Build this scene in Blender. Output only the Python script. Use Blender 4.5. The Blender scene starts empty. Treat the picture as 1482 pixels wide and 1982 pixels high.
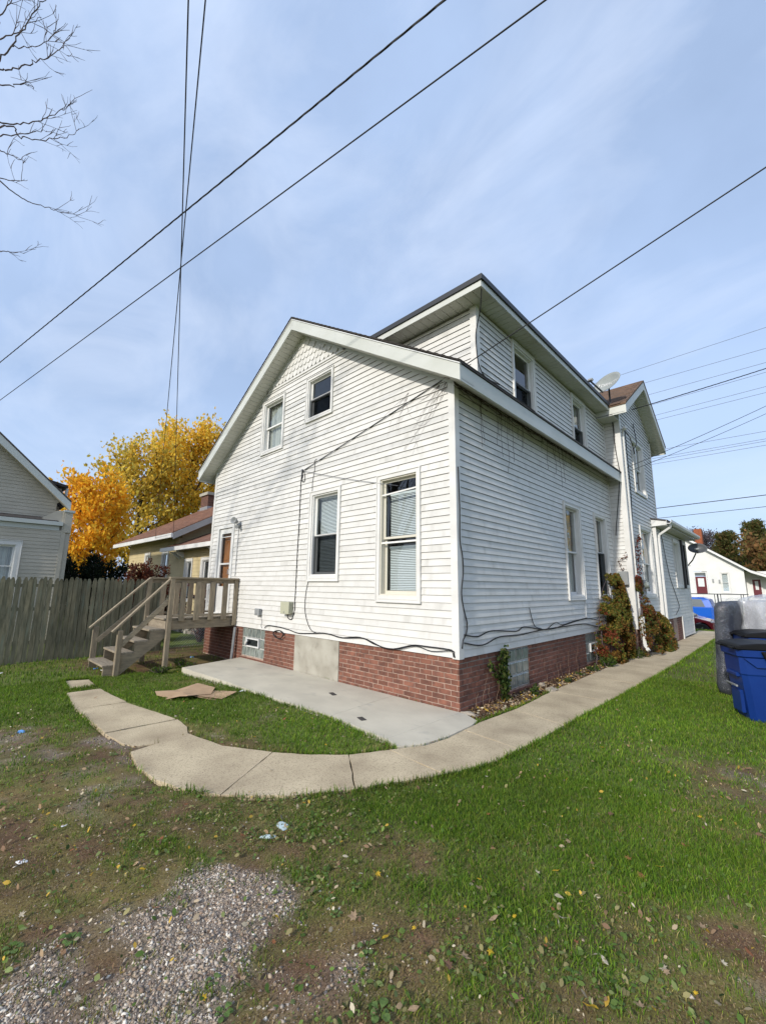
import bpy, bmesh, math, random
import numpy as np
from mathutils import Vector, Matrix
from mathutils.noise import noise as mnoise
R_ = math.radians
random.seed(7); rng = np.random.default_rng(11)
SC = bpy.context.scene
COL = SC.collection

# ------------------------------------------------------------------ camera
# photograph is 1482 x 1982; these came from the vanishing points of the house
CAM = Vector((3.1995, -4.7519, 1.5412)); FPX = 811.82
HEAD, PITCH, ROLL = R_(43.9765), R_(10.1073), R_(0.6555)
fwd = Vector((-math.sin(HEAD) * math.cos(PITCH), math.cos(HEAD) * math.cos(PITCH), math.sin(PITCH)))
right0 = Vector((math.cos(HEAD), math.sin(HEAD), 0)); down0 = -right0.cross(fwd)
cr, sr = math.cos(ROLL), math.sin(ROLL)
rgt = right0 * cr - down0 * sr
dwn = right0 * sr + down0 * cr
camd = bpy.data.cameras.new('camera'); cam = bpy.data.objects.new('camera', camd); COL.objects.link(cam)
camd.sensor_fit = 'VERTICAL'; camd.sensor_height = 24.0; camd.lens = 24.0 * FPX / 1982.0
camd.clip_start = 0.05; camd.clip_end = 2000
up = -dwn; bk = -fwd
cam.matrix_world = Matrix(((rgt.x, up.x, bk.x, CAM.x), (rgt.y, up.y, bk.y, CAM.y), (rgt.z, up.z, bk.z, CAM.z), (0, 0, 0, 1)))
SC.camera = cam
def ray(px, py):
    return (rgt * ((px - 741) / FPX) + dwn * ((py - 991) / FPX) + fwd).normalized()
def on(px, py, axis, val):                     # photo pixel -> point on an axis-aligned plane
    d = ray(px, py); return CAM + d * ((val - CAM[axis]) / d[axis])
def at(px, py, dist):
    return CAM + ray(px, py) * dist
def proj(p):
    q = Vector(p) - CAM; z = q.dot(fwd); return (741 + FPX * q.dot(rgt) / z, 991 + FPX * q.dot(dwn) / z, z)

# ------------------------------------------------------------------ light
SUN_EL, SUN_AZ = R_(29), R_(176)               # azimuth from +Y towards +X
W = bpy.data.worlds.new('World'); SC.world = W; W.use_nodes = True
wn, wl = W.node_tree.nodes, W.node_tree.links
bg = wn['Background']; bg.inputs['Strength'].default_value = 0.15
sky = wn.new('ShaderNodeTexSky'); sky.sky_type = 'NISHITA'; sky.sun_disc = False
sky.sun_elevation = SUN_EL; sky.sun_rotation = SUN_AZ
sky.air_density = 1.0; sky.dust_density = 2.2; sky.ozone_density = 1.4
tc = wn.new('ShaderNodeTexCoord'); mp = wn.new('ShaderNodeMapping'); mp.inputs['Scale'].default_value = (1.0, 1.0, 1.5)
n1 = wn.new('ShaderNodeTexNoise'); n1.inputs['Scale'].default_value = 1.5; n1.inputs['Detail'].default_value = 6; n1.inputs['Roughness'].default_value = 0.5
n1.inputs['Distortion'].default_value = 0.15
cr1 = wn.new('ShaderNodeValToRGB'); cr1.color_ramp.elements[0].position = 0.30; cr1.color_ramp.elements[1].position = 0.74
cr1.color_ramp.elements[0].color = (0.46, 0.46, 0.46, 1); cr1.color_ramp.elements[1].color = (0.86, 0.86, 0.86, 1)
mx = wn.new('ShaderNodeMixRGB'); mx.inputs['Color2'].default_value = (3.95, 5.15, 7.4, 1)
# thin wisps of cirrus over the veil
mp2 = wn.new('ShaderNodeMapping'); mp2.inputs['Rotation'].default_value = (0.3, 0.2, 0.5); mp2.inputs['Scale'].default_value = (1.0, 2.3, 2.6)
n2 = wn.new('ShaderNodeTexNoise'); n2.inputs['Scale'].default_value = 2.1; n2.inputs['Detail'].default_value = 9; n2.inputs['Roughness'].default_value = 0.56; n2.inputs['Distortion'].default_value = 0.5
cr2 = wn.new('ShaderNodeMapRange'); cr2.inputs[1].default_value = 0.42; cr2.inputs[2].default_value = 0.80; cr2.inputs[3].default_value = 0.0; cr2.inputs[4].default_value = 0.42
mx2 = wn.new('ShaderNodeMixRGB'); mx2.inputs['Color2'].default_value = (6.1, 6.7, 7.9, 1)
wl.new(tc.outputs['Generated'], mp.inputs['Vector']); wl.new(mp.outputs['Vector'], n1.inputs['Vector'])
wl.new(n1.outputs['Fac'], cr1.inputs['Fac']); wl.new(cr1.outputs['Color'], mx.inputs['Fac'])
wl.new(sky.outputs['Color'], mx.inputs['Color1']); wl.new(mx.outputs['Color'], mx2.inputs['Color1'])
wl.new(tc.outputs['Generated'], mp2.inputs['Vector']); wl.new(mp2.outputs['Vector'], n2.inputs['Vector']); wl.new(n2.outputs['Fac'], cr2.inputs[0]); wl.new(cr2.outputs[0], mx2.inputs['Fac'])
wl.new(mx2.outputs['Color'], bg.inputs['Color'])
sl = bpy.data.lights.new('sun', 'SUN'); sl.energy = 3.4; sl.angle = R_(1.6); sl.color = (1.0, 0.945, 0.86)
so = bpy.data.objects.new('sun', sl); COL.objects.link(so)
sdir = Vector((math.sin(SUN_AZ) * math.cos(SUN_EL), math.cos(SUN_AZ) * math.cos(SUN_EL), math.sin(SUN_EL)))
so.rotation_euler = sdir.to_track_quat('Z', 'Y').to_euler(); so.location = (0, -20, 20)
SC.view_settings.view_transform = 'Standard'; SC.view_settings.look = 'None'
SC.view_settings.exposure = 0.07; SC.view_settings.gamma = 1.0; SC.view_settings.use_curve_mapping = False
SC.cycles.max_bounces = 6; SC.cycles.diffuse_bounces = 3; SC.cycles.transparent_max_bounces = 12

# ------------------------------------------------------------------ materials
def pm(name, c1, c2=None, scale=6.0, rough=0.7, bump=0.0, bscale=40.0, detail=5.0, rnd=0.0, stretch=(1, 1, 1), spec=0.4,
       lo=0.35, hi=0.65, c3=None, s3=1.0, lo3=0.55, hi3=0.7, metal=0.0, attr=None, trans=0.0, coat=0.0):
    m = bpy.data.materials.new(name); m.use_nodes = True
    N, L = m.node_tree.nodes, m.node_tree.links
    b = N['Principled BSDF']; b.inputs['Roughness'].default_value = rough; b.inputs['Metallic'].default_value = metal
    b.inputs['Specular IOR Level'].default_value = spec
    if coat: b.inputs['Coat Weight'].default_value = coat
    g = N.new('ShaderNodeNewGeometry'); mpn = N.new('ShaderNodeMapping'); mpn.inputs['Scale'].default_value = stretch
    L.new(g.outputs['Position'], mpn.inputs['Vector'])
    if rnd:
        oi = N.new('ShaderNodeObjectInfo'); va = N.new('ShaderNodeVectorMath'); va.operation = 'MULTIPLY_ADD'
        va.inputs[1].default_value = (37, 37, 37); cmb = N.new('ShaderNodeCombineXYZ')
        for k in range(3): L.new(oi.outputs['Random'], cmb.inputs[k])
        L.new(cmb.outputs[0], va.inputs[0]); L.new(mpn.outputs[0], va.inputs[2]); vec = va.outputs[0]
    else:
        vec = mpn.outputs[0]
    if attr:
        a = N.new('ShaderNodeAttribute'); a.attribute_name = attr; col = a.outputs['Color']
    else:
        rgb = N.new('ShaderNodeRGB'); rgb.outputs[0].default_value = (*c1, 1); col = rgb.outputs[0]
    def mix(col, c, sc, lo, hi):
        n = N.new('ShaderNodeTexNoise'); n.inputs['Scale'].default_value = sc; n.inputs['Detail'].default_value = detail
        L.new(vec, n.inputs['Vector'])
        mr = N.new('ShaderNodeMapRange'); mr.inputs[1].default_value = lo; mr.inputs[2].default_value = hi
        L.new(n.outputs['Fac'], mr.inputs[0]); k = N.new('ShaderNodeMixRGB'); k.inputs['Color2'].default_value = (*c, 1)
        L.new(mr.outputs[0], k.inputs['Fac']); L.new(col, k.inputs['Color1']); return k.outputs[0]
    if c2: col = mix(col, c2, scale, lo, hi)
    if c3: col = mix(col, c3, s3, lo3, hi3)
    if rnd:
        hs = N.new('ShaderNodeHueSaturation'); mr = N.new('ShaderNodeMapRange'); mr.inputs[3].default_value = 1 - rnd; mr.inputs[4].default_value = 1 + rnd
        L.new(oi.outputs['Random'], mr.inputs[0]); L.new(mr.outputs[0], hs.inputs['Value']); L.new(col, hs.inputs['Color']); col = hs.outputs[0]
    L.new(col, b.inputs['Base Color'])
    if bump:
        n = N.new('ShaderNodeTexNoise'); n.inputs['Scale'].default_value = bscale; n.inputs['Detail'].default_value = 6
        L.new(vec, n.inputs['Vector']); bp = N.new('ShaderNodeBump'); bp.inputs['Strength'].default_value = min(1, bump * 20)
        bp.inputs['Distance'].default_value = bump; L.new(n.outputs['Fac'], bp.inputs['Height']); L.new(bp.outputs[0], b.inputs['Normal'])
    if trans:
        t = N.new('ShaderNodeBsdfTranslucent'); ms = N.new('ShaderNodeMixShader'); ms.inputs[0].default_value = trans
        L.new(col, t.inputs['Color']); L.new(b.outputs[0], ms.inputs[1]); L.new(t.outputs[0], ms.inputs[2])
        L.new(ms.outputs[0], N['Material Output'].inputs['Surface'])
    return m
def glass(name, tint=(0.9, 0.95, 0.95), ior=1.55, rough=0.0, dirt=0.0, boost=0.0):
    m = bpy.data.materials.new(name); m.use_nodes = True; N, L = m.node_tree.nodes, m.node_tree.links
    N.remove(N['Principled BSDF']); t = N.new('ShaderNodeBsdfTransparent'); t.inputs[0].default_value = (*tint, 1)
    gl = N.new('ShaderNodeBsdfGlossy'); gl.inputs['Roughness'].default_value = rough
    fr = N.new('ShaderNodeLayerWeight'); fr.inputs[0].default_value = 0.5; pw = N.new('ShaderNodeMath'); pw.operation = 'POWER'; pw.inputs[1].default_value = 4.0
    L.new(fr.outputs['Facing'], pw.inputs[0]); ad = N.new('ShaderNodeMath'); ad.operation = 'MULTIPLY_ADD'; ad.inputs[1].default_value = 0.8 if ior > 1.1 else 0.0; ad.inputs[2].default_value = boost; ad.use_clamp = True
    ms = N.new('ShaderNodeMixShader'); L.new(pw.outputs[0], ad.inputs[0]); L.new(ad.outputs[0], ms.inputs[0]); L.new(t.outputs[0], ms.inputs[1]); L.new(gl.outputs[0], ms.inputs[2])
    L.new(ms.outputs[0], N['Material Output'].inputs['Surface']); return m
M = {}
M['siding'] = pm('siding_white', (0.66, 0.65, 0.62), (0.60, 0.59, 0.555), 1.6, 0.5, 0.0012, 9, rnd=0.045, stretch=(2.2, 2.2, 0.4), c3=(0.43, 0.42, 0.385), s3=2.4, lo3=0.56, hi3=0.90)
M['gap_shade_grime'] = pm('siding_gap_shade_grime', (0.075, 0.062, 0.05), rough=0.9)  # gap shade between boards, plus dirt, painted dark on their undersides
M['trim'] = pm('trim_white', (0.70, 0.69, 0.66), (0.62, 0.61, 0.58), 3, 0.45, rnd=0.02)
M['fascia'] = pm('fascia_grey_white', (0.56, 0.57, 0.53), (0.50, 0.51, 0.46), 1.3, 0.42, 0.0006, 7, stretch=(1, 1, 2), c3=(0.40, 0.40, 0.36), s3=2.2, lo3=0.62, hi3=0.9)
M['soffit'] = pm('soffit_white', (0.56, 0.56, 0.51), (0.49, 0.49, 0.44), 2, 0.55)
M['grey_trim'] = pm('grey_board', (0.42, 0.42, 0.40), (0.36, 0.36, 0.34), 3, 0.6)
M['sash'] = pm('vinyl_sash', (0.74, 0.73, 0.70), rough=0.35)
M['cream_sash'] = pm('cream_sash', (0.60, 0.57, 0.48), rough=0.5)
M['dark_sash'] = pm('dark_sash', (0.02, 0.02, 0.02), rough=0.5)
M['sheath'] = pm('inner_wall', (0.22, 0.20, 0.17), rough=0.9)
M['glass'] = glass('window_glass', boost=0.10)
M['blind'] = pm('blind_slats', (0.66, 0.68, 0.68), rough=0.6)
M['curtain'] = pm('curtain', (0.50, 0.50, 0.46), (0.42, 0.42, 0.38), 9, 0.9)
M['darkcurtain'] = pm('dark_curtain', (0.05, 0.05, 0.055), (0.08, 0.08, 0.085), 9, 0.9)
M['screen'] = glass('insect_screen', (0.34, 0.35, 0.36), 1.02)
M['brick'] = pm('brick_red', (0.225, 0.093, 0.060), (0.135, 0.060, 0.043), 9, 0.88, 0.003, 70, rnd=0.22, c3=(0.06, 0.045, 0.04), s3=16, lo3=0.60, hi3=0.85)
M['mortar'] = pm('mortar', (0.40, 0.28, 0.22), (0.28, 0.20, 0.16), 14, 0.95, 0.003, 90, c3=(0.12, 0.09, 0.075), s3=3.2, lo3=0.55, hi3=0.8)
M['concrete_patch'] = pm('cement_patch', (0.40, 0.38, 0.32), (0.30, 0.28, 0.23), 3.5, 0.9, 0.003, 30, c3=(0.20, 0.18, 0.15), s3=7, lo3=0.6, hi3=0.85)
M['glass_block'] = pm('glass_block', (0.27, 0.30, 0.275), (0.13, 0.15, 0.14), 13, 0.12, 0.006, 16, rnd=0.12, stretch=(2, 2, 0.6), spec=0.9)
M['roof'] = pm('roof_shingle', (0.045, 0.04, 0.038), (0.07, 0.06, 0.055), 14, 0.95, 0.004, 60, rnd=0.25)
M['roof_brown'] = pm('roof_shingle_brown', (0.155, 0.095, 0.06), (0.10, 0.064, 0.042), 6, 0.95, 0.004, 50, rnd=0.22, stretch=(1, 1, 2))
M['roof_red'] = pm('roof_shingle_red', (0.21, 0.10, 0.06), (0.13, 0.066, 0.043), 5, 0.95, 0.004, 50, stretch=(1, 1, 2))
M['gutter_dark'] = pm('gutter_dark', (0.03, 0.032, 0.035), rough=0.5)
M['wood'] = pm('weathered_wood', (0.31, 0.255, 0.175), (0.21, 0.172, 0.12), 5, 0.85, 0.003, 26, rnd=0.14, stretch=(6, 6, 1.2), c3=(0.10, 0.085, 0.06), s3=9, lo3=0.6, hi3=0.85)
M['wood_h'] = pm('weathered_wood_tread', (0.33, 0.28, 0.205), (0.23, 0.19, 0.14), 4, 0.85, 0.003, 22, rnd=0.12, stretch=(1.2, 7, 7), c3=(0.10, 0.085, 0.065), s3=9, lo3=0.6, hi3=0.85)
M['picket'] = pm('fence_picket', (0.21, 0.19, 0.125), (0.125, 0.118, 0.075), 6, 0.9, 0.004, 22, rnd=0.24, stretch=(5, 5, 0.7), c3=(0.18, 0.205, 0.155), s3=2.6, lo3=0.56, hi3=0.8)
M['walk'] = pm('walk_concrete', (0.53, 0.44, 0.295), (0.31, 0.245, 0.16), 1.9, 0.95, 0.006, 150, c3=(0.20, 0.15, 0.10), s3=95, lo3=0.52, hi3=0.72, lo=.38, hi=.78)
M['patio'] = pm('patio_concrete', (0.53, 0.49, 0.395), (0.45, 0.415, 0.335), 1.6, 0.85, 0.001, 60, c3=(0.30, 0.29, 0.26), s3=2.6, lo3=0.60, hi3=0.85, stretch=(1, 1.6, 1))
M['black'] = pm('black_rubber', (0.012, 0.012, 0.013), rough=0.5)
M['wire'] = pm('wire_black', (0.012, 0.012, 0.014), rough=0.6)
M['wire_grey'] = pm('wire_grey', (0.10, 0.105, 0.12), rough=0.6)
M['metal'] = pm('galvanised', (0.40, 0.41, 0.42), (0.30, 0.31, 0.32), 8, 0.45, metal=0.6)
M['utilbox'] = pm('utility_box_beige', (0.42, 0.42, 0.31), rough=0.5)
M['greybox'] = pm('utility_box_grey', (0.30, 0.31, 0.31), (0.24, 0.25, 0.25), 5, 0.55)
M['white_paint'] = pm('white_paint', (0.68, 0.68, 0.66), (0.60, 0.60, 0.58), 4, 0.45)
M['door_wood'] = pm('door_wood', (0.42, 0.16, 0.05), (0.30, 0.11, 0.035), 9, 0.4, stretch=(9, 9, 0.8))
M['bark'] = pm('bark', (0.075, 0.060, 0.050), (0.045, 0.036, 0.03), 9, 0.95, 0.006, 25)
M['twig'] = pm('twig', (0.13, 0.10, 0.10), (0.09, 0.07, 0.07), 9, 0.9)
for k, tr in (('leafcol', 0.52), ('grasscol', 0.3), ('weedcol', 0.3)):
    M[k] = pm(k, None, attr='Col', rough=0.65, spec=0.25, trans=tr)
M['pebble'] = pm('pebble', None, attr='Col', rough=0.8, spec=0.3)
M['plastic_blue'] = pm('bin_blue', (0.003, 0.026, 0.16), (0.004, 0.031, 0.18), 3, 0.42, 0.0006, 120)
M['plastic_black'] = pm('bin_black', (0.007, 0.007, 0.008), rough=0.5, spec=0.2)
M['cardboard'] = pm('cardboard', (0.43, 0.295, 0.18), (0.36, 0.24, 0.145), 6, 0.9, 0.001, 30)
M['asphalt'] = pm('asphalt', (0.055, 0.055, 0.056), (0.07, 0.07, 0.07), 20, 0.9, 0.003, 90)

# ------------------------------------------------------------------ builders
OFF = {}
def link(o, parent=None, loc=(0, 0, 0)):
    COL.objects.link(o)
    if parent is not None:
        o.parent = parent; o.location = Vector(loc) - OFF.get(parent, Vector((0, 0, 0)))
    else:
        o.location = loc
    OFF[o] = Vector(loc)
    return o
def props(o, label=None, cat=None, group=None, kind=None):
    if label: o['label'] = label
    if cat: o['category'] = cat
    if group: o['group'] = group
    if kind: o['kind'] = kind
    return o
def thing(name, label, cat, loc=(0, 0, 0), group=None):
    o = bpy.data.objects.new(name, None); o.empty_display_size = 0.2
    link(o, None, loc); return props(o, label, cat, group)
def wrap(o): return o
class MB:
    def __init__(s): s.v = []; s.f = []; s.m = []
    def add(s, vs, fs, mi=0):
        b = len(s.v); s.v += [tuple(x) for x in vs]; s.f += [tuple(b + i for i in f) for f in fs]; s.m += [mi] * len(fs); return s
    def poly(s, pts, mi=0): return s.add(pts, [tuple(range(len(pts)))], mi)
    def hexa(s, p, mi=0, mbot=None):             # p: 4 bottom then 4 top, same order
        s.add(p, [(0, 3, 2, 1), (4, 5, 6, 7), (0, 1, 5, 4), (1, 2, 6, 5), (2, 3, 7, 6), (3, 0, 4, 7)], mi)
        if mbot is not None: s.m[-6] = mbot
        return s
    def box(s, lo, hi, mi=0):
        (a, b, c), (d, e, f) = lo, hi
        return s.hexa([(a, b, c), (d, b, c), (d, e, c), (a, e, c), (a, b, f), (d, b, f), (d, e, f), (a, e, f)], mi)
    def obox(s, c, U, V, Wv, mi=0):              # centre and three half-axes
        c, U, V, Wv = map(Vector, (c, U, V, Wv))
        return s.hexa([c - U - V - Wv, c + U - V - Wv, c + U + V - Wv, c - U + V - Wv, c - U - V + Wv, c + U - V + Wv, c + U + V + Wv, c - U + V + Wv], mi)
    def beam(s, a, b, w, h, upv=(0, 0, 1), mi=0):  # a->b, w across, h along upv
        a, b = Vector(a), Vector(b); d = (b - a); L = d.length; d = d / L
        x = d.cross(Vector(upv))
        x = x.normalized() if x.length > 1e-6 else Vector((1, 0, 0)); y = x.cross(d).normalized()
        return s.obox((a + b) / 2, d * L / 2, x * w / 2, y * h / 2, mi)
    def prism(s, pts, vec, mi=0):
        n = len(pts); vec = Vector(vec); p2 = [tuple(Vector(p) + vec) for p in pts]
        return s.add(list(pts) + p2, [tuple(range(n))[::-1], tuple(range(n, 2 * n))] + [(i, (i + 1) % n, n + (i + 1) % n, n + i) for i in range(n)], mi)
    def tube(s, pts, r, n=6, mi=0, cap=True):
        pts = [Vector(p) for p in pts]; k = len(pts); rs = r if isinstance(r, (list, tuple)) else [r] * k
        base = len(s.v); prev = None
        for i, p in enumerate(pts):
            d = (pts[min(i + 1, k - 1)] - pts[max(i - 1, 0)])
            d = d.normalized() if d.length > 1e-9 else Vector((0, 0, 1))
            if prev is None:
                x = d.cross(Vector((0, 0, 1)) if abs(d.z) < 0.9 else Vector((1, 0, 0))).normalized()
            else:
                x = (prev - d * prev.dot(d)).normalized()
            prev = x; y = d.cross(x)
            for j in range(n):
                t = 2 * math.pi * j / n; s.v.append(tuple(p + (x * math.cos(t) + y * math.sin(t)) * rs[i]))
        for i in range(k - 1):
            for j in range(n):
                s.f.append((base + i * n + j, base + i * n + (j + 1) % n, base + (i + 1) * n + (j + 1) % n, base + (i + 1) * n + j)); s.m.append(mi)
        if cap:
            s.f.append(tuple(base + j for j in range(n))[::-1]); s.m.append(mi)
            s.f.append(tuple(base + (k - 1) * n + j for j in range(n))); s.m.append(mi)
        return s
    def lathe(s, prof, c=(0, 0, 0), ax=(0, 0, 1), n=20, mi=0):   # prof: (radius, height)
        ax = Vector(ax).normalized(); x = ax.cross(Vector((0, 0, 1)) if abs(ax.z) < 0.9 else Vector((1, 0, 0))).normalized(); y = ax.cross(x); c = Vector(c)
        b = len(s.v); k = len(prof)
        for r, h in prof:
            for j in range(n):
                t = 2 * math.pi * j / n; s.v.append(tuple(c + ax * h + (x * math.cos(t) + y * math.sin(t)) * r))
        for i in range(k - 1):
            for j in range(n):
                s.f.append((b + i * n + j, b + i * n + (j + 1) % n, b + (i + 1) * n + (j + 1) % n, b + (i + 1) * n + j)); s.m.append(mi)
        for i, rev in ((0, True), (k - 1, False)):
            if prof[i][0] > 1e-4:
                t = tuple(b + i * n + j for j in range(n)); s.f.append(t[::-1] if rev else t); s.m.append(mi)
        return s
    def mesh(s, name, mats, smooth=False, bevel=0.0, recalc=True):
        me = bpy.data.meshes.new(name); me.from_pydata(s.v, [], s.f)
        for m in (mats if isinstance(mats, (list, tuple)) else [mats]): me.materials.append(M[m] if isinstance(m, str) else m)
        me.polygons.foreach_set('material_index', s.m)
        if recalc or bevel:
            bm = bmesh.new(); bm.from_mesh(me)
            if recalc: bmesh.ops.recalc_face_normals(bm, faces=bm.faces)
            if bevel: bmesh.ops.bevel(bm, geom=bm.edges[:], offset=bevel, segments=1, affect='EDGES', clamp_overlap=True)
            bm.to_mesh(me); bm.free()
        if smooth:
            me.polygons.foreach_set('use_smooth', [True] * len(me.polygons))
        me.update(); return me
    def build(s, name, mats, parent=None, smooth=False, bevel=0.0, recalc=True, loc=(0, 0, 0)):
        o = bpy.data.objects.new(name, s.mesh(name, mats, smooth, bevel, recalc)); return link(o, parent, loc)
def inst(name, me, parent, loc, rot=(0, 0, 0), scale=(1, 1, 1)):
    o = bpy.data.objects.new(name, me); link(o, parent, loc); o.rotation_euler = rot; o.scale = scale; return o
def npmesh(name, verts, faces, mat, cols=None, parent=None, ftype=3, smooth=False):
    """large mesh from arrays; cols is one colour for each vertex"""
    me = bpy.data.meshes.new(name); nv, nf = len(verts), len(faces)
    me.vertices.add(nv); me.vertices.foreach_set('co', np.asarray(verts, np.float32).ravel())
    me.loops.add(nf * ftype); me.loops.foreach_set('vertex_index', np.asarray(faces, np.int32).ravel())
    me.polygons.add(nf); me.polygons.foreach_set('loop_start', np.arange(0, nf * ftype, ftype, dtype=np.int32)); me.polygons.foreach_set('loop_total', np.full(nf, ftype, np.int32))
    if smooth: me.polygons.foreach_set('use_smooth', np.ones(nf, bool))
    me.update(calc_edges=True)
    if cols is not None:
        a = me.color_attributes.new('Col', 'FLOAT_COLOR', 'POINT'); c = np.ones((nv, 4), np.float32); c[:, :3] = cols; a.data.foreach_set('color', c.ravel())
    me.materials.append(M[mat] if isinstance(mat, str) else mat)
    o = bpy.data.objects.new(name, me); return link(o, parent)
def ss(a, b, x): t = np.clip((x - a) / (b - a), 0, 1); return t * t * (3 - 2 * t)
def pip(poly, x, y):
    ins = np.zeros(np.shape(x), bool); n = len(poly)
    for i in range(n):
        x1, y1 = poly[i]; x2, y2 = poly[(i + 1) % n]
        c = ((y1 > y) != (y2 > y)); xi = (x2 - x1) * (y - y1) / ((y2 - y1) if y2 != y1 else 1e-9) + x1
        ins ^= c & (x < xi)
    return ins
def vnoise(x, y, sc, seed=0):                   # cheap value noise on arrays
    x = np.asarray(x, float) * sc + seed * 17.3; y = np.asarray(y, float) * sc + seed * 9.1
    xi, yi = np.floor(x), np.floor(y); fx, fy = x - xi, y - yi; fx = fx * fx * (3 - 2 * fx); fy = fy * fy * (3 - 2 * fy)
    h = lambda a, b: np.modf(np.abs(np.sin(a * 127.1 + b * 311.7 + seed) * 43758.5453))[0]
    return (h(xi, yi) * (1 - fx) + h(xi + 1, yi) * fx) * (1 - fy) + (h(xi, yi + 1) * (1 - fx) + h(xi + 1, yi + 1) * fx) * fy
def fbm(x, y, sc, seed=0): return (vnoise(x, y, sc, seed) * 4 + vnoise(x, y, sc * 2.1, seed + 1) * 2 + vnoise(x, y, sc * 4.3, seed + 2)) / 7
# ------------------------------------------------------------------ ground
def gz(x, y):
    x = np.asarray(x, float); y = np.asarray(y, float)
    z = -0.028 - 0.09 * ss(2.0, 5.5, -x)
    z = z - 0.58 * ss(16.6, 18.9, y) + 0.55 * ss(31.5, 44, y)
    return z
def gp(px, py, z=None):                          # photo pixel -> ground
    p = on(px, py, 2, -0.03 if z is None else z)
    if z is None:
        p = on(px, py, 2, float(gz(p.x, p.y)))
    return p
OUT = [(1.15, 16.2), (1.2, 6), (1.15, 2.4), (1.11, .9), (1.11, -.1), (1.07, -1.0), (.96, -1.44), (.775, -1.84), (.567, -2.285), (.29, -2.72), (-.07, -3.07), (-.395, -3.25), (-.70, -3.34), (-1.07, -3.36), (-1.47, -3.30)]
INN = [(.32, 16.2), (.30, 11), (.35, 6.8), (.30, 4.7), (.33, 2.3), (.40, .7), (.36, -.14), (.41, -.83), (.366, -1.19), (.234, -1.44), (.03, -1.86), (-.24, -2.13), (-.55, -2.36), (-1.02, -2.61), (-1.60, -2.71)]
SLABS = []
def cutpoly(pl, a, b):
    """part of a polyline between the points nearest to a and b"""
    pts = [Vector((*p, 0)) for p in pl]; cum = [0]
    for i in range(len(pts) - 1): cum.append(cum[-1] + (pts[i + 1] - pts[i]).length)
    def par(q):
        q = Vector((*q, 0)); best = (1e9, 0)
        for i in range(len(pts) - 1):
            d = pts[i + 1] - pts[i]; t = max(0, min(1, (q - pts[i]).dot(d) / d.length_squared)); dd = (pts[i] + d * t - q).length
            if dd < best[0]: best = (dd, cum[i] + t * d.length)
        return best[1]
    def ev(s):
        for i in range(len(pts) - 1):
            if s <= cum[i + 1] + 1e-9:
                t = (s - cum[i]) / (cum[i + 1] - cum[i]); q = pts[i].lerp(pts[i + 1], t); return (q.x, q.y)
        return pl[-1]
    s0, s1 = par(a), par(b); mid = [c for c in cum if s0 + .03 < c < s1 - .03]
    ss_ = [s0] + mid + [s1]
    # resample so that curved edges stay smooth
    fine = []
    for i in range(len(ss_) - 1):
        k = max(1, int((ss_[i + 1] - ss_[i]) / 0.25)); fine += [ss_[i] + (ss_[i + 1] - ss_[i]) * j / k for j in range(k)]
    return [ev(s) for s in fine + [s1]]
J = [((1.15, 16.2), (.32, 16.2))] + [((1.2, y), (.3, y)) for y in (14.2, 12.4, 10.6, 8.8, 7.0, 5.3, 3.6, 2.0)] + \
    [((1.095, .49), (.39, .645)), ((1.09, -.6), (.40, -.5)), ((.915, -1.59), (.20, -1.52)), ((.561, -2.29), (.013, -1.874)), ((-.092, -3.06), (-.53, -2.358)), ((-1.47, -3.30), (-1.60, -2.71))]
GAP = 0.008
for (oa, ia), (ob, ib) in zip(J[:-1], J[1:]):
    o_, i_ = cutpoly(OUT, oa, ob), cutpoly(INN, ia, ib)
    SLABS.append(o_ + i_[::-1])
SLABS += [[(-1.52, -2.98), (-1.62, -3.22), (-1.80, -3.29), (-2.22, -3.33), (-2.19, -2.60), (-1.85, -2.62), (-1.62, -2.70)],
          [(-2.23, -3.33), (-3.66, -3.31), (-3.63, -2.75), (-2.9, -2.68), (-2.21, -2.61)],
          [(-3.66, -3.32), (-4.95, -3.19), (-4.93, -2.76), (-3.63, -2.74)],
          [(-5.15, -3.12), (-6.0, -3.05), (-5.85, -2.72), (-5.2, -2.75)]]
def shrink(poly, g):
    c = Vector((sum(p[0] for p in poly) / len(poly), sum(p[1] for p in poly) / len(poly)))
    return [tuple(Vector(p) + (c - Vector(p)).normalized() * g) for p in poly]
def slab(name, poly, zt, th, mat, parent, wob=0.0, g=0.006, seed=0):
    poly = shrink(poly, g); tp = []
    rs = random.Random(seed); tx, ty = rs.uniform(-wob, wob), rs.uniform(-wob, wob)
    cx = sum(p[0] for p in poly) / len(poly); cy = sum(p[1] for p in poly) / len(poly)
    # finer, slightly chipped outline
    fine = []
    for i, p in enumerate(poly):
        q = poly[(i + 1) % len(poly)]; L = math.hypot(q[0] - p[0], q[1] - p[1]); k = max(1, int(L / 0.09))
        for j in range(k):
            t = j / k; e = 0.0 if j == 0 else rs.uniform(-.006, .006) * (1 if wob else 0.3)
            fine.append((p[0] + (q[0] - p[0]) * t - (q[1] - p[1]) / L * e, p[1] + (q[1] - p[1]) * t + (q[0] - p[0]) / L * e))
    z = lambda p: (float(gz(*p)) + zt if wob else zt) + (p[0] - cx) * tx + (p[1] - cy) * ty
    b = MB(); n = len(fine)
    inner = [tuple(Vector(p) + (Vector((cx, cy)) - Vector(p)).normalized() * 0.002) for p in fine]
    vs = [(*p, z(p)) for p in inner] + [(*p, z(p) - .002) for p in fine] + [(*p, z(p) - th) for p in fine]
    fs = [tuple(range(n))]
    for i in range(n):
        j = (i + 1) % n; fs += [(i, n + i, n + j, j), (n + i, 2 * n + i, 2 * n + j, n + j)]
    b.add(vs, fs); return b.build(name, mat, parent)
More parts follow.
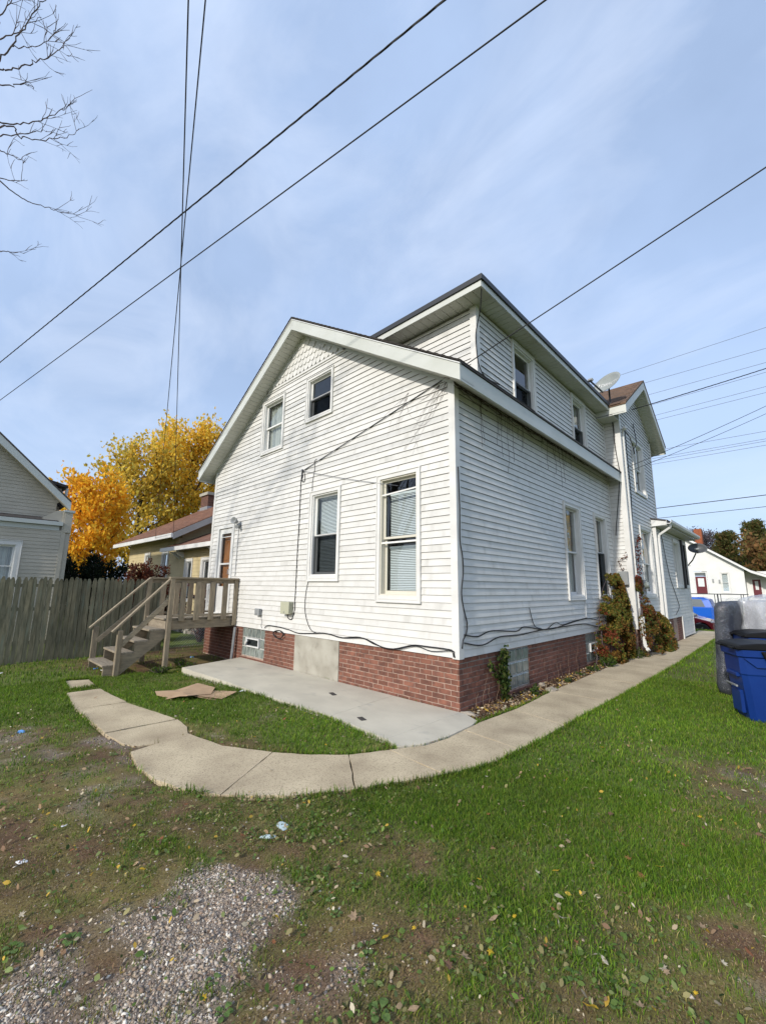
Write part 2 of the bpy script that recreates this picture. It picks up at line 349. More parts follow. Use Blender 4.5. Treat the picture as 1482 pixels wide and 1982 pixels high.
walkroot = bpy.data.objects.new('walkway', None); link(walkroot, None, (0, 0, -0.03)); props(walkroot, 'old tan concrete walkway curving round the corner of the white house', None, kind='structure')
for i, s in enumerate(SLABS):
    slab('slab', s, 0.014 if i < 14 else 0.006, 0.10, 'walk', walkroot, wob=0.003 if i < 14 else 0.010, seed=i)
PATIO = [(-5.27, -1.38), (-5.62, -.012), (.02, -.012), (.345, -.15), (.386, -.348), (.405, -.83), (.36, -1.19), (.23, -1.43), (.008, -1.36), (-1.0, -1.27), (-2.35, -1.33), (-3.55, -1.33)]
PP = [[(-5.27, -1.38), (-5.62, -.012), (-3.55, -.012), (-3.55, -1.33)], [(-3.55, -1.33), (-3.55, -.012), (-2.3, -.012), (-1.13, -.012), (-1.0, -1.27), (-2.35, -1.33)],
      [(-1.0, -1.27), (-1.13, -.012), (.018, -.012), (.008, -1.36)], [(.008, -1.36), (.018, -.012), (.10, -.02), (.345, -.15), (.386, -.348), (.405, -.83), (.36, -1.19), (.23, -1.43)]]
patioroot = bpy.data.objects.new('patio', None); link(patioroot, None, (-2.6, -.7, -.03)); props(patioroot, 'pale smooth concrete patio slab along the brick foundation', None, kind='structure')
for i, s in enumerate(PP): slab('slab', s, 0.0, 0.16, 'patio', patioroot, g=0.003, seed=50 + i)

HOUSEFP = [[(-7.6, 0), (0, 0), (0, 7.05), (.38, 7.05), (.38, 9.6), (.46, 9.6), (.46, 14.4), (-7.6, 14.4)]]
BED = [(0, -.05), (.3, -.1), (.36, .5), (.33, 2.3), (.3, 4.7), (.35, 7.0), (.3, 14.4), (0, 14.4)]
CTRL = [(1300, 1420, 1, 0, .1), (1200, 1500, 1, 0, .1), (1450, 1450, .95, 0, .1), (1000, 1550, 1, 0, .1), (1475, 1530, .3, .3, .1), (1475, 1600, .7, 0, .1), (850, 1580, 1, 0, .2), (700, 1570, .85, 0, .4),
        (600, 1560, .5, 0, .7), (480, 1570, .3, 0, .6), (560, 1650, .4, 0, 1), (650, 1700, .45, 0, 1), (780, 1660, .4, 0, .3), (830, 1720, .45, 0, .2), (950, 1700, .85, 0, .3), (1100, 1700, .95, 0, .4), (1300, 1700, 1, 0, .2),
        (1450, 1720, .9, 0, .1), (900, 1800, .55, 0, .4), (700, 1780, .25, .1, .5), (800, 1850, .3, 0, .4), (1000, 1850, .7, 0, .6), (1150, 1850, .65, 0, .6), (1300, 1820, .55, 0, .5), (1450, 1830, .1, .1, .2), (1380, 1930, .03, .05, .2),
        (1200, 1930, .4, 0, .6), (1050, 1930, .4, 0, .7), (850, 1930, .45, 0, .6), (700, 1930, .2, .2, .5), (600, 1850, .15, .4, .3), (500, 1800, .08, .8, .2), (380, 1780, 0, 1, .05), (250, 1800, 0, 1, .05), (420, 1880, 0, 1, .05),
        (300, 1900, 0, .9, .1), (150, 1850, .08, .55, .2), (100, 1750, .22, .2, .3), (40, 1850, .2, .25, .4), (40, 1950, .1, .7, .2), (150, 1950, .08, .4, .2), (300, 1970, .05, .8, .1), (520, 1950, .12, .4, .3), (200, 1690, .2, .1, .3),
        (60, 1650, .28, .1, .3), (300, 1620, .22, .02, .4), (400, 1600, .28, 0, .5), (150, 1600, .28, .1, .3), (50, 1560, .32, .05, .4), (150, 1520, .22, .3, .3), (250, 1530, .15, .6, .2), (350, 1560, .2, 0, .5), (60, 1470, .4, .5, .2),
        (20, 1430, .25, .7, .1), (120, 1440, .55, .1, .3), (200, 1450, .35, .1, .5), (60, 1380, .85, 0, .2), (30, 1330, .95, 0, .1), (120, 1350, .9, 0, .2), (90, 1310, .9, 0, .1), (170, 1400, .9, 0, .3), (400, 1380, 1, 0, .1),
        (600, 1420, 1, 0, .1), (250, 1312, .85, 0, .1), (330, 1312, .7, 0, .2), (300, 1360, .95, 0, .1), (230, 1440, .1, .75, .2), (250, 1425, .05, .8, .1), (200, 1285, .1, 0, .1), (280, 1290, .12, 0, .1), (380, 1275, .05, 0, .1), (1200, 1345, 1, 0, .05), (1380, 1260, 1, 0, .05), (100, 1280, .75, 0, .1), (500, 1540, .2, 0, .5), (380, 1530, .12, .02, .4)]
_cp = np.array([[*gp(a, b)[:2], c, d, e] for a, b, c, d, e in CTRL])
def fields(x, y):
    x = np.asarray(x, float).ravel(); y = np.asarray(y, float).ravel()
    wx = x + 0.16 * (fbm(x, y, 2.2, 3) - .5) * 2; wy = y + 0.16 * (fbm(x, y, 2.2, 7) - .5) * 2
    num = np.zeros((len(x), 3)); den = np.zeros(len(x))
    for c in _cp:
        w = 1.0 / ((wx - c[0]) ** 2 + (wy - c[1]) ** 2 + 0.012) ** 1.9
        num += w[:, None] * c[2:5]; den += w
    r = num / den[:, None]
    far = (y > 9) | (x > 5) | (x < -9) | (y < -7)
    r[far] = (1, 0, .05)
    bare = fbm(x, y, 3.5, 21)
    r[:, 0] = np.clip(r[:, 0] + ((bare - .5) * .9 + (fbm(x, y, 9.5, 23) - .5) * 1.1) * (1 - r[:, 0] ** 2) * (r[:, 0] > .02), 0, 1)
    return r
def grow(a, b, s, g=1.14):
    out = [a]; st = s
    while out[-1] < b: st *= g; out.append(out[-1] + st)
    return out
xs = sorted(set([-v for v in grow(9.0, 300, .06)] + list(np.arange(-8.95, 4.5, .06)) + grow(4.5, 300, .06)))
ys = sorted(set([-v for v in grow(6.0, 200, .06)] + list(np.arange(-5.95, 3.0, .06)) + list(np.arange(3.0, 20, .3)) + grow(20, 500, .3, 1.1)))
X, Y = np.meshgrid(xs, ys); fx, fy = X.ravel(), Y.ravel()
Zg = gz(fx, fy); fl = fields(fx, fy)
near = (np.abs(fx) < 12) & (fy < 16) & (fy > -9)
Zg = Zg + near * ((fbm(fx, fy, 1.7, 2) - .5) * .03 + (fbm(fx, fy, 7, 5) - .5) * .014 * (1 - fl[:, 0] * .5))
for p in SLABS + [PATIO] + HOUSEFP: Zg[pip(p, fx, fy)] -= .03
soil = np.array([.135, .078, .045]); moss = np.array([.17, .14, .045]); grav = np.array([.25, .205, .17]); turf = np.array([.10, .165, .024])
m1 = ss(.4, .62, fbm(fx, fy, 2.6, 31))[:, None]
colr = soil * (1 - m1 * .7) + moss * m1 * .7
colr = colr * (1 - fl[:, :1] * .85) + turf * fl[:, :1] * .85
gk = ss(.25, .8, fl[:, 1] + (fbm(fx, fy, 4, 41) - .5) * 1.2)[:, None]
colr = colr * (1 - gk * .85) + grav * gk * .85
colr *= (.55 + .9 * fbm(fx, fy, 9, 51))[:, None]
bed = pip(BED, fx, fy); colr[bed] = np.array([.085, .056, .036])
nx, ny = len(xs), len(ys); I = np.arange(nx * ny).reshape(ny, nx)
F4 = np.stack([I[:-1, :-1].ravel(), I[:-1, 1:].ravel(), I[1:, 1:].ravel(), I[1:, :-1].ravel()], 1)
M['groundmat'] = pm('ground_soil', None, (0.055, 0.038, 0.026), 120, attr='Col', rough=0.95, spec=0.15, bump=0.012, bscale=70, lo=.47, hi=.72, c3=(0.30, 0.24, 0.16), s3=150, lo3=0.59, hi3=0.72)
gr = npmesh('ground', np.stack([fx, fy, Zg], 1), F4, 'groundmat', colr, ftype=4, smooth=True); props(gr, kind='structure')

# street beyond the house
def sheet(name, x0, x1, y0, y1, z0, th, mat, kind='structure', n=1):
    b = MB().box((x0, y0, z0 - th), (x1, y1, z0)); o = b.build(name, mat); props(o, kind=kind); return o
sheet('street', -120, 120, 19.1, 31.0, -.60, .3, 'asphalt')
for y0, nm in ((18.9, 'kerb'), (31.0, 'kerb')): sheet(nm, -120, 120, y0, y0 + .18, -.48, .4, 'walk')
sheet('pavement', -120, 120, 33.0, 34.5, -.42, .3, 'walk')
# ------------------------------------------------------------------ lap siding, walls, windows
class Face:
    def __init__(s, o, U, N): s.o, s.U, s.N = Vector(o), Vector(U), Vector(N)
    def p(s, u, n, z): return s.o + s.U * u + s.N * n + Vector((0, 0, z))
REAR = Face((0, 0, 0), (1, 0, 0), (0, -1, 0)); SIDE = Face((0, 0, 0), (0, 1, 0), (1, 0, 0))
def cells(z0, z1, Lf, Rf, holes):
    """cells of a horizontal band with rectangular holes taken out"""
    zb = sorted({z0, z1} | {z for h in holes for z in h[2:4] if z0 < z < z1}); out = []
    for a, b in zip(zb[:-1], zb[1:]):
        if b - a < 1e-4: continue
        la, lb, ra, rb = Lf(a), Lf(b), Rf(a), Rf(b)
        if ra - la < .01 and rb - lb < .01: continue
        if rb < lb: m = (lb + rb) / 2; lb = rb = m
        if ra < la: m = (la + ra) / 2; la = ra = m
        seg = [(la, ra, lb, rb)]
        for h in holes:
            if h[2] < (a + b) / 2 < h[3]:
                ns = []
                for (p, q, r, t) in seg:
                    if h[1] <= min(p, r) or h[0] >= max(q, t): ns.append((p, q, r, t)); continue
                    if h[0] > min(p, r): ns.append((p, h[0], r, h[0]))
                    if h[1] < max(q, t): ns.append((h[1], q, h[1], t))
                seg = ns
        out += [(a, b, *x) for x in seg if max(x[1] - x[0], x[3] - x[2]) > .004]
    return out
def wall(name, face, parent, z0, z1, Lf, Rf, holes, breaks=(), mat='sheath', n=0.0):
    b = MB(); zs = sorted({z0, z1} | set(breaks))
    for a, c in zip(zs[:-1], zs[1:]):
        for (za, zb, p, q, r, t) in cells(a, c, Lf, Rf, holes):
            b.poly([face.p(p, n, za), face.p(q, n, za), face.p(t, n, zb), face.p(r, n, zb)])
    return b.build(name, mat, parent)
def siding(face, parent, z0, z1, Lf, Rf, holes, course=0.0995, mat='siding', depth=0.0175, top=0.004, joined=None, seedn=0):
    k = 0; z = z0; rs = random.Random(seedn)
    while z < z1 - .01:
        zt = min(z + course, z1); cs = cells(z, zt, Lf, Rf, holes)
        # group touching cells into boards
        grp = list(range(len(cs)))
        def find(i):
            while grp[i] != i: i = grp[i]
            return i
        for i in range(len(cs)):
            for j in range(i):
                A, B = cs[i], cs[j]
                if abs(A[0] - B[1]) < 1e-5 or abs(A[1] - B[0]) < 1e-5:
                    if min(A[3], B[3]) - max(A[2], B[2]) > .002: grp[find(i)] = find(j)
        sets = {}
        for i in range(len(cs)): sets.setdefault(find(i), []).append(cs[i])
        nv = lambda zz: depth + (top - depth) * (zz - z) / course
        for g in sets.values():
            b = joined if joined is not None else MB(); e = rs.uniform(-.0012, .0012)
            for (a, c, p, q, r, t) in g:
                na, nc = nv(a) + e, nv(c) + e
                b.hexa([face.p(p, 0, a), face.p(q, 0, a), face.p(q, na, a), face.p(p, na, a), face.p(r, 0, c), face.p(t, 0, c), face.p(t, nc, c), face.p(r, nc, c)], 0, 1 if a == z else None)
            if joined is None: b.build('siding_board', [mat, 'gap_shade_grime'], parent)
        z = zt; k += 1
def fbox(b, face, u0, u1, n0, n1, z0, z1, mi=0):
    return b.hexa([face.p(u0, n0, z0), face.p(u1, n0, z0), face.p(u1, n1, z0), face.p(u0, n1, z0), face.p(u0, n0, z1), face.p(u1, n0, z1), face.p(u1, n1, z1), face.p(u0, n1, z1)], mi)
def frame(b, face, u0, u1, z0, z1, w, n0, n1, wb=None, wt=None, mi=0):
    wb = w if wb is None else wb; wt = w if wt is None else wt
    fbox(b, face, u0, u0 + w, n0, n1, z0, z1, mi); fbox(b, face, u1 - w, u1, n0, n1, z0, z1, mi)
    fbox(b, face, u0 + w, u1 - w, n0, n1, z0, z0 + wb, mi); fbox(b, face, u0 + w, u1 - w, n0, n1, z1 - wt, z1, mi)
def slats(face, u0, u1, n, z0, z1, pitch=0.026, w=0.024):
    b = MB(); z = z0; Nn = face.N * (w / 2 * .62); Zz = Vector((0, 0, w / 2 * .78))
    while z < z1:
        c0, c1 = face.p(u0, n, z), face.p(u1, n, z)
        b.poly([c0 - Nn + Zz, c1 - Nn + Zz, c1 + Nn - Zz, c0 + Nn - Zz]); z += pitch
    b.obox(face.p((u0 + u1) / 2, n, z1 + .01), face.U * ((u1 - u0) / 2), face.N * .018, (0, 0, .018)); return b
def window(house, face, u0, u1, z0, z1, meet=None, cover='blind', label=None, cw=0.075, sillh=0.10, lower_screen=False, single=False, depth=0.085, blind_lo=None, sashmat='sash', lcover=None, headh=None, mull=False):
    """double-hung window: casing (the part), then jambs, sashes, panes, blind as sub-parts"""
    b = MB(); pr = 0.034; hh = cw if headh is None else headh
    frame(b, face, u0, u1, z0, z1, cw, -.01, pr, wb=sillh, wt=hh)
    # back band proud of the casing and sloping sill nose
    frame(b, face, u0 - .002, u1 + .002, z0 - .002, z1 + .002, .016, -.01, pr + .012)
    b.hexa([face.p(u0 + cw, -.02, z0 + sillh - .02), face.p(u1 - cw, -.02, z0 + sillh - .02), face.p(u1 - cw, pr + .004, z0 + .045), face.p(u0 + cw, pr + .004, z0 + .045),
            face.p(u0 + cw, -.02, z0 + sillh + .012), face.p(u1 - cw, -.02, z0 + sillh + .012), face.p(u1 - cw, pr + .004, z0 + .062), face.p(u0 + cw, pr + .004, z0 + .062)])
    w = b.build('window', 'trim', house)
    if label: w['label'] = label
    a0, a1, b0, b1 = u0 + cw, u1 - cw, z0 + sillh, z1 - hh
    j = MB(); frame(j, face, a0, a1, b0, b1, .022, -depth - .02, .012); j.build('jamb', sashmat, w)
    a0 += .022; a1 -= .022; b0 += .022; b1 -= .022; mz = meet if meet else (b0 + b1) / 2
    sw = .036
    if not single:
        up = MB(); frame(up, face, a0, a1, mz - .018, b1, sw, -depth * .55 - .018, -depth * .55, wb=.034)
        if mull: fbox(up, face, (a0 + a1) / 2 - .04, (a0 + a1) / 2 + .04, -depth * .55 - .018, -depth * .55 + .03, mz, b1)
        up.build('sash', sashmat, w)
        lo = MB(); frame(lo, face, a0, a1, b0, mz + .016, sw, -depth - .018, -depth, wt=.034, wb=.05)
        if mull: fbox(lo, face, (a0 + a1) / 2 - .04, (a0 + a1) / 2 + .04, -depth - .018, -depth + .03, b0, mz)
        lo.build('sash', sashmat, w)
        MB().poly([face.p(a0 + sw, -depth * .55 - .009, mz), face.p(a1 - sw, -depth * .55 - .009, mz), face.p(a1 - sw, -depth * .55 - .009, b1 - sw), face.p(a0 + sw, -depth * .55 - .009, b1 - sw)]).build('pane', 'glass', w)
        MB().poly([face.p(a0 + sw, -depth - .009, b0 + .05), face.p(a1 - sw, -depth - .009, b0 + .05), face.p(a1 - sw, -depth - .009, mz), face.p(a0 + sw, -depth - .009, mz)]).build('pane', 'glass', w)
    else:
        lo = MB(); frame(lo, face, a0, a1, b0, b1, sw, -depth - .018, -depth); lo.build('sash', sashmat, w)
        MB().poly([face.p(a0 + sw, -depth - .009, b0 + sw), face.p(a1 - sw, -depth - .009, b0 + sw), face.p(a1 - sw, -depth - .009, b1 - sw), face.p(a0 + sw, -depth - .009, b1 - sw)]).build('pane', 'glass', w)
    if lower_screen:
        MB().poly([face.p(a0, -depth * .4, b0), face.p(a1, -depth * .4, b0), face.p(a1, -depth * .4, mz), face.p(a0, -depth * .4, mz)]).build('insect_screen', 'screen', w)
    nb = -depth - .07
    if cover == 'blind':
        o = slats(face, a0 + .03, a1 - .02, nb, (blind_lo if blind_lo else b0 + .02), b1 - .04).build('blind', 'blind', w, recalc=False)
    elif cover in ('curtain', 'darkcurtain'):
        c = MB(); k = 40; pts = [(a0 + (a1 - a0) * i / k, nb + .02 * math.sin(i * 1.3) + .012 * math.sin(i * 2.9 + 1)) for i in range(k + 1)]
        for (p, n_), (q, m_) in zip(pts[:-1], pts[1:]): c.poly([face.p(p, n_, b0), face.p(q, m_, b0), face.p(q, m_, b1), face.p(p, n_, b1)])
        c.build('curtain', cover, w, smooth=True)
    if lcover == 'dark':
        MB().poly([face.p(a0, nb + .03, b0), face.p(a1, nb + .03, b0), face.p(a1, nb + .03, mz), face.p(a0, nb + .03, mz)]).build('shade', 'darkcurtain', w)
    return w, (a0, a1, b0, b1, mz)

# ================================================================== THE HOUSE
AX, ZT, ZB, SL = -3.79, 7.14, 6.87, 0.63        # ridge x, roof top, soffit, slope
rt = lambda x: ZT - SL * abs(x - AX)
rb = lambda x: ZB - SL * abs(x - AX)
XL, YE = -7.55, 7.05                             # left wall, end of the rear block
house = thing('house', 'white vinyl-sided gabled house with shed dormer on a red brick foundation', 'house', (-3.8, 3.5, 0))
ZS = 0.642
# openings: (u0,u1,z0,z1)
wr = {'a': (-1.50, -.60, 1.312, 3.323), 'b': (-3.31, -2.408, 1.627, 3.324), 'c': (-3.594, -2.73, 4.80, 5.77), 'd': (-5.31, -4.39, 4.468, 5.768), 'door': (-7.17, -6.31, .86, 3.0)}
ws = {'a': (3.80, 4.72, 1.318, 3.305), 'b': (5.63, 6.515, 1.318, 3.313)}
wd = {'a': (1.84, 2.76, 4.74, 6.0), 'b': (4.68, 5.57, 4.74, 5.98)}
ins = lambda h, e=.012: (h[0] + e, h[1] - e, h[2] + e, h[3] - e)
hr = [ins(h) for h in wr.values()]
gl = lambda z: max(XL, AX - (ZB - z) / SL); grr = lambda z: min(0.0, AX + (ZB - z) / SL)
rw = wall('rear_wall', REAR, house, ZS, ZB, gl, grr, hr, breaks=(4.48,))
CT = .085                                        # corner trim width
BAND = 5.965
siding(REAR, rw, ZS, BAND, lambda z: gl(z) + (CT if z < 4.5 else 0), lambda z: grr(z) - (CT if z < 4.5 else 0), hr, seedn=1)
# gable band and fish-scale shingles
bd = MB(); fbox(bd, REAR, gl(BAND) - .02, grr(BAND) + .02, 0, .030, BAND, BAND + .045); bd.build('gable_band', 'trim', rw)
sc = MB(); pts = []
wS, hS = .136, .215
prof = [(-wS / 2, hS)] + [(-wS / 2, .075)] + [(wS / 2 * math.cos(math.pi + t * math.pi / 8), .075 + .075 * math.sin(math.pi + t * math.pi / 8)) for t in range(1, 8)] + [(wS / 2, .075), (wS / 2, hS)]
sc.prism([(x, -.003 - .024 * (1 - z / hS), z) for x, z in prof], (0, .010, 0))
scm = sc.mesh('fish_scale', 'siding')
row = 0; z = BAND + .05
gp_ = thing
panel = wall('gable_panel', REAR, rw, BAND + .03, ZB - .02, lambda z: gl(z), lambda z: grr(z), [], mat='siding', n=.003)
props(panel, 'scalloped fish-scale shingle panel at the top of the gable')
while z < ZB - .16:
    lo, hi = gl(z + hS * .55), grr(z + hS * .55); x = AX + (wS / 2 if row % 2 else 0) - 30 * wS
    while x < hi:
        if x - wS / 2 > lo - .045 and x + wS / 2 < hi + .045:
            inst('shingle', scm, rw, (x, -.006, z), (0, random.uniform(-.02, .02), 0), (.97, 1, 1))
        x += wS
    z += .142; row += 1
# corner posts
c = MB(); fbox(c, REAR, -CT, 0.024, 0, .024, ZS - .012, 4.50); fbox(c, SIDE, 0, CT, 0, .0245, ZS - .012, 4.50); c.build('corner_trim', 'trim', house)
c = MB(); fbox(c, REAR, XL - .02, XL + CT, 0, .024, ZS - .012, 4.47); c.build('corner_trim', 'trim', house)
c = MB(); fbox(c, SIDE, YE - .07, YE, 0, .022, ZS, 4.45); c.build('corner_trim', 'trim', house)
c = MB(); fbox(c, REAR, -6.0, -5.945, 0, .03, .64, 1.70); c.build('rail_backer', 'trim', house)
# rear windows
w, _ = window(house, REAR, *wr['b'], meet=2.47, lower_screen=True, label='rear window with closed white blind and screened lower sash')
w, (a0, a1, b0, b1, mz) = window(house, REAR, *wr['a'], meet=2.30, cover=None, sashmat='cream_sash', label='tall rear window with crooked blinds and a storm frame')
slats(REAR, a0 + .05, a1 - .03, -.155, 2.33, 3.0).build('blind', 'blind', w, recalc=False)
slats(REAR, a0 + .05, a1 - .02, -.150, 1.5, 2.14).build('blind', 'blind', w, recalc=False)
st = MB(); fbox(st, REAR, a0, a1, -.012, .004, 2.205, 2.232); st.build('storm_bar', 'sash', w); st = MB(); st.beam(REAR.p(a0, -.004, 2.985), REAR.p(a1, -.004, 3.02), .018, .022); st.build('storm_bar', 'sash', w)
window(house, REAR, *wr['c'], meet=5.30, cover=None, cw=.062, sillh=.075, lower_screen=True, label='small attic window with screened lower half')
window(house, REAR, *wr['d'], meet=5.12, cover='curtain', cw=.07, sillh=.085, label='upper window with pale curtain near the left eave')
# rear door
dx0, dx1, dz0, dz1 = wr['door']
d = MB(); frame(d, REAR, dx0, dx1, dz0, dz1, .075, -.02, .034, wb=.03); dr = d.build('door', 'white_paint', house); dr['label'] = 'white storm door with glass over a brown wooden door'
a0, a1, b0, b1 = dx0 + .085, dx1 - .085, dz0 + .03, dz1 - .085
s_ = MB(); frame(s_, REAR, a0, a1, b0, b1, .10, -.035, 0, wb=.62, wt=.12); fbox(s_, REAR, a0 + .1, a1 - .1, -.033, .002, 2.03, 2.07); fbox(s_, REAR, a0 + .1, a1 - .1, -.033, .002, 2.70, 2.72)
fbox(s_, REAR, a0 + .14, a1 - .14, 0, .006, b0 + .10, b0 + .52); s_.build('storm_door', 'white_paint', dr)
MB().poly([REAR.p(a0 + .1, -.02, b0 + .62), REAR.p(a1 - .1, -.02, b0 + .62), REAR.p(a1 - .1, -.02, b1 - .12), REAR.p(a0 + .1, -.02, b1 - .12)]).build('pane', 'glass', dr)
wd_ = MB(); fbox(wd_, REAR, a0, a1, -.14, -.095, b0, b1)
for zz in (1.62, 2.15): fbox(wd_, REAR, a0 + .12, a1 - .12, -.095, -.082, zz, zz + .4)
wd_.build('inner_door', 'door_wood', dr)
h_ = MB().tube([REAR.p(a1 - .06, .0, 1.78), REAR.p(a1 - .06, .045, 1.80), REAR.p(a1 - .06, .045, 1.90), REAR.p(a1 - .06, .0, 1.92)], .009, 6); h_.build('handle', 'metal', dr)
th = MB(); fbox(th, REAR, dx0, dx1, 0, .06, dz0 - .04, dz0 - .001); th.build('threshold', 'grey_trim', dr)

# side wall
hs = [ins(h) for h in ws.values()]
sw_ = wall('side_wall', SIDE, house, ZS, 4.47, lambda z: 0, lambda z: YE, hs)
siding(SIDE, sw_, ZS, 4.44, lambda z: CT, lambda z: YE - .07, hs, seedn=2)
window(house, SIDE, *ws['a'], meet=2.30, cover='curtain', cw=.07, sillh=.09, sashmat='trim', depth=.11, label='first side window with a pale curtain')
window(house, SIDE, *ws['b'], meet=2.40, cover='curtain', cw=.07, sillh=.09, sashmat='trim', depth=.11, lower_screen=True, lcover='dark', label='second side window with a dark lower half')
# left and front closing walls (not seen from here, they close the volume)
lw = wall('left_wall', Face((XL, 0, 0), (0, 1, 0), (-1, 0, 0)), house, ZS, 4.47, lambda z: 0, lambda z: 14.3, [], mat='siding')
jb = MB(); siding(Face((XL, 0, 0), (0, 1, 0), (-1, 0, 0)), lw, ZS, 4.44, lambda z: 0.03, lambda z: 14.3, [], joined=jb); props(jb.build('siding_course', ['siding', 'gap_shade_grime'], lw), kind='stuff')
fl_ = MB().box((XL, .02, .5), (-.01, 14.2, .6)).box((XL, .02, 3.75), (-.01, 14.2, 3.85)); fl_.build('floor_deck', 'sheath', house)
ci_ = MB().box((-3.85, .05, .6), (-3.75, 14, 6.5)).box((XL, 2.95, .6), (-.05, 3.05, 4.4)); ci_.build('partition', 'curtain', house)

# dormer
YD = .66; ZD = 6.045
DR = Face((0, YD, 0), (1, 0, 0), (0, -1, 0))
dl = lambda z: AX + (ZT - z) / SL - .02
dw = wall('dormer_wall', DR, house, 4.70, ZD, dl, lambda z: 0, [])
siding(DR, dw, 4.76, ZD - .03, dl, lambda z: -.09, [], seedn=3)
hd = [ins(h) for h in wd.values()]
dsw = wall('dormer_wall', SIDE, house, 4.70, ZD, lambda z: YD, lambda z: YE, hd)
siding(SIDE, dsw, 4.745, ZD - .03, lambda z: YD + .06, lambda z: YE - .06, hd, seedn=4)
c = MB(); fbox(c, DR, -.09, .024, 0, .024, 4.72, ZD); fbox(c, SIDE, YD, YD + .075, 0, .0245, 4.70, ZD); c.build('corner_trim', 'trim', house)
c = MB(); fbox(c, SIDE, YE - .06, YE, 0, .022, 4.72, ZD); c.build('corner_trim', 'trim', house)
window(house, SIDE, *wd['a'], meet=5.29, cover=None, cw=.07, sillh=.08, lower_screen=True, lcover='dark', label='dormer window over the lower part of the side roof, dark below')
window(house, SIDE, *wd['b'], meet=5.27, cover='curtain', cw=.07, sillh=.08, lower_screen=True, lcover='dark', label='dormer window beside the tall front wing')

# roofs --------------------------------------------------------------
YR = -.345                                       # outer face of the rake
EX = .335                                        # eave overhang to x
def slopes(y0, y1, xe0, xe1):
    pass
ro = MB()
for sgn in (1, -1):
    xe = AX + sgn * (EX - AX + .015)
    top = [(AX, rt(AX)), (xe, rt(xe))]
    ro.prism([(AX, YR - .012, rt(AX)), (xe, YR - .012, rt(xe)), (xe, YR - .012, rt(xe) - .035), (AX, YR - .012, rt(AX) - .042)], (0, YE - YR + 1.6, 0))
roof = ro.build('roof', 'roof', house); roof['label'] = 'dark shingle roof of the rear gable block'
# shingle courses seen edge-on along the rakes and eaves
sh = MB()
for sgn in (1, -1):
    L = (EX - AX) * math.hypot(1, SL); n = int(L / .14)
    for i in range(n):
        x0 = AX + sgn * (EX - AX + .02) * (i) / n; x1 = AX + sgn * (EX - AX + .02) * (i + 1) / n
        sh.prism([(x0, YR - .022, rt(x0) + .002), (x1, YR - .022, rt(x1) + .012), (x1, YR - .022, rt(x1) + .002), (x0, YR - .022, rt(x0) - .006)], (0, 2.3, 0))
props(sh.build('shingle_courses', 'roof', roof), kind='stuff')
for sgn in (1, -1):
    xe = AX + sgn * (EX - AX)
    f = MB()
    f.prism([(AX, YR, rb(AX) - .015), (xe, YR, rb(xe) - .015), (xe, YR, rt(xe) - .055), (AX, YR, rt(AX) - .06)], (0, .035, 0))
    f.build('rake_fascia', 'fascia', house)
    g = MB(); g.prism([(AX, YR - .012, rt(AX) - .060), (xe + sgn * .01, YR - .012, rt(xe) - .058), (xe + sgn * .01, YR - .012, rt(xe) - .022), (AX, YR - .012, rt(AX) - .022)], (0, .03, 0)); g.build('drip_edge', 'white_paint', house)
    e = MB().box((min(xe, xe - sgn * .03), YR + .035, rb(xe) - .02), (max(xe, xe - sgn * .03), YE + .02, rt(xe) - .05)); e.build('eave_fascia', 'fascia', house)
    # vented soffit panels under the rake (strips with V grooves)
    s2 = MB(); n = 44
    for i in range(n):
        x0 = AX + sgn * (EX - AX - .03) * i / n + sgn * .004; x1 = AX + sgn * (EX - AX - .03) * (i + 1) / n - sgn * .004
        s2.prism([(x0, YR + .035, rb(x0) - .004), (x1, YR + .035, rb(x1) - .004), (x1, YR + .035, rb(x1) + .01), (x0, YR + .035, rb(x0) + .01)], (0, -YR - .037, 0))
    s2.prism([(AX, YR + .035, rb(AX) + .012), (xe, YR + .035, rb(xe) + .012), (xe, YR + .035, rb(xe) + .02), (AX, YR + .035, rb(AX) + .02)], (0, -YR - .037, 0))
    props(s2.build('soffit', 'soffit', house), kind='stuff')
    s3 = MB(); xw = 0 if sgn > 0 else XL; n = 60
    for i in range(n):
        y0 = (YE - .0) * i / n + .004; y1 = YE * (i + 1) / n - .004
        s3.hexa([(xw, y0, rb(xw) - .012), (xe - sgn * .031, y0, rb(xe) - .004), (xe - sgn * .031, y1, rb(xe) - .004), (xw, y1, rb(xw) - .012), (xw, y0, rb(xw) + .01), (xe - sgn * .031, y0, rb(xe) + .012), (xe - sgn * .031, y1, rb(xe) + .012), (xw, y1, rb(xw) + .01)])
    props(s3.build('soffit', 'soffit', house), kind='stuff')
    fz = MB(); fbox(fz, REAR, 0, 0, 0, 0, 0, 0) if False else None
    # frieze strip under the rake soffit
    fr_ = MB(); x1 = 0 if sgn > 0 else XL
    fr_.prism([(AX, -.03, rb(AX) - .05), (x1, -.03, rb(x1) - .05), (x1, -.03, rb(x1) - .006), (AX, -.03, rb(AX) - .006)], (0, .03, 0)); fr_.build('frieze', 'soffit', house)
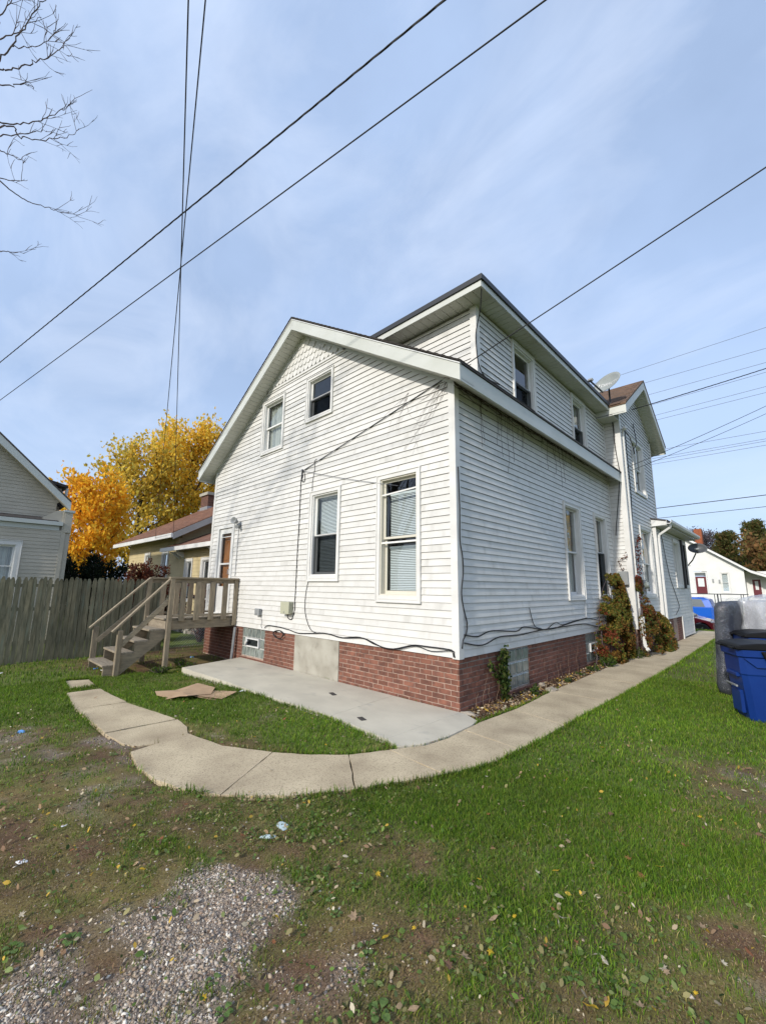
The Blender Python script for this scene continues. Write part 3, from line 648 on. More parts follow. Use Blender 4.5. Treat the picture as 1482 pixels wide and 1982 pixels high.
# dormer roof: almost flat slab with dark gutter edge
DE, DY = .30, .33
xin = AX + (ZT - 6.1) / SL
q = MB().box((xin - .25, DY, ZD + .03), (DE, 7.3, ZD + .17)); q.build('roof', 'roof', house)['label'] = 'nearly flat dark dormer roof'
f = MB().box((xin, DY - .025, ZD - .005), (DE + .022, DY, ZD + .095)); f.build('rake_fascia', 'fascia', house)
f = MB().box((DE, DY, ZD - .005), (DE + .024, 6.75, ZD + .095)); f.build('eave_fascia', 'fascia', house)
f = MB().box((xin - .1, DY - .05, ZD + .1), (DE + .05, DY + .02, ZD + .185)).box((DE - .02, DY, ZD + .1), (DE + .052, 6.80, ZD + .185)); f.build('drip_edge', 'gutter_dark', house)
s4 = MB(); n = 50
for i in range(n): s4.box((0, YD + (YE - YD) * i / n + .004, ZD + .004), (DE, YD + (YE - YD) * (i + 1) / n - .004, ZD + .02))
for i in range(16): s4.box((xin + (DE - xin) * i / 16 + .004, DY, ZD + .004), (xin + (DE - xin) * (i + 1) / 16 - .004, YD, ZD + .02))
s4.box((xin, DY, ZD + .0201), (DE, YE, ZD + .028)); props(s4.build('soffit', 'soffit', house), kind='stuff')
vp = MB().lathe([(.035, 0), (.035, .42), (.02, .43)], (-.9, 1.6, ZD + .15), n=10); vp.build('vent_pipe', 'metal', house)

# front wing -----------------------------------------------------------
XW, YW1 = .38, 10.43; WY = 8.75; WZ = 7.60; WB = 7.34
RET = Face((0, YE, 0), (1, 0, 0), (0, -1, 0)); WS = Face((XW, 0, 0), (0, 1, 0), (1, 0, 0))
wtp = lambda y: WZ - SL * abs(y - WY); wbt = lambda y: WB - SL * abs(y - WY)
wing = wall('wing_wall', RET, house, .64, 6.25, lambda z: -.3, lambda z: XW, [])
siding(RET, wing, ZS, 6.12, lambda z: .02, lambda z: XW - .10, [], seedn=5)
hw = [ins(h) for h in ((8.06, 9.30, 1.33, 3.26), (8.05, 9.26, 4.16, 5.76))]
ww = wall('wing_wall', WS, house, .85, WB, lambda z: max(YE, WY - (WB - z) / SL), lambda z: min(YW1, WY + (WB - z) / SL), hw, breaks=(6.28,))
siding(WS, ww, .86, 7.2, lambda z: max(YE + .085, WY - (WB - z) / SL), lambda z: min(YW1 - .07, WY + (WB - z) / SL), hw, seedn=6)
wall('wing_wall', Face((0, YW1, 0), (1, 0, 0), (0, 1, 0)), house, .6, 6.2, lambda z: -4, lambda z: XW, [], mat='siding')
c = MB(); fbox(c, RET, XW - .10, XW + .024, 0, .024, .60, 6.2); fbox(c, WS, YE, YE + .085, 0, .0245, .60, 6.2); c.build('corner_trim', 'trim', house)
c = MB(); fbox(c, WS, YW1 - .07, YW1, 0, .024, 3.7, 6.15); c.build('corner_trim', 'trim', house)
window(house, WS, 8.05, 9.26, 4.16, 5.76, meet=4.95, cover='curtain', cw=.09, sillh=.09, mull=True, lcover='dark', label='paired upper window in the front wing gable')
window(house, WS, 8.06, 9.30, 1.33, 3.26, meet=2.25, cover='curtain', cw=.09, sillh=.10, label='lower wing window beside the drainpipe')
GX = .715                                        # gable fascia face
r2 = MB()
for sgn in (1, -1):
    ye = WY + sgn * 2.30
    r2.prism([(GX + .012, WY, wtp(WY)), (GX + .012, ye, wtp(ye)), (GX + .012, ye, wtp(ye) - .05), (GX + .012, WY, wtp(WY) - .05)], (-5, 0, 0))
wr2 = r2.build('roof', 'roof_brown', house); wr2['label'] = 'brown shingled gable roof of the front wing'
st_ = MB()                                       # visible slope: shingle tabs with real butts
rr = random.Random(5); i = 0; ye = WY - 2.32
while True:
    y0 = ye + i * .118; y1 = y0 + .16
    if y0 > WY: break
    x = GX + .015 - rr.uniform(0, .2); x_end = -2.6
    while x > x_end:
        wt_ = rr.choice((.14, .2, .3)); xa = max(x - wt_, x_end); e = rr.uniform(0, .006)
        yb = min(y1, WY)
        st_.hexa([(xa + .003, y0, wtp(y0) + .001), (x - .001, y0, wtp(y0) + .001), (x - .001, yb, wtp(yb) + .001), (xa + .003, yb, wtp(yb) + .001),
                  (xa + .003, y0, wtp(y0) + .014 + e), (x - .001, y0, wtp(y0) + .014 + e), (x - .001, yb, wtp(yb) + .004), (xa + .003, yb, wtp(yb) + .004)], rr.choice((0, 0, 1)))
        x = xa
    i += 1
M['roof_brown2'] = pm('roof_shingle_brown_dark', (0.095, 0.06, 0.04), (0.13, 0.085, 0.06), 6, 0.95, 0.004, 50)
props(st_.build('shingle_tabs', ['roof_brown', 'roof_brown2'], wr2), kind='stuff')
for sgn in (1, -1):
    ye = WY + sgn * 2.28
    f = MB(); f.prism([(GX, WY, wbt(WY) - .02), (GX, ye, wbt(ye) - .02), (GX, ye, wtp(ye) - .05), (GX, WY, wtp(WY) - .05)], (-.035, 0, 0)); f.build('rake_fascia', 'fascia', house)
    e = MB().box((-1.6, min(ye, ye - sgn * .03), wbt(ye) - .02), (GX - .035, max(ye, ye - sgn * .03), wtp(ye) - .05)); e.build('eave_fascia', 'fascia', house)
    s2 = MB(); n = 30
    for i in range(n):
        y0 = WY + sgn * 2.25 * i / n + sgn * .004; y1 = WY + sgn * 2.25 * (i + 1) / n - sgn * .004
        s2.prism([(XW, y0, wbt(y0) - .003), (XW, y1, wbt(y1) - .003), (XW, y1, wbt(y1) + .01), (XW, y0, wbt(y0) + .01)], (GX - .035 - XW, 0, 0))
    s2.prism([(XW - 2, WY, wbt(WY) + .012), (XW - 2, ye, wbt(ye) + .012), (XW - 2, ye, wbt(ye) + .02), (XW - 2, WY, wbt(WY) + .02)], (GX - .035 - XW + 2, 0, 0))
    props(s2.build('soffit', 'soffit', house), kind='stuff')
    xs_ = MB().box((-.2, min(WY + sgn * 1.68, ye), wbt(ye) + .0), (XW + .02, max(WY + sgn * 1.68, ye), wbt(ye) + .014)); xs_.build('soffit', 'soffit', house)

# one-storey front addition
XA, YA0, YA1 = .46, 9.62, 14.35
AS = Face((XA, 0, 0), (0, 1, 0), (1, 0, 0)); AR = Face((0, YA0, 0), (1, 0, 0), (0, -1, 0))
ha = [ins((11.9, 13.0, 1.62, 3.22)), ins((13.25, 14.2, 1.62, 3.22))]
aw = wall('addition_wall', AS, house, .02, 3.40, lambda z: YA0, lambda z: YA1, [(YA0 - 1, 12.2, 0, .70)] + ha)
siding(AS, aw, .70, 3.36, lambda z: YA0 + .05, lambda z: YA1 - .06, ha, seedn=7)
siding(AS, aw, .04, .70, lambda z: 12.28, lambda z: YA1 - .06, [], seedn=8)
wall('addition_wall', AR, house, .02, 3.4, lambda z: XW - .3, lambda z: XA, [], mat='trim')
wall('addition_wall', Face((0, YA1, 0), (1, 0, 0), (0, 1, 0)), house, .02, 3.4, lambda z: XL, lambda z: XA, [], mat='siding')
for q in ((YA1 - .06, YA1, .022, .04, 3.38), (YA0, YA0 + .05, .022, .66, 3.38), (12.2, 12.28, .03, -.02, .70)):
    c = MB(); fbox(c, AS, q[0], q[1], 0, q[2], q[3], q[4]); c.build('corner_trim', 'trim', house)
window(house, AS, 11.9, 13.0, 1.62, 3.22, single=True, cover='curtain', cw=.09, label='narrow boarded-looking window in the front addition')
window(house, AS, 13.25, 14.2, 1.62, 3.22, single=True, cover='darkcurtain', cw=.05, sashmat='dark_sash', label='dark-framed window at the front end of the addition')
s_ = MB(); fbox(s_, AS, 13.08, 13.22, .02, .10, 1.60, 3.28); s_.build('shutter', 'gutter_dark', house)
ae = .80; zr = lambda x: 3.62 - .22 * (x - .46)
r = MB(); r.prism([(XW - 3, YA0 - .08, zr(XW - 3)), (ae, YA0 - .08, zr(ae)), (ae, YA0 - .08, zr(ae) - .05), (XW - 3, YA0 - .08, zr(XW - 3) - .05)], (0, YA1 - YA0 + .45, 0)); r.build('roof', 'roof', house)['label'] = 'low dark roof of the front addition'
f = MB(); f.prism([(XW, YA0 - .07, 3.38), (ae - .02, YA0 - .07, 3.40), (ae - .02, YA0 - .07, zr(ae) - .04), (XW, YA0 - .07, zr(XW) - .04)], (0, .03, 0)); f.build('rake_fascia', 'white_paint', house)
so_ = MB(); n = 40
for i in range(n): so_.box((XA, YA0 - .04 + (YA1 - YA0 + .35) * i / n + .004, 3.375), (ae - .02, YA0 - .04 + (YA1 - YA0 + .35) * (i + 1) / n - .004, 3.39))
so_.box((XA, YA0 - .04, 3.391), (ae - .02, YA1 + .3, 3.40)); props(so_.build('soffit', 'soffit', house), kind='stuff')
gt = MB(); prof = [(ae - .03, 3.42), (ae + .06, 3.42), (ae + .10, 3.47), (ae + .10, 3.54), (ae + .085, 3.54), (ae + .085, 3.475), (ae + .055, 3.435), (ae - .018, 3.435), (ae - .018, 3.54), (ae - .03, 3.54)]
gt.prism([(x, YA0 - .10, z) for x, z in prof], (0, YA1 - YA0 + .5, 0)); gt.build('gutter', 'white_paint', house)
def downspout(pts, w=.062, name='downspout', mat='white_paint', parent=house):
    b = MB()
    for p, q in zip(pts[:-1], pts[1:]): b.beam(p, q, w, w * .75, upv=(0, 1, 0.001))
    return b.build(name, mat, parent, bevel=.006)
downspout([(ae + .04, YA0 + .06, 3.42), (ae + .03, YA0 + .06, 3.33), (XA + .07, YA0 + .12, 3.14), (XA + .055, YA0 + .12, 3.05), (XA + .055, YA0 + .12, .68), (XA + .12, YA0 + .12, .60)])
cr0 = MB().lathe([(.022, 0), (.022, 1)], n=8)
mast = MB().tube([(XW + .05, YE + .13, .35), (XW + .05, YE + .13, 5.62), (XW + .07, YE + .11, 5.72)], .024, 8); mast.lathe([(.05, 0), (.06, .05), (.03, .09)], (XW + .08, YE + .1, 5.70), (.6, -.5, .1), 8); mast.build('service_mast', 'white_paint', house)
downspout([(XW + .12, YE - .05 + .1, .9), (XW + .12, YE + .05, .25), (XW + .2, YE - .02, .12)], .075, 'downspout', 'white_paint')

# chimney-free main ridge cap over the wing junction keeps the volume closed
cl = MB().prism([(AX, YE + 1.2, rt(AX) - .05), (EX, YE + 1.2, rt(EX) - .05), (EX, YE + 1.2, 3.4), (XL, YE + 1.2, 3.4), (XL, YE + 1.2, rt(XL))], (0, .1, 0)); cl.build('partition', 'sheath', house)
# ------------------------------------------------------------------ brick foundation
def brickmesh(seed):
    rs = random.Random(seed); b = MB(); L, H, D = .192, .057, .03
    j = lambda s: rs.uniform(-s, s)
    P = []
    for z in (-H / 2, H / 2):
        for x, y in ((-L / 2, 0), (L / 2, 0), (L / 2, -D), (-L / 2, -D)): P.append((x + j(.003), y, z + j(.002)))
    b.hexa(P); return b.mesh('brick', 'brick', bevel=.004)
BM = [brickmesh(i) for i in range(6)]
bricks = []                                      # (face kind, u, z, width factor)
CH = .0677
def lay(face_id, u0, u1, z_top, rows, holes, rnd):
    for r in range(rows):
        zc = z_top - .5 * CH - r * CH; off = 0 if r % 2 else .1015
        n = int((u1 - u0) / .203) + 2
        for i in range(-1, n):
            a = u0 + i * .203 + off; b_ = a + .203
            a, b_ = max(a, u0), min(b_, u1)
            if b_ - a < .04: continue
            segs = [(a, b_)]
            for h in holes:
                if h[2] < zc < h[3]:
                    ns = []
                    for p, q in segs:
                        if h[1] <= p or h[0] >= q: ns.append((p, q)); continue
                        if h[0] - p > .035: ns.append((p, h[0]))
                        if q - h[1] > .035: ns.append((h[1], q))
                    segs = ns
            for p, q in segs: bricks.append((face_id, (p + q) / 2, zc, (q - p) / .203))
GBR = (-5.63, -4.72, .055, .632); PATCH = (-3.64, -2.37, -.2, .64)
GBS = (1.15, 1.995, .05, .62); GBS2 = (4.62, 5.48, .06, .612)
lay('r', -7.55, 0, ZS - .002, 11, [GBR, PATCH], 1)
lay('s', 0, YE, ZS - .002, 11, [GBS, GBS2], 2)
lay('w', YE + .0, 9.6, .85, 13, [(7.9, 8.5, 0, .7)], 3)
lay('a', YA0 if False else 9.62, 12.2, .70, 11, [(10.9, 11.5, 0, .68)], 4)
FC = {'r': (Face((0, .036, 0), (1, 0, 0), (0, -1, 0)), 0), 's': (Face((-.036, 0, 0), (0, 1, 0), (1, 0, 0)), math.pi / 2), 'w': (Face((XW - .036, 0, 0), (0, 1, 0), (1, 0, 0)), math.pi / 2), 'a': (Face((XA - .036, 0, 0), (0, 1, 0), (1, 0, 0)), math.pi / 2)}
fnd = {}
def mwall(name, key, u0, u1, z1, holes):
    b = MB(); fc = FC[key][0]
    for (za, zb, p, q, r, t) in cells(-.25, z1, lambda z: u0, lambda z: u1, holes):
        fbox(b, fc, p, q, -.12, .0235, za, zb)
    fnd[key] = b.build(name, 'mortar', house)
mwall('rear_foundation', 'r', -7.55, -.016, ZS + .02, [GBR, PATCH]); mwall('side_foundation', 's', .016, YE, ZS + .02, [GBS, GBS2])
rf = MB().box((-.2, YE - .04, -.25), (XW - .06, YE - .005, .66)); rf.build('return_foundation', 'brick', house)
mwall('wing_foundation', 'w', YE, 9.62, .87, []); mwall('addition_foundation', 'a', 9.62, 12.25, .72, [])
def bpos(k, u, z): return FC[k][0].p(u, 0, z)
bricks.sort(key=lambda b: ((bpos(*b[:3]) - CAM).length, 0) if not (b[0] == 'r' and b[1] < -5.95) else (99, 0))
far = {}
rb_ = random.Random(3)
cnt = {}
for k, u, z, f in bricks:
    if z < -.16: continue
    cnt[k] = cnt.get(k, 0) + 1
    me = rb_.choice(BM); pr = rb_.uniform(-.0025, .0025); loc = FC[k][0].p(u, pr, z)
    if sum(cnt.values()) <= 300:
        inst('brick', me, fnd[k], loc, (0, 0, FC[k][1]), (f * .203 / .203 if f > .95 else (f * .203 - .011) / .192, 1, 1))
    else:
        far.setdefault(k, []).append((loc, me, f))
for k, lst in far.items():
    b = MB(); fc = FC[k][0]
    for loc, me, f in lst:
        w = max(.02, (f * .203 - .011)) / 2; c = Vector(loc) - Vector((0, 0, 0))
        N_ = fc.N; b.obox(c + N_ * .015, fc.U * w, N_ * .015, (0, 0, .0285))
    props(b.build('brickwork', 'brick', fnd[k]), kind='stuff')
# bricks were modelled with their face at +depth: shift singles outwards
pt = MB(); fbox(pt, REAR, PATCH[0], PATCH[1], -.1, .004, -.2, .64); pt.build('cement_patch', 'concrete_patch', house)
sl_ = MB(); fbox(sl_, REAR, XL, 0, -.06, .010, ZS - .004, ZS + .012); fbox(sl_, SIDE, .0, YE, -.06, .010, ZS - .004, ZS + .0122); sl_.build('sill_flashing', 'gap_shade_grime', house)
# glass-block windows
gb = MB(); fbox(gb, REAR, -.085, .085, -.09, 0, -.085, .085)
def gblock(W_, H_):
    b = MB(); n = 6
    b.box((-W_ / 2, -.06, -H_ / 2), (W_ / 2, -.012, H_ / 2))
    return b.mesh('glass_block', 'glass_block', bevel=.012)
def blockwin(face, rotz, u0, u1, z0, z1, nc, nr, vent, label, name='block_window'):
    b = MB(); fbox(b, face, u0, u1, -.12, -.022, z0, z1); w = b.build(name, 'mortar_pale', house); w['label'] = label
    bw, bh = (u1 - u0) / nc, (z1 - z0) / nr; me = gblock(bw - .020, bh - .020)
    for i in range(nc):
        for j in range(nr):
            if vent and vent[0] <= i < vent[1] and j == nr // 2: continue
            inst('glass_block', me, w, face.p(u0 + bw * (i + .5), -.068, z0 + bh * (j + .5)), (0, 0, rotz))
    if vent:
        a, b_ = u0 + bw * vent[0], u0 + bw * vent[1]; c0, c1 = z0 + bh * (nr // 2), z0 + bh * (nr // 2 + 1)
        f = MB(); frame(f, face, a + .004, b_ - .004, c0 + .004, c1 - .004, .026, -.06, .02); f.build('vent_frame', 'white_paint', w)
        MB().poly([face.p(a, -.012, c0), face.p(b_, -.012, c0), face.p(b_, -.012, c1), face.p(a, -.012, c1)]).build('vent_pane', 'dark_pane', w)
    return w
M['mortar_pale'] = pm('mortar_pale', (0.42, 0.42, 0.39), rough=0.9)
M['dark_pane'] = pm('dark_pane', (0.02, 0.025, 0.028), rough=0.12, spec=0.7)
w = blockwin(REAR, 0, *GBR, 5, 3, (1, 4), 'glass-block basement window with an open white vent')
f = MB(); f.beam(REAR.p(-5.44, .03, .30), REAR.p(-5.26, .09, .40), .02, .07); f.build('vent_sash', 'white_paint', w)
blockwin(SIDE, math.pi / 2, *GBS, 4, 3, None, 'glass-block basement window with wavy blocks by the ivy')
blockwin(SIDE, math.pi / 2, *GBS2, 4, 3, (1, 3), 'glass-block basement window with small white vent')
gp2 = MB(); fbox(gp2, FC['a'][0], 10.9, 11.5, -.05, .012, 0, .68); gp2.build('cover_panel', 'glass_block', house)

# ------------------------------------------------------------------ fixtures fixed to the walls
def wallbox(name, u0, u1, z0, z1, d, mat, label, cat, face=REAR, n0=.018):
    t = thing(name, label, cat, face.p((u0 + u1) / 2, n0, z0)); b = MB(); fbox(b, face, u0, u1, n0, n0 + d * .75, z0, z1); b.build('box', mat, t, bevel=.008)
    b = MB(); fbox(b, face, u0 - .006, u1 + .006, n0 + d * .75, n0 + d, z0 - .006, z1 + .006); b.build('lid', mat, t, bevel=.008)
    b = MB().lathe([(.010, 0), (.010, .012)], face.p((u0 + u1) / 2, n0 + d, z0 + .03), face.N, 8); b.build('screw', 'metal', t); return t
wallbox('telephone_box', -3.99, -3.72, 1.015, 1.235, .11, 'utilbox', 'beige utility box on the rear siding', 'box')
wallbox('cable_box', -5.0, -4.84, .93, 1.06, .08, 'greybox', 'small grey cable box over the glass-block window', 'box')
wallbox('meter_box', .10, .30, 1.66, 1.98, .12, 'greybox', 'grey electric box on the narrow wall above the vine', 'box', face=RET)
t = thing('electric_meter', 'round electric meter beside the lower wing window', 'meter', (XW, 7.72, 1.6))
MB().box((XW + .018, 7.62, 1.45), (XW + .10, 7.86, 1.80)).build('meter_base', 'greybox', t, bevel=.01)
MB().lathe([(.09, 0), (.09, .05), (.075, .09), (.05, .10)], (XW + .10, 7.74, 1.66), (1, 0, 0), 18).build('dial', 'glass_block', t, smooth=False)
# flood light beside the door
t = thing('flood_light', 'old grey twin floodlight above the storm door', 'lamp', (-6.08, -.02, 2.95))
MB().lathe([(.055, 0), (.055, .03), (.03, .04)], (-6.08, -.018, 2.93), (0, -1, 0), 14).build('mount', 'greybox', t)
MB().lathe([(.03, 0), (.04, .03), (.075, .10), (.082, .14), (.07, .14), (.03, .08), (.012, .08)], (-6.10, -.07, 3.02), (.35, -.85, .1), 18).build('lamp_head', 'greybox', t, smooth=True)
MB().tube([(-6.08, -.05, 2.94), (-6.11, -.09, 2.97), (-6.10, -.09, 3.02)], .012, 6).tube([(-6.08, -.05, 2.93), (-6.0, -.08, 2.90), (-5.95, -.1, 2.93)], .012, 6).build('arm', 'metal', t)
MB().lathe([(.02, 0), (.04, .03), (.045, .07)], (-6.02, -.09, 2.90), (.6, -.7, -.3), 14).build('sensor', 'greybox', t)
MB().tube([(-6.12, -.03, 2.98), (-6.3, -.03, 3.06), (-6.36, -.02, 3.06)], .008, 5).tube([(-6.10, -.025, 2.9), (-6.11, -.025, 2.2), (-6.12, -.025, 1.75)], .011, 5).build('conduit', 'metal', t)
b = MB().tube([(-5.90, -.08, -.1), (-5.86, -.06, .62)], .032, 8); o = b.build('drain_pipe', 'metal'); props(o, 'grey metal pipe standing beside the deck against the brick', 'pipe')

def cable(name, pts, r, label, mat='wire', cat='cable', n=5, group=None):
    # smooth through the points
    P = [Vector(p) for p in pts]; out = []
    for i in range(len(P) - 1):
        p0, p1, p2, p3 = P[max(i - 1, 0)], P[i], P[i + 1], P[min(i + 2, len(P) - 1)]
        k = max(2, min(10, int((p2 - p1).length / .06)))
        for j in range(k):
            t = j / k; out.append(.5 * ((2 * p1) + (p2 - p0) * t + (2 * p0 - 5 * p1 + 4 * p2 - p3) * t * t + (3 * p1 - p0 - 3 * p2 + p3) * t ** 3))
    out.append(P[-1]); o = MB().tube(out, r, n).build(name, mat, None, smooth=True); return props(o, label, cat, group)
def rpx(o, s, pts, n=.022):                       # crop pixels -> rear wall
    r = []
    for a, b in pts:
        p = on(o[0] + a / s, o[1] + b / s, 1, -n); r.append(p)
    return r
def spx(o, s, pts, n=.022):
    return [on(o[0] + a / s, o[1] + b / s, 0, n) for a, b in pts]
A_ = ((380, 880), 4.72); C_ = ((640, 1180), 4.631); K_ = ((880, 1160), 3.368)
cable('drop_cable', rpx(*A_, [(968, 145), (955, 260), (940, 600), (922, 900), (905, 1250), (898, 1345), (897, 1420), (870, 1505), (835, 1490), (835, 1455)]), .0085, 'black cable dropping down the rear wall to the beige box')
cable('cable_loop', rpx(*A_, [(985, 150), (992, 210), (985, 245), (968, 245), (962, 200), (965, 150)]), .007, 'small loop of black cable hanging from the wall bracket')
cable('thin_cable', rpx(*A_, [(1100, 40), (1080, 60), (1082, 130), (1062, 240), (1058, 340)], .024), .005, 'short thin cable above the left of two rear windows')
cable('thin_cable', rpx(*A_, [(1020, 1165), (1000, 1260), (990, 1400), (1010, 1520), (1050, 1605), (1110, 1632)], .024), .006, 'thin cable curling down below the rear window to the sill line')
cable('foundation_cable', rpx(*A_, [(625, 1585), (650, 1560), (760, 1575), (810, 1590), (850, 1600), (930, 1630), (1060, 1632), (1160, 1630)], .03) + rpx(*C_, [(10, 225), (110, 252), (270, 252), (350, 280), (460, 335), (560, 352), (640, 338), (740, 318), (860, 330), (1080, 362), (1104, 400), (1110, 432)], .03), .0085, 'thick black cable running along the bottom of the rear siding')
cable('foundation_cable', rpx(*C_, [(0, 222), (90, 250), (260, 246), (380, 305), (500, 345), (620, 352), (760, 325), (900, 372), (1060, 368), (1090, 382), (1098, 425)], .036), .0055, 'thin second cable drooping along the rear siding bottom')
cable('cable_coil', [REAR.p(-4.15 + .17 * math.cos(t) * (1 + .1 * math.sin(3 * t)), .035 + .012 * math.sin(2.3 * t), .60 + .075 * math.sin(t)) for t in [k * .5 for k in range(27)]], .008, 'tangled coil of black cable hanging at the brick line')
cable('thin_cable', rpx(*A_, [(590, 1480), (600, 1530), (590, 1560), (600, 1585)], .024), .004, 'thin grey wire below the small cable box', 'wire_grey')
cable('corner_cable', spx((640, 880), 5.214, [(1283, 120), (1290, 300), (1300, 560), (1302, 860), (1325, 1010), (1335, 1180), (1318, 1400), (1345, 1580), (1375, 1700), (1365, 1810), (1335, 1870), (1325, 1960)], .03), .009, 'black cable hugging the shaded house corner')
cable('side_cable', spx(*K_, [(62, 232), (150, 242), (240, 205), (400, 208), (450, 180), (560, 195), (640, 190), (720, 165), (860, 125), (960, 142), (985, 135)], .035), .009, 'upper black cable wandering along the side siding')
cable('side_cable', spx(*K_, [(62, 286), (180, 298), (290, 245), (420, 232), (560, 200), (700, 178), (840, 160), (930, 178), (985, 172)], .035), .009, 'lower black cable wandering along the side siding')
cable('side_cable', spx(*K_, [(485, 55), (500, 120), (520, 175), (565, 192)], .03), .007, 'short cable stub rising from the side cables')
cable('side_cable', spx(*K_, [(600, 195), (655, 152), (700, 165), (780, 140), (860, 120)], .045), .007, 'kinked cable arching above the side cables')
cable('hanging_cord', spx(*K_, [(848, -20), (852, 50), (854, 118)], .03), .006, 'white cord hanging below the first side window', 'white_paint')
Ec = ((780, 640), 6.736)
cable('dormer_cable', [(.30, .36, 6.12), (.27, .40, 6.0), (.18, .5, 5.8), (.03, .615, 5.55), (.03, .61, 5.3), (.045, .64, 5.0), (.06, .8, 4.84), (.2, 1.0, 4.73)], .009, 'black cable running down the dormer corner')
cable('wall_cable', [(.25, 7.02, 6.0), (.26, 7.02, 5.2), (.30, 7.02, 4.7), (.33, 6.9, 4.35), (.12, 7.02, 3.1), (.10, 7.02, 2.9)], .010, 'black cable hanging down the narrow lit wall')
cable('wall_cable', [(XW + .03, 7.5, 5.9), (XW + .04, 7.45, 5.0), (XW + .03, 7.5, 4.0), (XW + .03, 7.35, 3.0), (XW + .03, 7.42, 2.0)], .010, 'black cable running down the front wing wall')
cable('wall_cable', [(XA + .03, 10.2, 3.35), (XA + .03, 10.5, 2.6), (XA + .03, 10.9, 1.9), (XA + .03, 11.6, 1.3), (XA + .03, 11.8, 1.0), (XA + .03, 11.2, .8)], .009, 'black cable hanging down the addition wall')
cable('wall_cable', [(XW + .03, 7.25, 5.75), (XW + .10, 7.6, 5.6), (XW + .12, 7.9, 5.2), (XW + .08, 8.0, 5.35), (XW + .10, 8.3, 5.6), (XW + .05, 8.4, 6.1), (XW + .03, 8.5, 6.25)], .011, 'looped service cable under the wing gable')
# dead vine tracery on the siding
rv = random.Random(9)
for k, (px, py, L) in enumerate(((868, 735, 1.3), (850, 745, .9), (790, 760, .7))):
    p = on(px, py, 1, -.016); b = MB()
    for _ in range(5):
        q = Vector(p); d = Vector((-.8 + rv.uniform(-.3, .6), 0, -.5 + rv.uniform(-.4, .3))).normalized(); pts = [q.copy()]
        for s_i in range(int(L / .07)):
            d = (d + Vector((rv.uniform(-.45, .45), 0, rv.uniform(-.45, .35)))).normalized(); q = q + d * .07; q.z = min(q.z, rb(q.x) - .06); q.x = min(q.x, -.1); pts.append(q.copy())
        b.tube(pts, [max(.0012, .003 * (1 - i / len(pts))) for i in range(len(pts))], 4)
    o = b.build('dead_vine', 'twig'); props(o, ['dry dead vine stems clinging under the right rake at the corner', 'dry vine tracery on the siding left of the corner', 'fine dead tendrils on the upper rear siding'][k], 'vine')
for k, (y0, n_) in enumerate(((.5, 9), (2.2, 8), (3.9, 8))):
    b = MB()
    for _ in range(n_):
        q = Vector((.02, y0 + rv.uniform(-.7, .9), rb(0) - .02)); pts = [q.copy()]; L = rv.uniform(.2, 1.1)
        for i in range(int(L / .08)): q = q + Vector((0, rv.uniform(-.03, .03), -.08)); pts.append(q.copy())
        b.tube(pts, .0025, 4)
        q = Vector((.03, y0 + rv.uniform(-.8, .8), rb(0) - .03 - rv.random() * .06)); pts = [q.copy()]
        for i in range(10): q = q + Vector((rv.uniform(-.004, .004), .09, rv.uniform(-.03, .025))); pts.append(q.copy())
        b.tube(pts, .006, 4)
    o = b.build('dead_vine', 'twig'); props(o, ['dead vine stems hanging under the side eave at the corner', 'dead vine stems under the middle of the side eave', 'dead vine stems under the eave above the side windows'][k], 'vine')
# ------------------------------------------------------------------ deck and stairs
GD = -.118
dk = thing('deck_stairs', 'weathered grey wooden deck with stairs and railing at the rear door', 'deck', (-6.45, -1.4, GD))
XR, XD, YF, ZF = -5.95, -7.05, -1.50, .86
for i in range(11):                              # deck boards run along x
    y0 = -.03 - i * .137
    MB().box((XD - .02, y0 - .131, ZF - .03), (XR - .01, y0, ZF + random.uniform(-.002, .002))).build('deck_board', 'wood_h', dk, bevel=.004)
MB().box((XR - .045, YF, ZF - .22), (XR - .008, -.03, ZF - .034)).build('rim_joist', 'wood_y', dk) if False else None
M['wood_y'] = pm('weathered_wood_long', (0.31, 0.255, 0.175), (0.21, 0.172, 0.12), 5, 0.85, 0.003, 26, rnd=0.14, stretch=(6, 1.2, 6), c3=(0.10, 0.085, 0.06), s3=9, lo3=0.6, hi3=0.85)
for x in (XR - .045, XD): MB().box((x, YF + .02, ZF - .225), (x + .038, -.03, ZF - .036)).build('rim_joist', 'wood_y', dk, bevel=.004)
MB().box((XD + .04, YF + .02, ZF - .225), (XR - .05, YF + .058, ZF - .036)).build('rim_joist', 'wood_h', dk, bevel=.004)
for x in (-6.3, -6.68): MB().box((x, YF + .06, ZF - .22), (x + .038, -.04, ZF - .037)).build('joist', 'wood_y', dk)
def post(x, y, z0, z1, w=.088, d=.088, mat='wood', name='post'): return MB().box((x - w / 2, y - d / 2, z0), (x + w / 2, y + d / 2, z1)).build(name, mat, dk, bevel=.006)
post(XR + .03, YF + .04, GD - .1, 1.655); post(XD - .02, YF - .03, GD - .1, 1.655)
post(XR + .03, -.075, ZF - .2, 1.655, .05, .088); post(XD - .02, -.075, ZF - .2, 1.655, .05, .088)
YB = -2.30
post(XR + .02, YB, GD - .1, .68); post(XD - .01, YB - .14, GD - .1, .69, .05, .1)
for x in (XR + .03, XD - .02):                   # top rail, bottom rail, balusters
    MB().box((x - .07, YF - .02, 1.655), (x + .05, -.03, 1.693)).build('handrail', 'wood_y', dk, bevel=.005)
    MB().box((x - .045, YF + .0, 1.57), (x - .01, -.03, 1.654)).build('rail', 'wood_y', dk, bevel=.004)
    MB().box((x - .05, YF + .08, ZF + .03), (x + .02, -.12, ZF + .07)).build('rail', 'wood_y', dk, bevel=.004)
    for y in (-1.23, -.93, -.62, -.33): MB().box((x - .008, y - .055, ZF - .06), (x + .028, y + .055, 1.60)).build('baluster', 'wood', dk, bevel=.004)
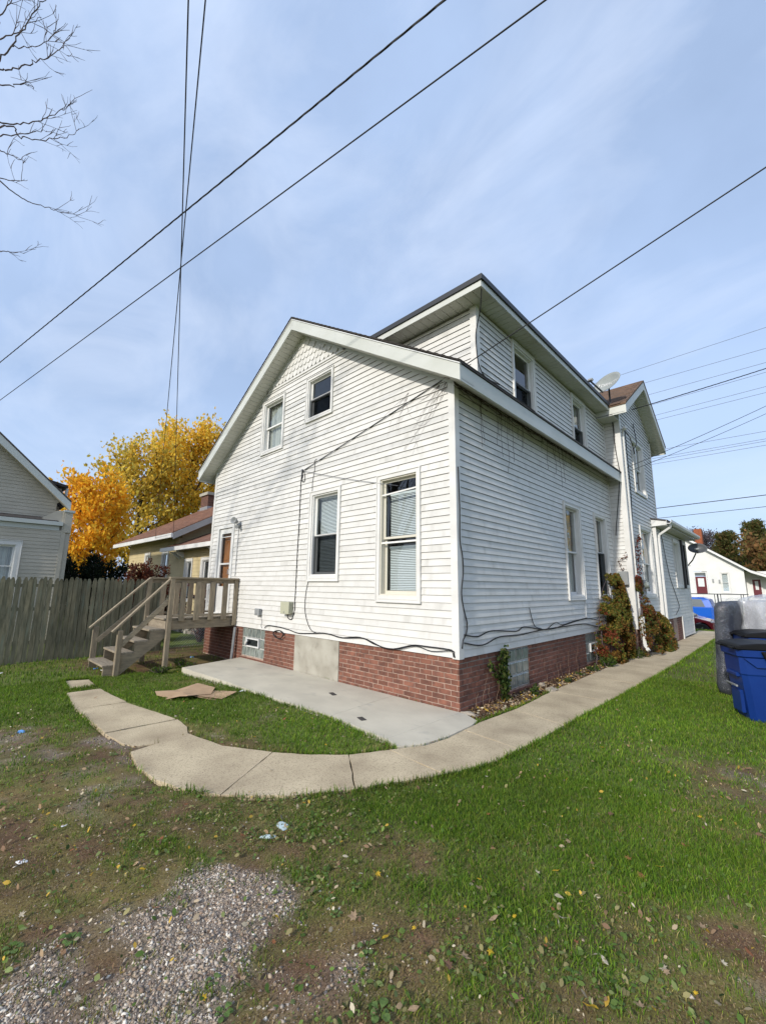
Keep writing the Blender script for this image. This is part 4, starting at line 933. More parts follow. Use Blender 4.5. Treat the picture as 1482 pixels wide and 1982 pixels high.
for i in range(4):                               # open treads
    z = GD + .195 * (i + 1); y = -2.52 + .245 * i
    MB().box((XD + .01, y, z - .036), (XR - .005, y + .262, z)).build('tread', 'wood_h', dk, bevel=.005)
for x in (XR - .047, XD + .012):
    b = MB(); pts = []
    for i in range(4):
        z = GD + .195 * (i + 1) - .037; y = -2.50 + .245 * i; pts += [(x, y, z - (.0 if i else 0)), (x, y + .24, z)]
        if i < 3: pts.append((x, y + .245, z + .0))
    pts += [(x, YF + .02, ZF - .20)]; low = [(x, YF + .02, ZF - .36), (x, -2.22, GD - .0), (x, -2.50, GD)]
    b.prism(pts + low, (.036, 0, 0)); b.build('stringer', 'wood_y', dk)
for x, dy in ((XR + .02, 0), (XD - .01, -.12)):
    MB().beam((x, YB - .13 + dy, .66), (x, YF + .03 + dy * .4, 1.675), .085, .036).build('handrail', 'wood_y', dk, bevel=.004)
    MB().beam((x + .01, YB + .02 + dy, .40), (x + .01, YF + .0 + dy * .4, 1.22), .036, .088).build('rail', 'wood_y', dk, bevel=.004)
b = MB().tube([(-6.2, -1.0, .87), (-6.05, -.8, .9), (-6.15, -.7, .875)], .012, 6); b.build('plastic_pipe', 'white_paint'); props(bpy.data.objects['plastic_pipe'], 'white plastic pipe offcut lying on the deck', 'pipe')

# ------------------------------------------------------------------ stockade fence
FX = -8.6
fe = thing('stockade_fence', 'weathered greenish picket fence behind the deck stairs', 'fence', (FX, -3, -.12))
rf = random.Random(4)
def picket(i):
    r = random.Random(i); b = MB(); w, t, h = .088, .018, 1.80
    prof = [(-w / 2, 0), (w / 2, 0), (w / 2, h - .09), (w / 2 - .012, h - .05), (.014, h - .004), (-.014, h - .004), (-w / 2 + .012, h - .05), (-w / 2, h - .09)]
    b.prism([(0, y, z) for y, z in prof], (t, 0, 0)); b.v = [(x + .009 * (1 - (2 * y / w) ** 2) * (1 if x > .001 else 0), y, z) for x, y, z in b.v]; return b.mesh('picket', 'picket')
PK = [picket(i) for i in range(3)]
y = -6.4; k = 0
while y < -.62:
    inst('picket', PK[k % 3], fe, (FX + rf.uniform(-.004, .006), y, -.13 + rf.uniform(-.012, .012)), (rf.uniform(-.012, .012), rf.uniform(-.008, .008), 0), (1, rf.uniform(.93, 1.0), rf.uniform(.985, 1.01)))
    y += .0905; k += 1
for z in (.25, .95, 1.45): MB().box((FX - .045, -6.45, z), (FX - .004, -.62, z + .07)).build('rail', 'picket', fe)
for yy in (-6.4, -4.0, -1.6, -.66): MB().box((FX - .13, yy - .045, -.3), (FX - .046, yy + .045, 1.55)).build('post', 'picket', fe)
cf = thing('chain_link_fence', 'low dark chain-link fence continuing behind the deck', 'fence', (FX, 2, -.12))
MB().tube([(FX, -.5, 1.20), (FX, 9.5, 1.20)], .022, 8).build('top_rail', 'gutter_dark', cf)
for yy in (-.5, 2.0, 4.5, 7.0, 9.5): MB().tube([(FX, yy, -.3), (FX, yy, 1.24)], .027, 8).build('post', 'gutter_dark', cf)
b = MB(); s = .07
for i in range(int(10 / s) + 18):
    for d in (1, -1):
        y0 = -.5 + i * s - (1.3 if d > 0 else 0) ; y1 = y0 + d * 1.25
        a_, c_ = Vector((FX, y0 + (0 if d > 0 else 1.25), -.08)), Vector((FX, y1 + (0 if d > 0 else 1.25), 1.17))
        if min(a_.y, c_.y) < -.5 or max(a_.y, c_.y) > 9.5: continue
        b.tube([a_, c_], .0022, 3, cap=False)
props(b.build('wire_mesh', 'metal', cf), kind='stuff')

# ------------------------------------------------------------------ grey neighbour house (left)
def joined_siding(face, parent, z0, z1, Lf, Rf, holes, mat, course=.1, name='siding_course'):
    b = MB(); siding(face, parent, z0, z1, Lf, Rf, holes, course, joined=b, depth=.014)
    o = b.build(name, [mat, 'gap_shade_grime'], parent); return props(o, kind='stuff')
M['siding_tan'] = pm('siding_taupe', (0.50, 0.46, 0.375), (0.45, 0.415, 0.335), 2.5, 0.6)
M['siding_cream'] = pm('siding_cream', (0.56, 0.46, 0.26), (0.50, 0.41, 0.23), 2.5, 0.65)
M['trim_pale'] = pm('trim_pale', (0.52, 0.55, 0.52), rough=0.5)
NX = -12.0
n_ = thing('neighbour_house', 'taupe vinyl-sided house with a small side roof beyond the picket fence', 'house', (NX - 3, -6, -.12))
NF = Face((NX, 0, 0), (0, 1, 0), (1, 0, 0)); NF2 = Face((NX - .55, 0, 0), (0, 1, 0), (1, 0, 0)); NE = Face((0, -2.42, 0), (-1, 0, 0), (0, 1, 0))
wl_ = wall('wall', NF, n_, -.3, 3.22, lambda z: -7.5, lambda z: -2.42, [ins((-4.7, -3.32, .9, 2.68))])
joined_siding(NF, n_, -.1, 3.05, lambda z: -7.5, lambda z: -2.50, [ins((-4.7, -3.32, .9, 2.68))], 'siding_tan')
MB().box((NX, -2.50, -.1), (NX + .02, -2.40, 3.65)).build('corner_trim', 'siding_tan', n_)
MB().box((NX, -7.5, 3.04), (NX + .025, -2.56, 3.17)).build('frieze', 'trim_pale', n_)
MB().box((NX - .02, -7.5, 3.18), (NX + .12, -2.5, 3.29)).build('gutter', 'trim_pale', n_)
MB().hexa([(NX - .6, -7.5, 3.42), (NX + .10, -7.5, 3.27), (NX + .10, -2.6, 3.27), (NX - .6, -2.75, 3.42), (NX - .6, -7.5, 3.48), (NX + .10, -7.5, 3.31), (NX + .10, -2.6, 3.31), (NX - .6, -2.75, 3.48)]).build('side_roof', 'roof', n_)
RK = [(-2.40, 3.98), (-3.42, 4.93), (-5.6, 6.95)]
rz = lambda y: np.interp(-y, [2.40, 3.42, 5.6, 8.8, 11], [3.98, 4.93, 6.95, 3.98, 1.9])
yr_ = lambda z: -2.62 if z < 4.0 else -2.42 - (z - 3.98) * 1.07
wall('wall', NF2, n_, 3.3, 6.25, lambda z: -7.4 + max(0, z - 3.98) * 1.07, yr_, [])
joined_siding(NF2, n_, 3.42, 6.2, lambda z: -7.4 + max(0, z - 3.98) * 1.07, yr_, [], 'siding_tan')
for (y0, z0), (y1, z1) in (((-2.32, 3.93), (-4.9, 6.31)), ((-7.45, 3.93), (-4.9, 6.31))):
    MB().prism([(NX - .25, y0, z0 - .22), (NX - .25, y1, z1 - .24), (NX - .25, y1, z1), (NX - .25, y0, z0)], (.03, 0, 0)).build('rake_fascia', 'trim_pale', n_)
    MB().prism([(NX - .215, y0, z0), (NX - .215, y1, z1), (NX - .215, y1, z1 + .06), (NX - .215, y0, z0 + .06)], (-4.6, 0, 0)).build('roof', 'roof', n_)
    MB().prism([(NX - .25, y0, z0 - .2), (NX - .25, y1, z1 - .22), (NX - .25, y1, z1 - .2), (NX - .25, y0, z0 - .18)], (-.3, 0, 0)).build('soffit', 'siding_tan', n_)
MB().prism([(NX - 1.6, -3.55, 4.86), (NX - 1.6, -2.25, 4.62), (NX - 1.6, -2.25, 4.70), (NX - 1.6, -3.55, 5.0)], (-3, 0, 0)).build('dormer_roof', 'roof', n_)
MB().box((NX - 4.4, -2.5, 3.9), (NX - 1.8, -2.38, 4.6)).build('dormer_wall', 'siding_tan', n_)
MB().tube([(NX - 1.65, -2.26, 4.6), (NX - 1.65, -2.30, 4.05)], .04, 6).build('downspout', 'trim_pale', n_)
MB().box((NX - 4.6, -7.4, -.2), (NX - .56, -2.63, 3.9)).build('core', 'siding_tan', n_)
# lit parapet of the porch at the right end
pr_ = MB(); pr_.prism([(NX, -2.72, 3.24), (NX, -2.44, 3.24), (NX, -2.44, 3.64), (NX, -2.66, 3.62), (NX, -3.0, 3.36)], (-.08, 0, 0)); pr_.build('parapet', 'siding_tan', n_)
MB().box((NX - 2.2, -2.46, 3.0), (NX + .03, -2.28, 3.60)).build('parapet', 'siding_tan', n_); MB().box((NX - 2.2, -2.50, 3.60), (NX + .06, -2.24, 3.66)).build('parapet_cap', 'trim_pale', n_)
MB().box((NX - .25, -2.44, -.2), (NX - .02, -2.28, 3.02)).build('porch_column', 'siding_tan', n_)
window(n_, NF, -4.7, -3.32, .9, 2.68, meet=1.98, cover='curtain', cw=.12, label='white-trimmed window just above the picket fence')

# ------------------------------------------------------------------ cream bungalow beyond the deck
YT = 1.5
M['brick_brown'] = pm('brick_brown', (0.16, 0.075, 0.05), (0.07, 0.04, 0.03), 7, 0.9, 0.004, 20, stretch=(1, 1, 3))
t_ = thing('bungalow', 'cream bungalow with red-brown shingle roof and brick chimney', 'house', (-17, 5, -.12))
TF = Face((0, YT, 0), (1, 0, 0), (0, -1, 0)); TW = [(-17.62, -16.9, 1.9, 2.9), (-15.5, -14.75, 1.0, 2.88)]; XE = -13.6; YRG = 5.3
wall('wall', TF, t_, -.3, 3.5, lambda z: -20.0, lambda z: XE, [ins(h) for h in TW]); joined_siding(TF, t_, .4, 3.5, lambda z: -20.0, lambda z: XE, [ins(h) for h in TW], 'siding_cream', .13)
for h in TW: window(t_, TF, *h, cover='darkcurtain', cw=.09)
YT2 = 1.35; TF2 = Face((0, YT2, 0), (1, 0, 0), (0, -1, 0)); TW2 = [(-12.65, -11.95, .95, 2.46), (-11.25, -10.35, .95, 2.46)]
wall('wall', TF2, t_, -.3, 2.78, lambda z: XE, lambda z: -9.6, [ins(h) for h in TW2]); joined_siding(TF2, t_, .55, 2.78, lambda z: XE, lambda z: -9.6, [ins(h) for h in TW2], 'siding_cream', .13)
for h in TW2: window(t_, TF2, *h, cover='darkcurtain', cw=.09)
tz = lambda y: 3.42 + (min(y, 2 * YRG - y) - .95) * .56
TG = Face((XE, 0, 0), (0, 1, 0), (1, 0, 0)); tg = lambda z: YT + max(0, (z - (tz(YT) - .12))) / .56
jt = MB(); siding(TG, t_, 2.5, 5.7, lambda z: tg(z), lambda z: 2 * YRG - tg(z), [], .13, joined=jt, depth=.014); props(jt.build('siding_course', ['siding_cream', 'gap_shade_grime'], t_), kind='stuff')
wall('wall', TG, t_, -.3, 5.75, tg, lambda z: 2 * YRG - tg(z), [])
wall('wall', Face((-20.0, 0, 0), (0, 1, 0), (-1, 0, 0)), t_, -.3, 5.75, tg, lambda z: 2 * YRG - tg(z), [], mat='siding_cream')
for ya, yb in ((.95, YRG), (YRG, 2 * YRG - .95)):
    MB().prism([(-20.5, ya, tz(ya) - .10), (-20.5, yb, tz(yb) - .10), (-20.5, yb, tz(yb) + .02), (-20.5, ya, tz(ya) + .02)], (7.5, 0, 0)).build('roof', 'roof_red', t_)
sr2 = MB(); r7 = random.Random(7)
for i in range(30):
    y0 = .93 + i * .148; y1 = min(y0 + .2, YRG); x = -20.5
    if y0 > YRG - .05: break
    while x < -13.0:
        w7 = r7.uniform(.25, .6); xb = min(x + w7, -13.0); e7 = r7.uniform(0, .008)
        sr2.hexa([(x, y0, tz(y0) + .02), (xb - .006, y0, tz(y0) + .02), (xb - .006, y1, tz(y1) + .02), (x, y1, tz(y1) + .02), (x, y0, tz(y0) + .038 + e7), (xb - .006, y0, tz(y0) + .038 + e7), (xb - .006, y1, tz(y1) + .024), (x, y1, tz(y1) + .024)], r7.choice((0, 0, 1))); x = xb
M['roof_red2'] = pm('roof_shingle_red_dark', (0.16, 0.08, 0.05), (0.24, 0.125, 0.08), 4, 0.95)
props(sr2.build('shingle_tabs', ['roof_red', 'roof_red2'], t_), kind='stuff')
MB().prism([(-12.99, .95, tz(.95) - .24), (-12.99, YRG, tz(YRG) - .24), (-12.99, YRG, tz(YRG) - .0), (-12.99, .95, tz(.95) - .0)], (.035, 0, 0)).build('rake_fascia', 'grey_trim', t_)
MB().box((-20.5, .87, 3.24), (-12.96, .945, 3.40)).build('gutter', 'trim', t_)
MB().box((XE - .15, YT - .12, -.1), (XE + .05, YT + .02, 3.3)).build('corner_post', 'siding_cream', t_)
MB().prism([(-14.0, YT2 - .4, 2.76), (-14.0, 4.6, 4.42), (-14.0, 4.6, 4.54), (-14.0, YT2 - .4, 2.88)], (4.6, 0, 0)).build('roof', 'roof_red', t_)
MB().box((-14.0, YT2 - .47, 2.74), (-9.4, YT2 - .405, 2.88)).build('gutter', 'trim', t_)
MB().box((-9.7, YT2, -.2), (-9.6, 7, 2.7)).build('wall', 'siding_cream', t_)
b = MB()
for x in (-13.3, -12.9, -10.1): b.prism([(x, YT2 - .36, 2.72), (x, YT2, 2.72), (x, YT2, 2.47)], (.08, 0, 0))
props(b.build('eave_brackets', 'trim', t_), kind='stuff')
ch = MB().box((-20.1, 4.75, 4.9), (-19.2, 5.45, 6.38)).build('chimney', 'brick_brown', t_); MB().box((-20.18, 4.67, 6.38), (-19.12, 5.53, 6.54)).build('chimney_cap', 'concrete_patch', ch); MB().box((-20.13, 4.72, 5.0), (-19.17, 5.48, 5.75)).build('flashing', 'metal', ch)
b = MB(); rr = random.Random(2)                  # rubble base seen through the balusters
for i in range(60): 
    x = -13.6 + 4 * rr.random(); z = -.1 + .62 * rr.random(); b.obox((x, YT2 - .02, z), (.09, 0, 0), (0, .03, 0), (0, 0, .05))
props(b.build('stone_base', 'concrete_patch', t_), kind='stuff')

# far tan building behind the evergreen
t = thing('garage', 'low tan building with a double window behind the dark evergreen', 'building', (-30, -2.0, -.12))
MB().box((-33, -6, -.3), (-27, .8, 2.9)).build('wall', 'siding_tan', t)
gw = MB(); G3 = Face((-27, 0, 0), (0, 1, 0), (1, 0, 0)); frame(gw, G3, -1.3, .5, 1.45, 2.75, .12, 0, .04); fbox(gw, G3, -.46, -.36, 0, .04, 1.5, 2.7); wdw = gw.build('window', 'trim_pale', t)
MB().poly([G3.p(-1.2, .012, 1.55), G3.p(.4, .012, 1.55), G3.p(.4, .012, 2.65), G3.p(-1.2, .012, 2.65)]).build('pane', 'dark_pane', wdw)
MB().prism([(-33.4, -6.4, 2.85), (-26.6, -6.4, 2.85), (-30, -6.4, 4.2)], (0, 7.6, 0)).build('roof', 'roof', t)
# ------------------------------------------------------------------ bins, mattress, litter
def cart(name, loc, rotz, label, tilt=0, h=.95, body='plastic_blue', sidebar=False):
    t = thing(name, label, 'bin', loc); t.rotation_euler = (0, 0, rotz)
    def lp(b, nm, mat, parent, **k):
        o = bpy.data.objects.new(nm, b.mesh(nm, mat, **k)); COL.objects.link(o); o.parent = parent; OFF[o] = Vector((0, 0, 0)); return o
    # tapered body with recessed panel and ribs
    wb, wt, db, dt = .21, .27, .24, .31
    b = MB(); ring = lambda w, d, z, c=.05: [(-w + c, -d, z), (w - c, -d, z), (w, -d + c, z), (w, d - c, z), (w - c, d, z), (-w + c, d, z), (-w, d - c, z), (-w, -d + c, z)]
    zs = [(0, wb - .015, db - .015), (.03, wb, db), (h * .62, wb + .035, db + .045), (h * .64, wb + .045, db + .055), (h * .86, wt - .012, dt - .012), (h * .88, wt + .01, dt + .01), (h * .97, wt + .014, dt + .014), (h * .97, wt - .02, dt - .02), (h * .3, wb, db)]
    vs = []; fs = []
    for z, w, d in zs: vs += ring(w, d, z)
    for i in range(len(zs) - 1):
        for j in range(8): fs.append((i * 8 + j, i * 8 + (j + 1) % 8, (i + 1) * 8 + (j + 1) % 8, (i + 1) * 8 + j))
    fs.append(tuple(range(8))[::-1]); b.add(vs, fs); bo = lp(b, 'body', body, t, bevel=0)
    rb2 = MB(); rb2.box((-.13, -db - .055, .08), (.13, -db - .01, h * .40)); lp(rb2, 'front_panel', body, t, bevel=.012); rb2 = MB().box((-.15, -db - .08, h * .58), (.15, -db - .02, h * .64)); lp(rb2, 'front_ledge', body, t, bevel=.012)
    if sidebar:
        sb = MB().tube([(wb + .055, -.05, h * .39), (wb + .055, .17, h * .39)], .012, 8); lp(sb, 'grip_bar', 'metal', t)
        fl2 = MB().hexa([(wt + .03, .02, h * .60), (wt + .05, .36, h * .50), (wt + .08, .36, h * .50), (wt + .06, .02, h * .60), (wt + .02, -.10, h * .96), (wt + .02, .36, h * .96), (wt + .05, .36, h * .96), (wt + .05, -.10, h * .96)]); lp(fl2, 'hanging_flap', 'plastic_black', t, bevel=.01)
        sp_ = MB().hexa([(wb - .02, -.06, .03), (wb - .02, .19, .03), (wb + .03, .19, .03), (wb + .03, -.06, .03), (wb - .02, -.06, h * .5), (wb - .02, .19, h * .5), (wb + .05, .19, h * .5), (wb + .05, -.06, h * .5)]); lp(sp_, 'side_panel', body, t, bevel=.01)
    gr = MB().tube([(-.14, -db - .085, h * .46), (.14, -db - .085, h * .46)], .013, 8); lp(gr, 'lift_bar', 'metal', t)
    for s in (-1, 1):
        sr_ = MB(); sr_.prism([(s * (wt + .0), -dt + .04, h * .86), (s * (wt + .0), dt - .05, h * .86), (s * (wt - .0), dt - .12, h * .74), (s * (wt - .0), -dt + .16, h * .74)], (s * .016, 0, 0)); lp(sr_, 'side_skirt', body, t)
    ld = MB(); n = 8; lw, ldp = wt + .03, dt + .03
    prof = [(-ldp, .0), (-ldp, .035), (-ldp + .05, .06), (-.1, .085), (.12, .085), (ldp - .06, .07), (ldp, .05), (ldp, 0)]
    ld.prism([(-lw, y, z + h * .97) for y, z in prof], (2 * lw, 0, 0)); ld.box((-lw + .03, -ldp - .03, h * .97 + .005), (-lw + .2, -ldp, h * .97 + .03)); ld.box((lw - .2, -ldp - .03, h * .97 + .005), (lw - .03, -ldp, h * .97 + .03)); lid = lp(ld, 'lid', 'plastic_black', t, bevel=.012)
    hb = MB().tube([(-.2, dt + .06, h * .96), (.2, dt + .06, h * .96)], .016, 8); lp(hb, 'handle', 'plastic_black', t)
    for s in (-1, 1):
        w = MB().lathe([(.03, -.03), (.10, -.03), (.128, -.022), (.128, .022), (.10, .03), (.03, .03)], (s * (wb + .05), db + .02, .125), (1, 0, 0), 20); wo = lp(w, 'wheel', 'black', t)
        hbc = MB().lathe([(.045, 0), (.045, .034), (.02, .04)], (s * (wb + .05), db + .02, .125), (s, 0, 0), 12); lp(hbc, 'hub', 'white_paint', wo)
    return t
cart('recycling_bin', (2.79, 2.58, -.03), R_(-65), 'blue wheeled bin with metal grip bar on the lawn', h=.88, sidebar=True)
cart('recycling_bin', (2.84, 3.6, -.03), R_(-70), 'blue wheeled bin standing between its neighbour and the wrapped mattress', h=.95)
cart('trash_bin', (3.55, 4.1, -.03), R_(-80), 'all-black wheeled bin behind the two blue bins', h=1.06, body='plastic_black')
# mattress in a clear plastic bag, on edge behind the bins
M['mattress'] = pm('mattress_navy', (0.018, 0.022, 0.035), (0.03, 0.035, 0.05), 7, 0.8, 0.003, 12)
M['mattress_side'] = pm('mattress_pale', (0.34, 0.35, 0.38), (0.26, 0.27, 0.30), 4, 0.8, 0.003, 12)
pl = bpy.data.materials.new('plastic_wrap'); pl.use_nodes = True; N, L = pl.node_tree.nodes, pl.node_tree.links; N.remove(N['Principled BSDF'])
tr = N.new('ShaderNodeBsdfTransparent'); gl_ = N.new('ShaderNodeBsdfGlossy'); gl_.inputs['Roughness'].default_value = .07; df = N.new('ShaderNodeBsdfDiffuse'); df.inputs[0].default_value = (.75, .78, .82, 1)
nz = N.new('ShaderNodeTexNoise'); nz.inputs['Scale'].default_value = 7; nz.inputs['Detail'].default_value = 8; nz.inputs['Distortion'].default_value = 2.2; g0 = N.new('ShaderNodeNewGeometry'); L.new(g0.outputs['Position'], nz.inputs['Vector'])
bp = N.new('ShaderNodeBump'); bp.inputs['Strength'].default_value = 1; bp.inputs['Distance'].default_value = .05; L.new(nz.outputs['Fac'], bp.inputs['Height']); L.new(bp.outputs[0], gl_.inputs['Normal'])
m1_ = N.new('ShaderNodeMixShader'); m1_.inputs[0].default_value = .7; L.new(df.outputs[0], m1_.inputs[1]); L.new(gl_.outputs[0], m1_.inputs[2])
m2_ = N.new('ShaderNodeMixShader'); m2_.inputs[0].default_value = .10; L.new(tr.outputs[0], m2_.inputs[1]); L.new(m1_.outputs[0], m2_.inputs[2]); L.new(m2_.outputs[0], N['Material Output'].inputs['Surface']); M['wrap'] = pl
pl2 = pl.copy(); pl2.name = 'plastic_wrap_cloudy'
for nd in pl2.node_tree.nodes:
    if nd.type == 'MIX_SHADER': nd.inputs[0].default_value = .36
M['wrap_cloudy'] = pl2
def softbox(lx, ly, lz, r=.06, puff=0.0, amp=0.0, cuts=14, seed=0):
    bm = bmesh.new(); bmesh.ops.create_cube(bm, size=2); bmesh.ops.subdivide_edges(bm, edges=bm.edges[:], cuts=cuts, use_grid_fill=True)
    for v in bm.verts:
        p = Vector((v.co.x * lx, v.co.y * ly, v.co.z * lz)); q = Vector((max(-lx + r, min(lx - r, p.x)), max(-ly + r, min(ly - r, p.y)), max(-lz + r, min(lz - r, p.z)))); d = p - q
        if d.length > 1e-6: p = q + d.normalized() * r
        k = mnoise(Vector((p.x * 5 + seed, p.y * 5, p.z * 3))) * amp + mnoise(Vector((p.x * 13, p.y * 13 + seed, p.z * 9))) * amp * .5
        v.co = p * (1 + puff) + (d.normalized() if d.length > 1e-6 else Vector((0, 0, 0))) * k
    return bm
def soft(name, bm, mat, loc, rot, parent=None):
    me = bpy.data.meshes.new(name); bm.to_mesh(me); bm.free(); me.materials.append(M[mat]); me.polygons.foreach_set('use_smooth', [True] * len(me.polygons)); o = bpy.data.objects.new(name, me)
    COL.objects.link(o); o.parent = parent; o.location = loc; o.rotation_euler = rot; OFF[o] = Vector((0, 0, 0)); return o
mt = thing('mattress', 'dark mattress in clear plastic standing on edge behind the blue bins', 'mattress', (2.32, 4.0, -.03)); mt.rotation_euler = (0, R_(4), R_(-8))
soft('core', softbox(.12, .62, .70, .11), 'mattress', (0, .30, .71), (0, 0, 0), mt); soft('plastic_wrap', softbox(.145, .66, .725, .14, 0, .05, 18, 3), 'wrap', (0, .30, .72), (0, 0, 0), mt)
mt = thing('mattress', 'pale bulging mattress in cloudy plastic behind the darker one', 'mattress', (2.72, 4.45, -.03)); mt.rotation_euler = (0, R_(3), R_(-14))
soft('core', softbox(.16, .6, .70, .08), 'mattress_side', (0, .3, .72), (0, 0, 0), mt); soft('plastic_wrap', softbox(.20, .64, .735, .12, 0, .07, 18, 8), 'wrap_cloudy', (0, .3, .74), (0, 0, 0), mt)

# flattened cardboard on the inner lawn
t = thing('cardboard_sheet', 'torn flattened brown cardboard on the inner lawn', 'cardboard', (-3.35, -1.95, -.02))
for nm, pts, dz in (('flap', [(-3.69, -2.36), (-3.75, -2.05), (-3.79, -1.70), (-3.35, -1.62), (-2.98, -1.85), (-2.93, -2.20), (-3.10, -2.24), (-3.22, -2.38), (-3.32, -2.32), (-3.5, -2.40)], .055), ('flap', [(-3.25, -1.62), (-2.85, -1.52), (-2.72, -1.80), (-2.95, -2.05), (-3.2, -1.9)], .035), ('flap', [(-3.2, -1.66), (-2.88, -1.62), (-2.74, -1.86), (-2.98, -2.08), (-3.3, -2.0)], .022)):
    b = MB(); c = Vector((sum(p[0] for p in pts) / len(pts), sum(p[1] for p in pts) / len(pts)))
    zz = lambda p, e: float(gz(*p)) + dz + e + .03 * math.sin(p[0] * 5.0 + p[1] * 7) ; n = len(pts)
    vs = [(*p, zz(p, .006)) for p in pts] + [(c.x, c.y, zz(c, .02))] + [(*p, zz(p, 0)) for p in pts]
    fs = [(i, (i + 1) % n, n) for i in range(n)] + [(i, n + 1 + i, n + 1 + (i + 1) % n, (i + 1) % n) for i in range(n)]; b.add(vs, fs); b.build(nm, 'cardboard', t)
def crumple(name, loc, s, mat, label, cat='litter', seed=0, flat=.35):
    bm = bmesh.new(); bmesh.ops.create_icosphere(bm, subdivisions=2, radius=1)
    for v in bm.verts: p = v.co; k = 1 + .55 * mnoise(p * 1.7 + Vector((seed, 0, 0))); v.co = Vector((p.x * s[0] * k, p.y * s[1] * k, max(p.z, -.2) * s[2] * k))
    me = bpy.data.meshes.new(name); bm.to_mesh(me); bm.free(); me.materials.append(M[mat]); o = bpy.data.objects.new(name, me); link(o, None, loc); o.rotation_euler = (0, 0, seed); return props(o, label, cat)
M['paper'] = pm('paper_white', (0.72, 0.72, 0.74), rough=0.8); M['film'] = pm('plastic_film', (0.45, 0.55, 0.58), rough=0.25); M['bluewrap'] = pm('blue_wrapper', (0.12, 0.30, 0.62), rough=0.35)
crumple('paper_scrap', gp(42, 1670), (.032, .018, .014), 'paper', 'crumpled white paper scrap on the mossy soil', seed=1)
crumple('paper_scrap', gp(125, 1600), (.03, .014, .010), 'paper', 'thin white paper shred on the soil beside gravel', seed=2)
crumple('plastic_film', gp(548, 1600), (.07, .035, .014), 'film', 'clear bluish plastic film caught in the weeds', seed=3); crumple('plastic_film', gp(520, 1620), (.045, .02, .012), 'film', 'small clear plastic shred beside the larger film', seed=4)
crumple('wrapper', gp(186, 1295), (.05, .04, .025), 'bluewrap', 'blue wrapper on the dirt below the bottom stair', seed=5); crumple('wrapper', gp(4, 1303), (.06, .03, .015), 'paper', 'pale wrapper in the grass before the fence', seed=6)
crumple('wrapper', gp(42, 1417), (.035, .03, .02), 'bluewrap', 'small blue scrap on the gravelly grass', seed=7); crumple('plastic_scrap', gp(470, 1338), (.06, .04, .02), 'paper', 'white plastic scraps at the patio edge', seed=8); crumple('wrapper', gp(372, 1272), (.06, .04, .03), 'bluewrap', 'pale blue wrapper in the dark under the deck', seed=9)
t = MB().tube([gp(195, 1299) + Vector((.0, 0, .02)), gp(205, 1302) + Vector((0, 0, .03)), gp(214, 1300) + Vector((0, 0, .03)), gp(208, 1297) + Vector((0, 0, .03)), gp(200, 1302) + Vector((0, 0, .02))], .008, 5).build('white_hose', 'white_paint'); props(t, 'loop of white tubing at the foot of the stairs', 'tube')
M['rock'] = pm('rock', (0.38, 0.33, 0.26), (0.28, 0.24, 0.19), 6, 0.9, 0.004, 30)
crumple('rock', gp(1068, 1338), (.13, .09, .07), 'rock', 'pale rock on the walkway edge by the small plants', 'rock', 11); crumple('rock', gp(1048, 1328), (.06, .06, .06), 'rock', 'smaller upright rock beside the pale rock', 'rock', 12); crumple('rock', gp(905, 1383), (.12, .07, .035), 'rock', 'flat stone between patio corner and soil bed', 'rock', 13)
for k, (a, b) in enumerate(((700, 1391), (643, 1343), (597, 1322), (692, 1348))):
    pass
M['stain'] = pm('dark_scrap', (0.05, 0.045, 0.04), rough=0.9)
for (a, b, w, lb) in ((700, 1391, .06, 'dark flat scrap on the patio near the walkway'), (644, 1343, .075, 'dark flat scrap in the middle of the patio')):
    p = gp(a, b, .003); props(MB().obox(p, (w, -w * .35, 0), (.012, .03, 0), (0, 0, .003)).build('dark_scrap', 'stain'), lb, 'litter')

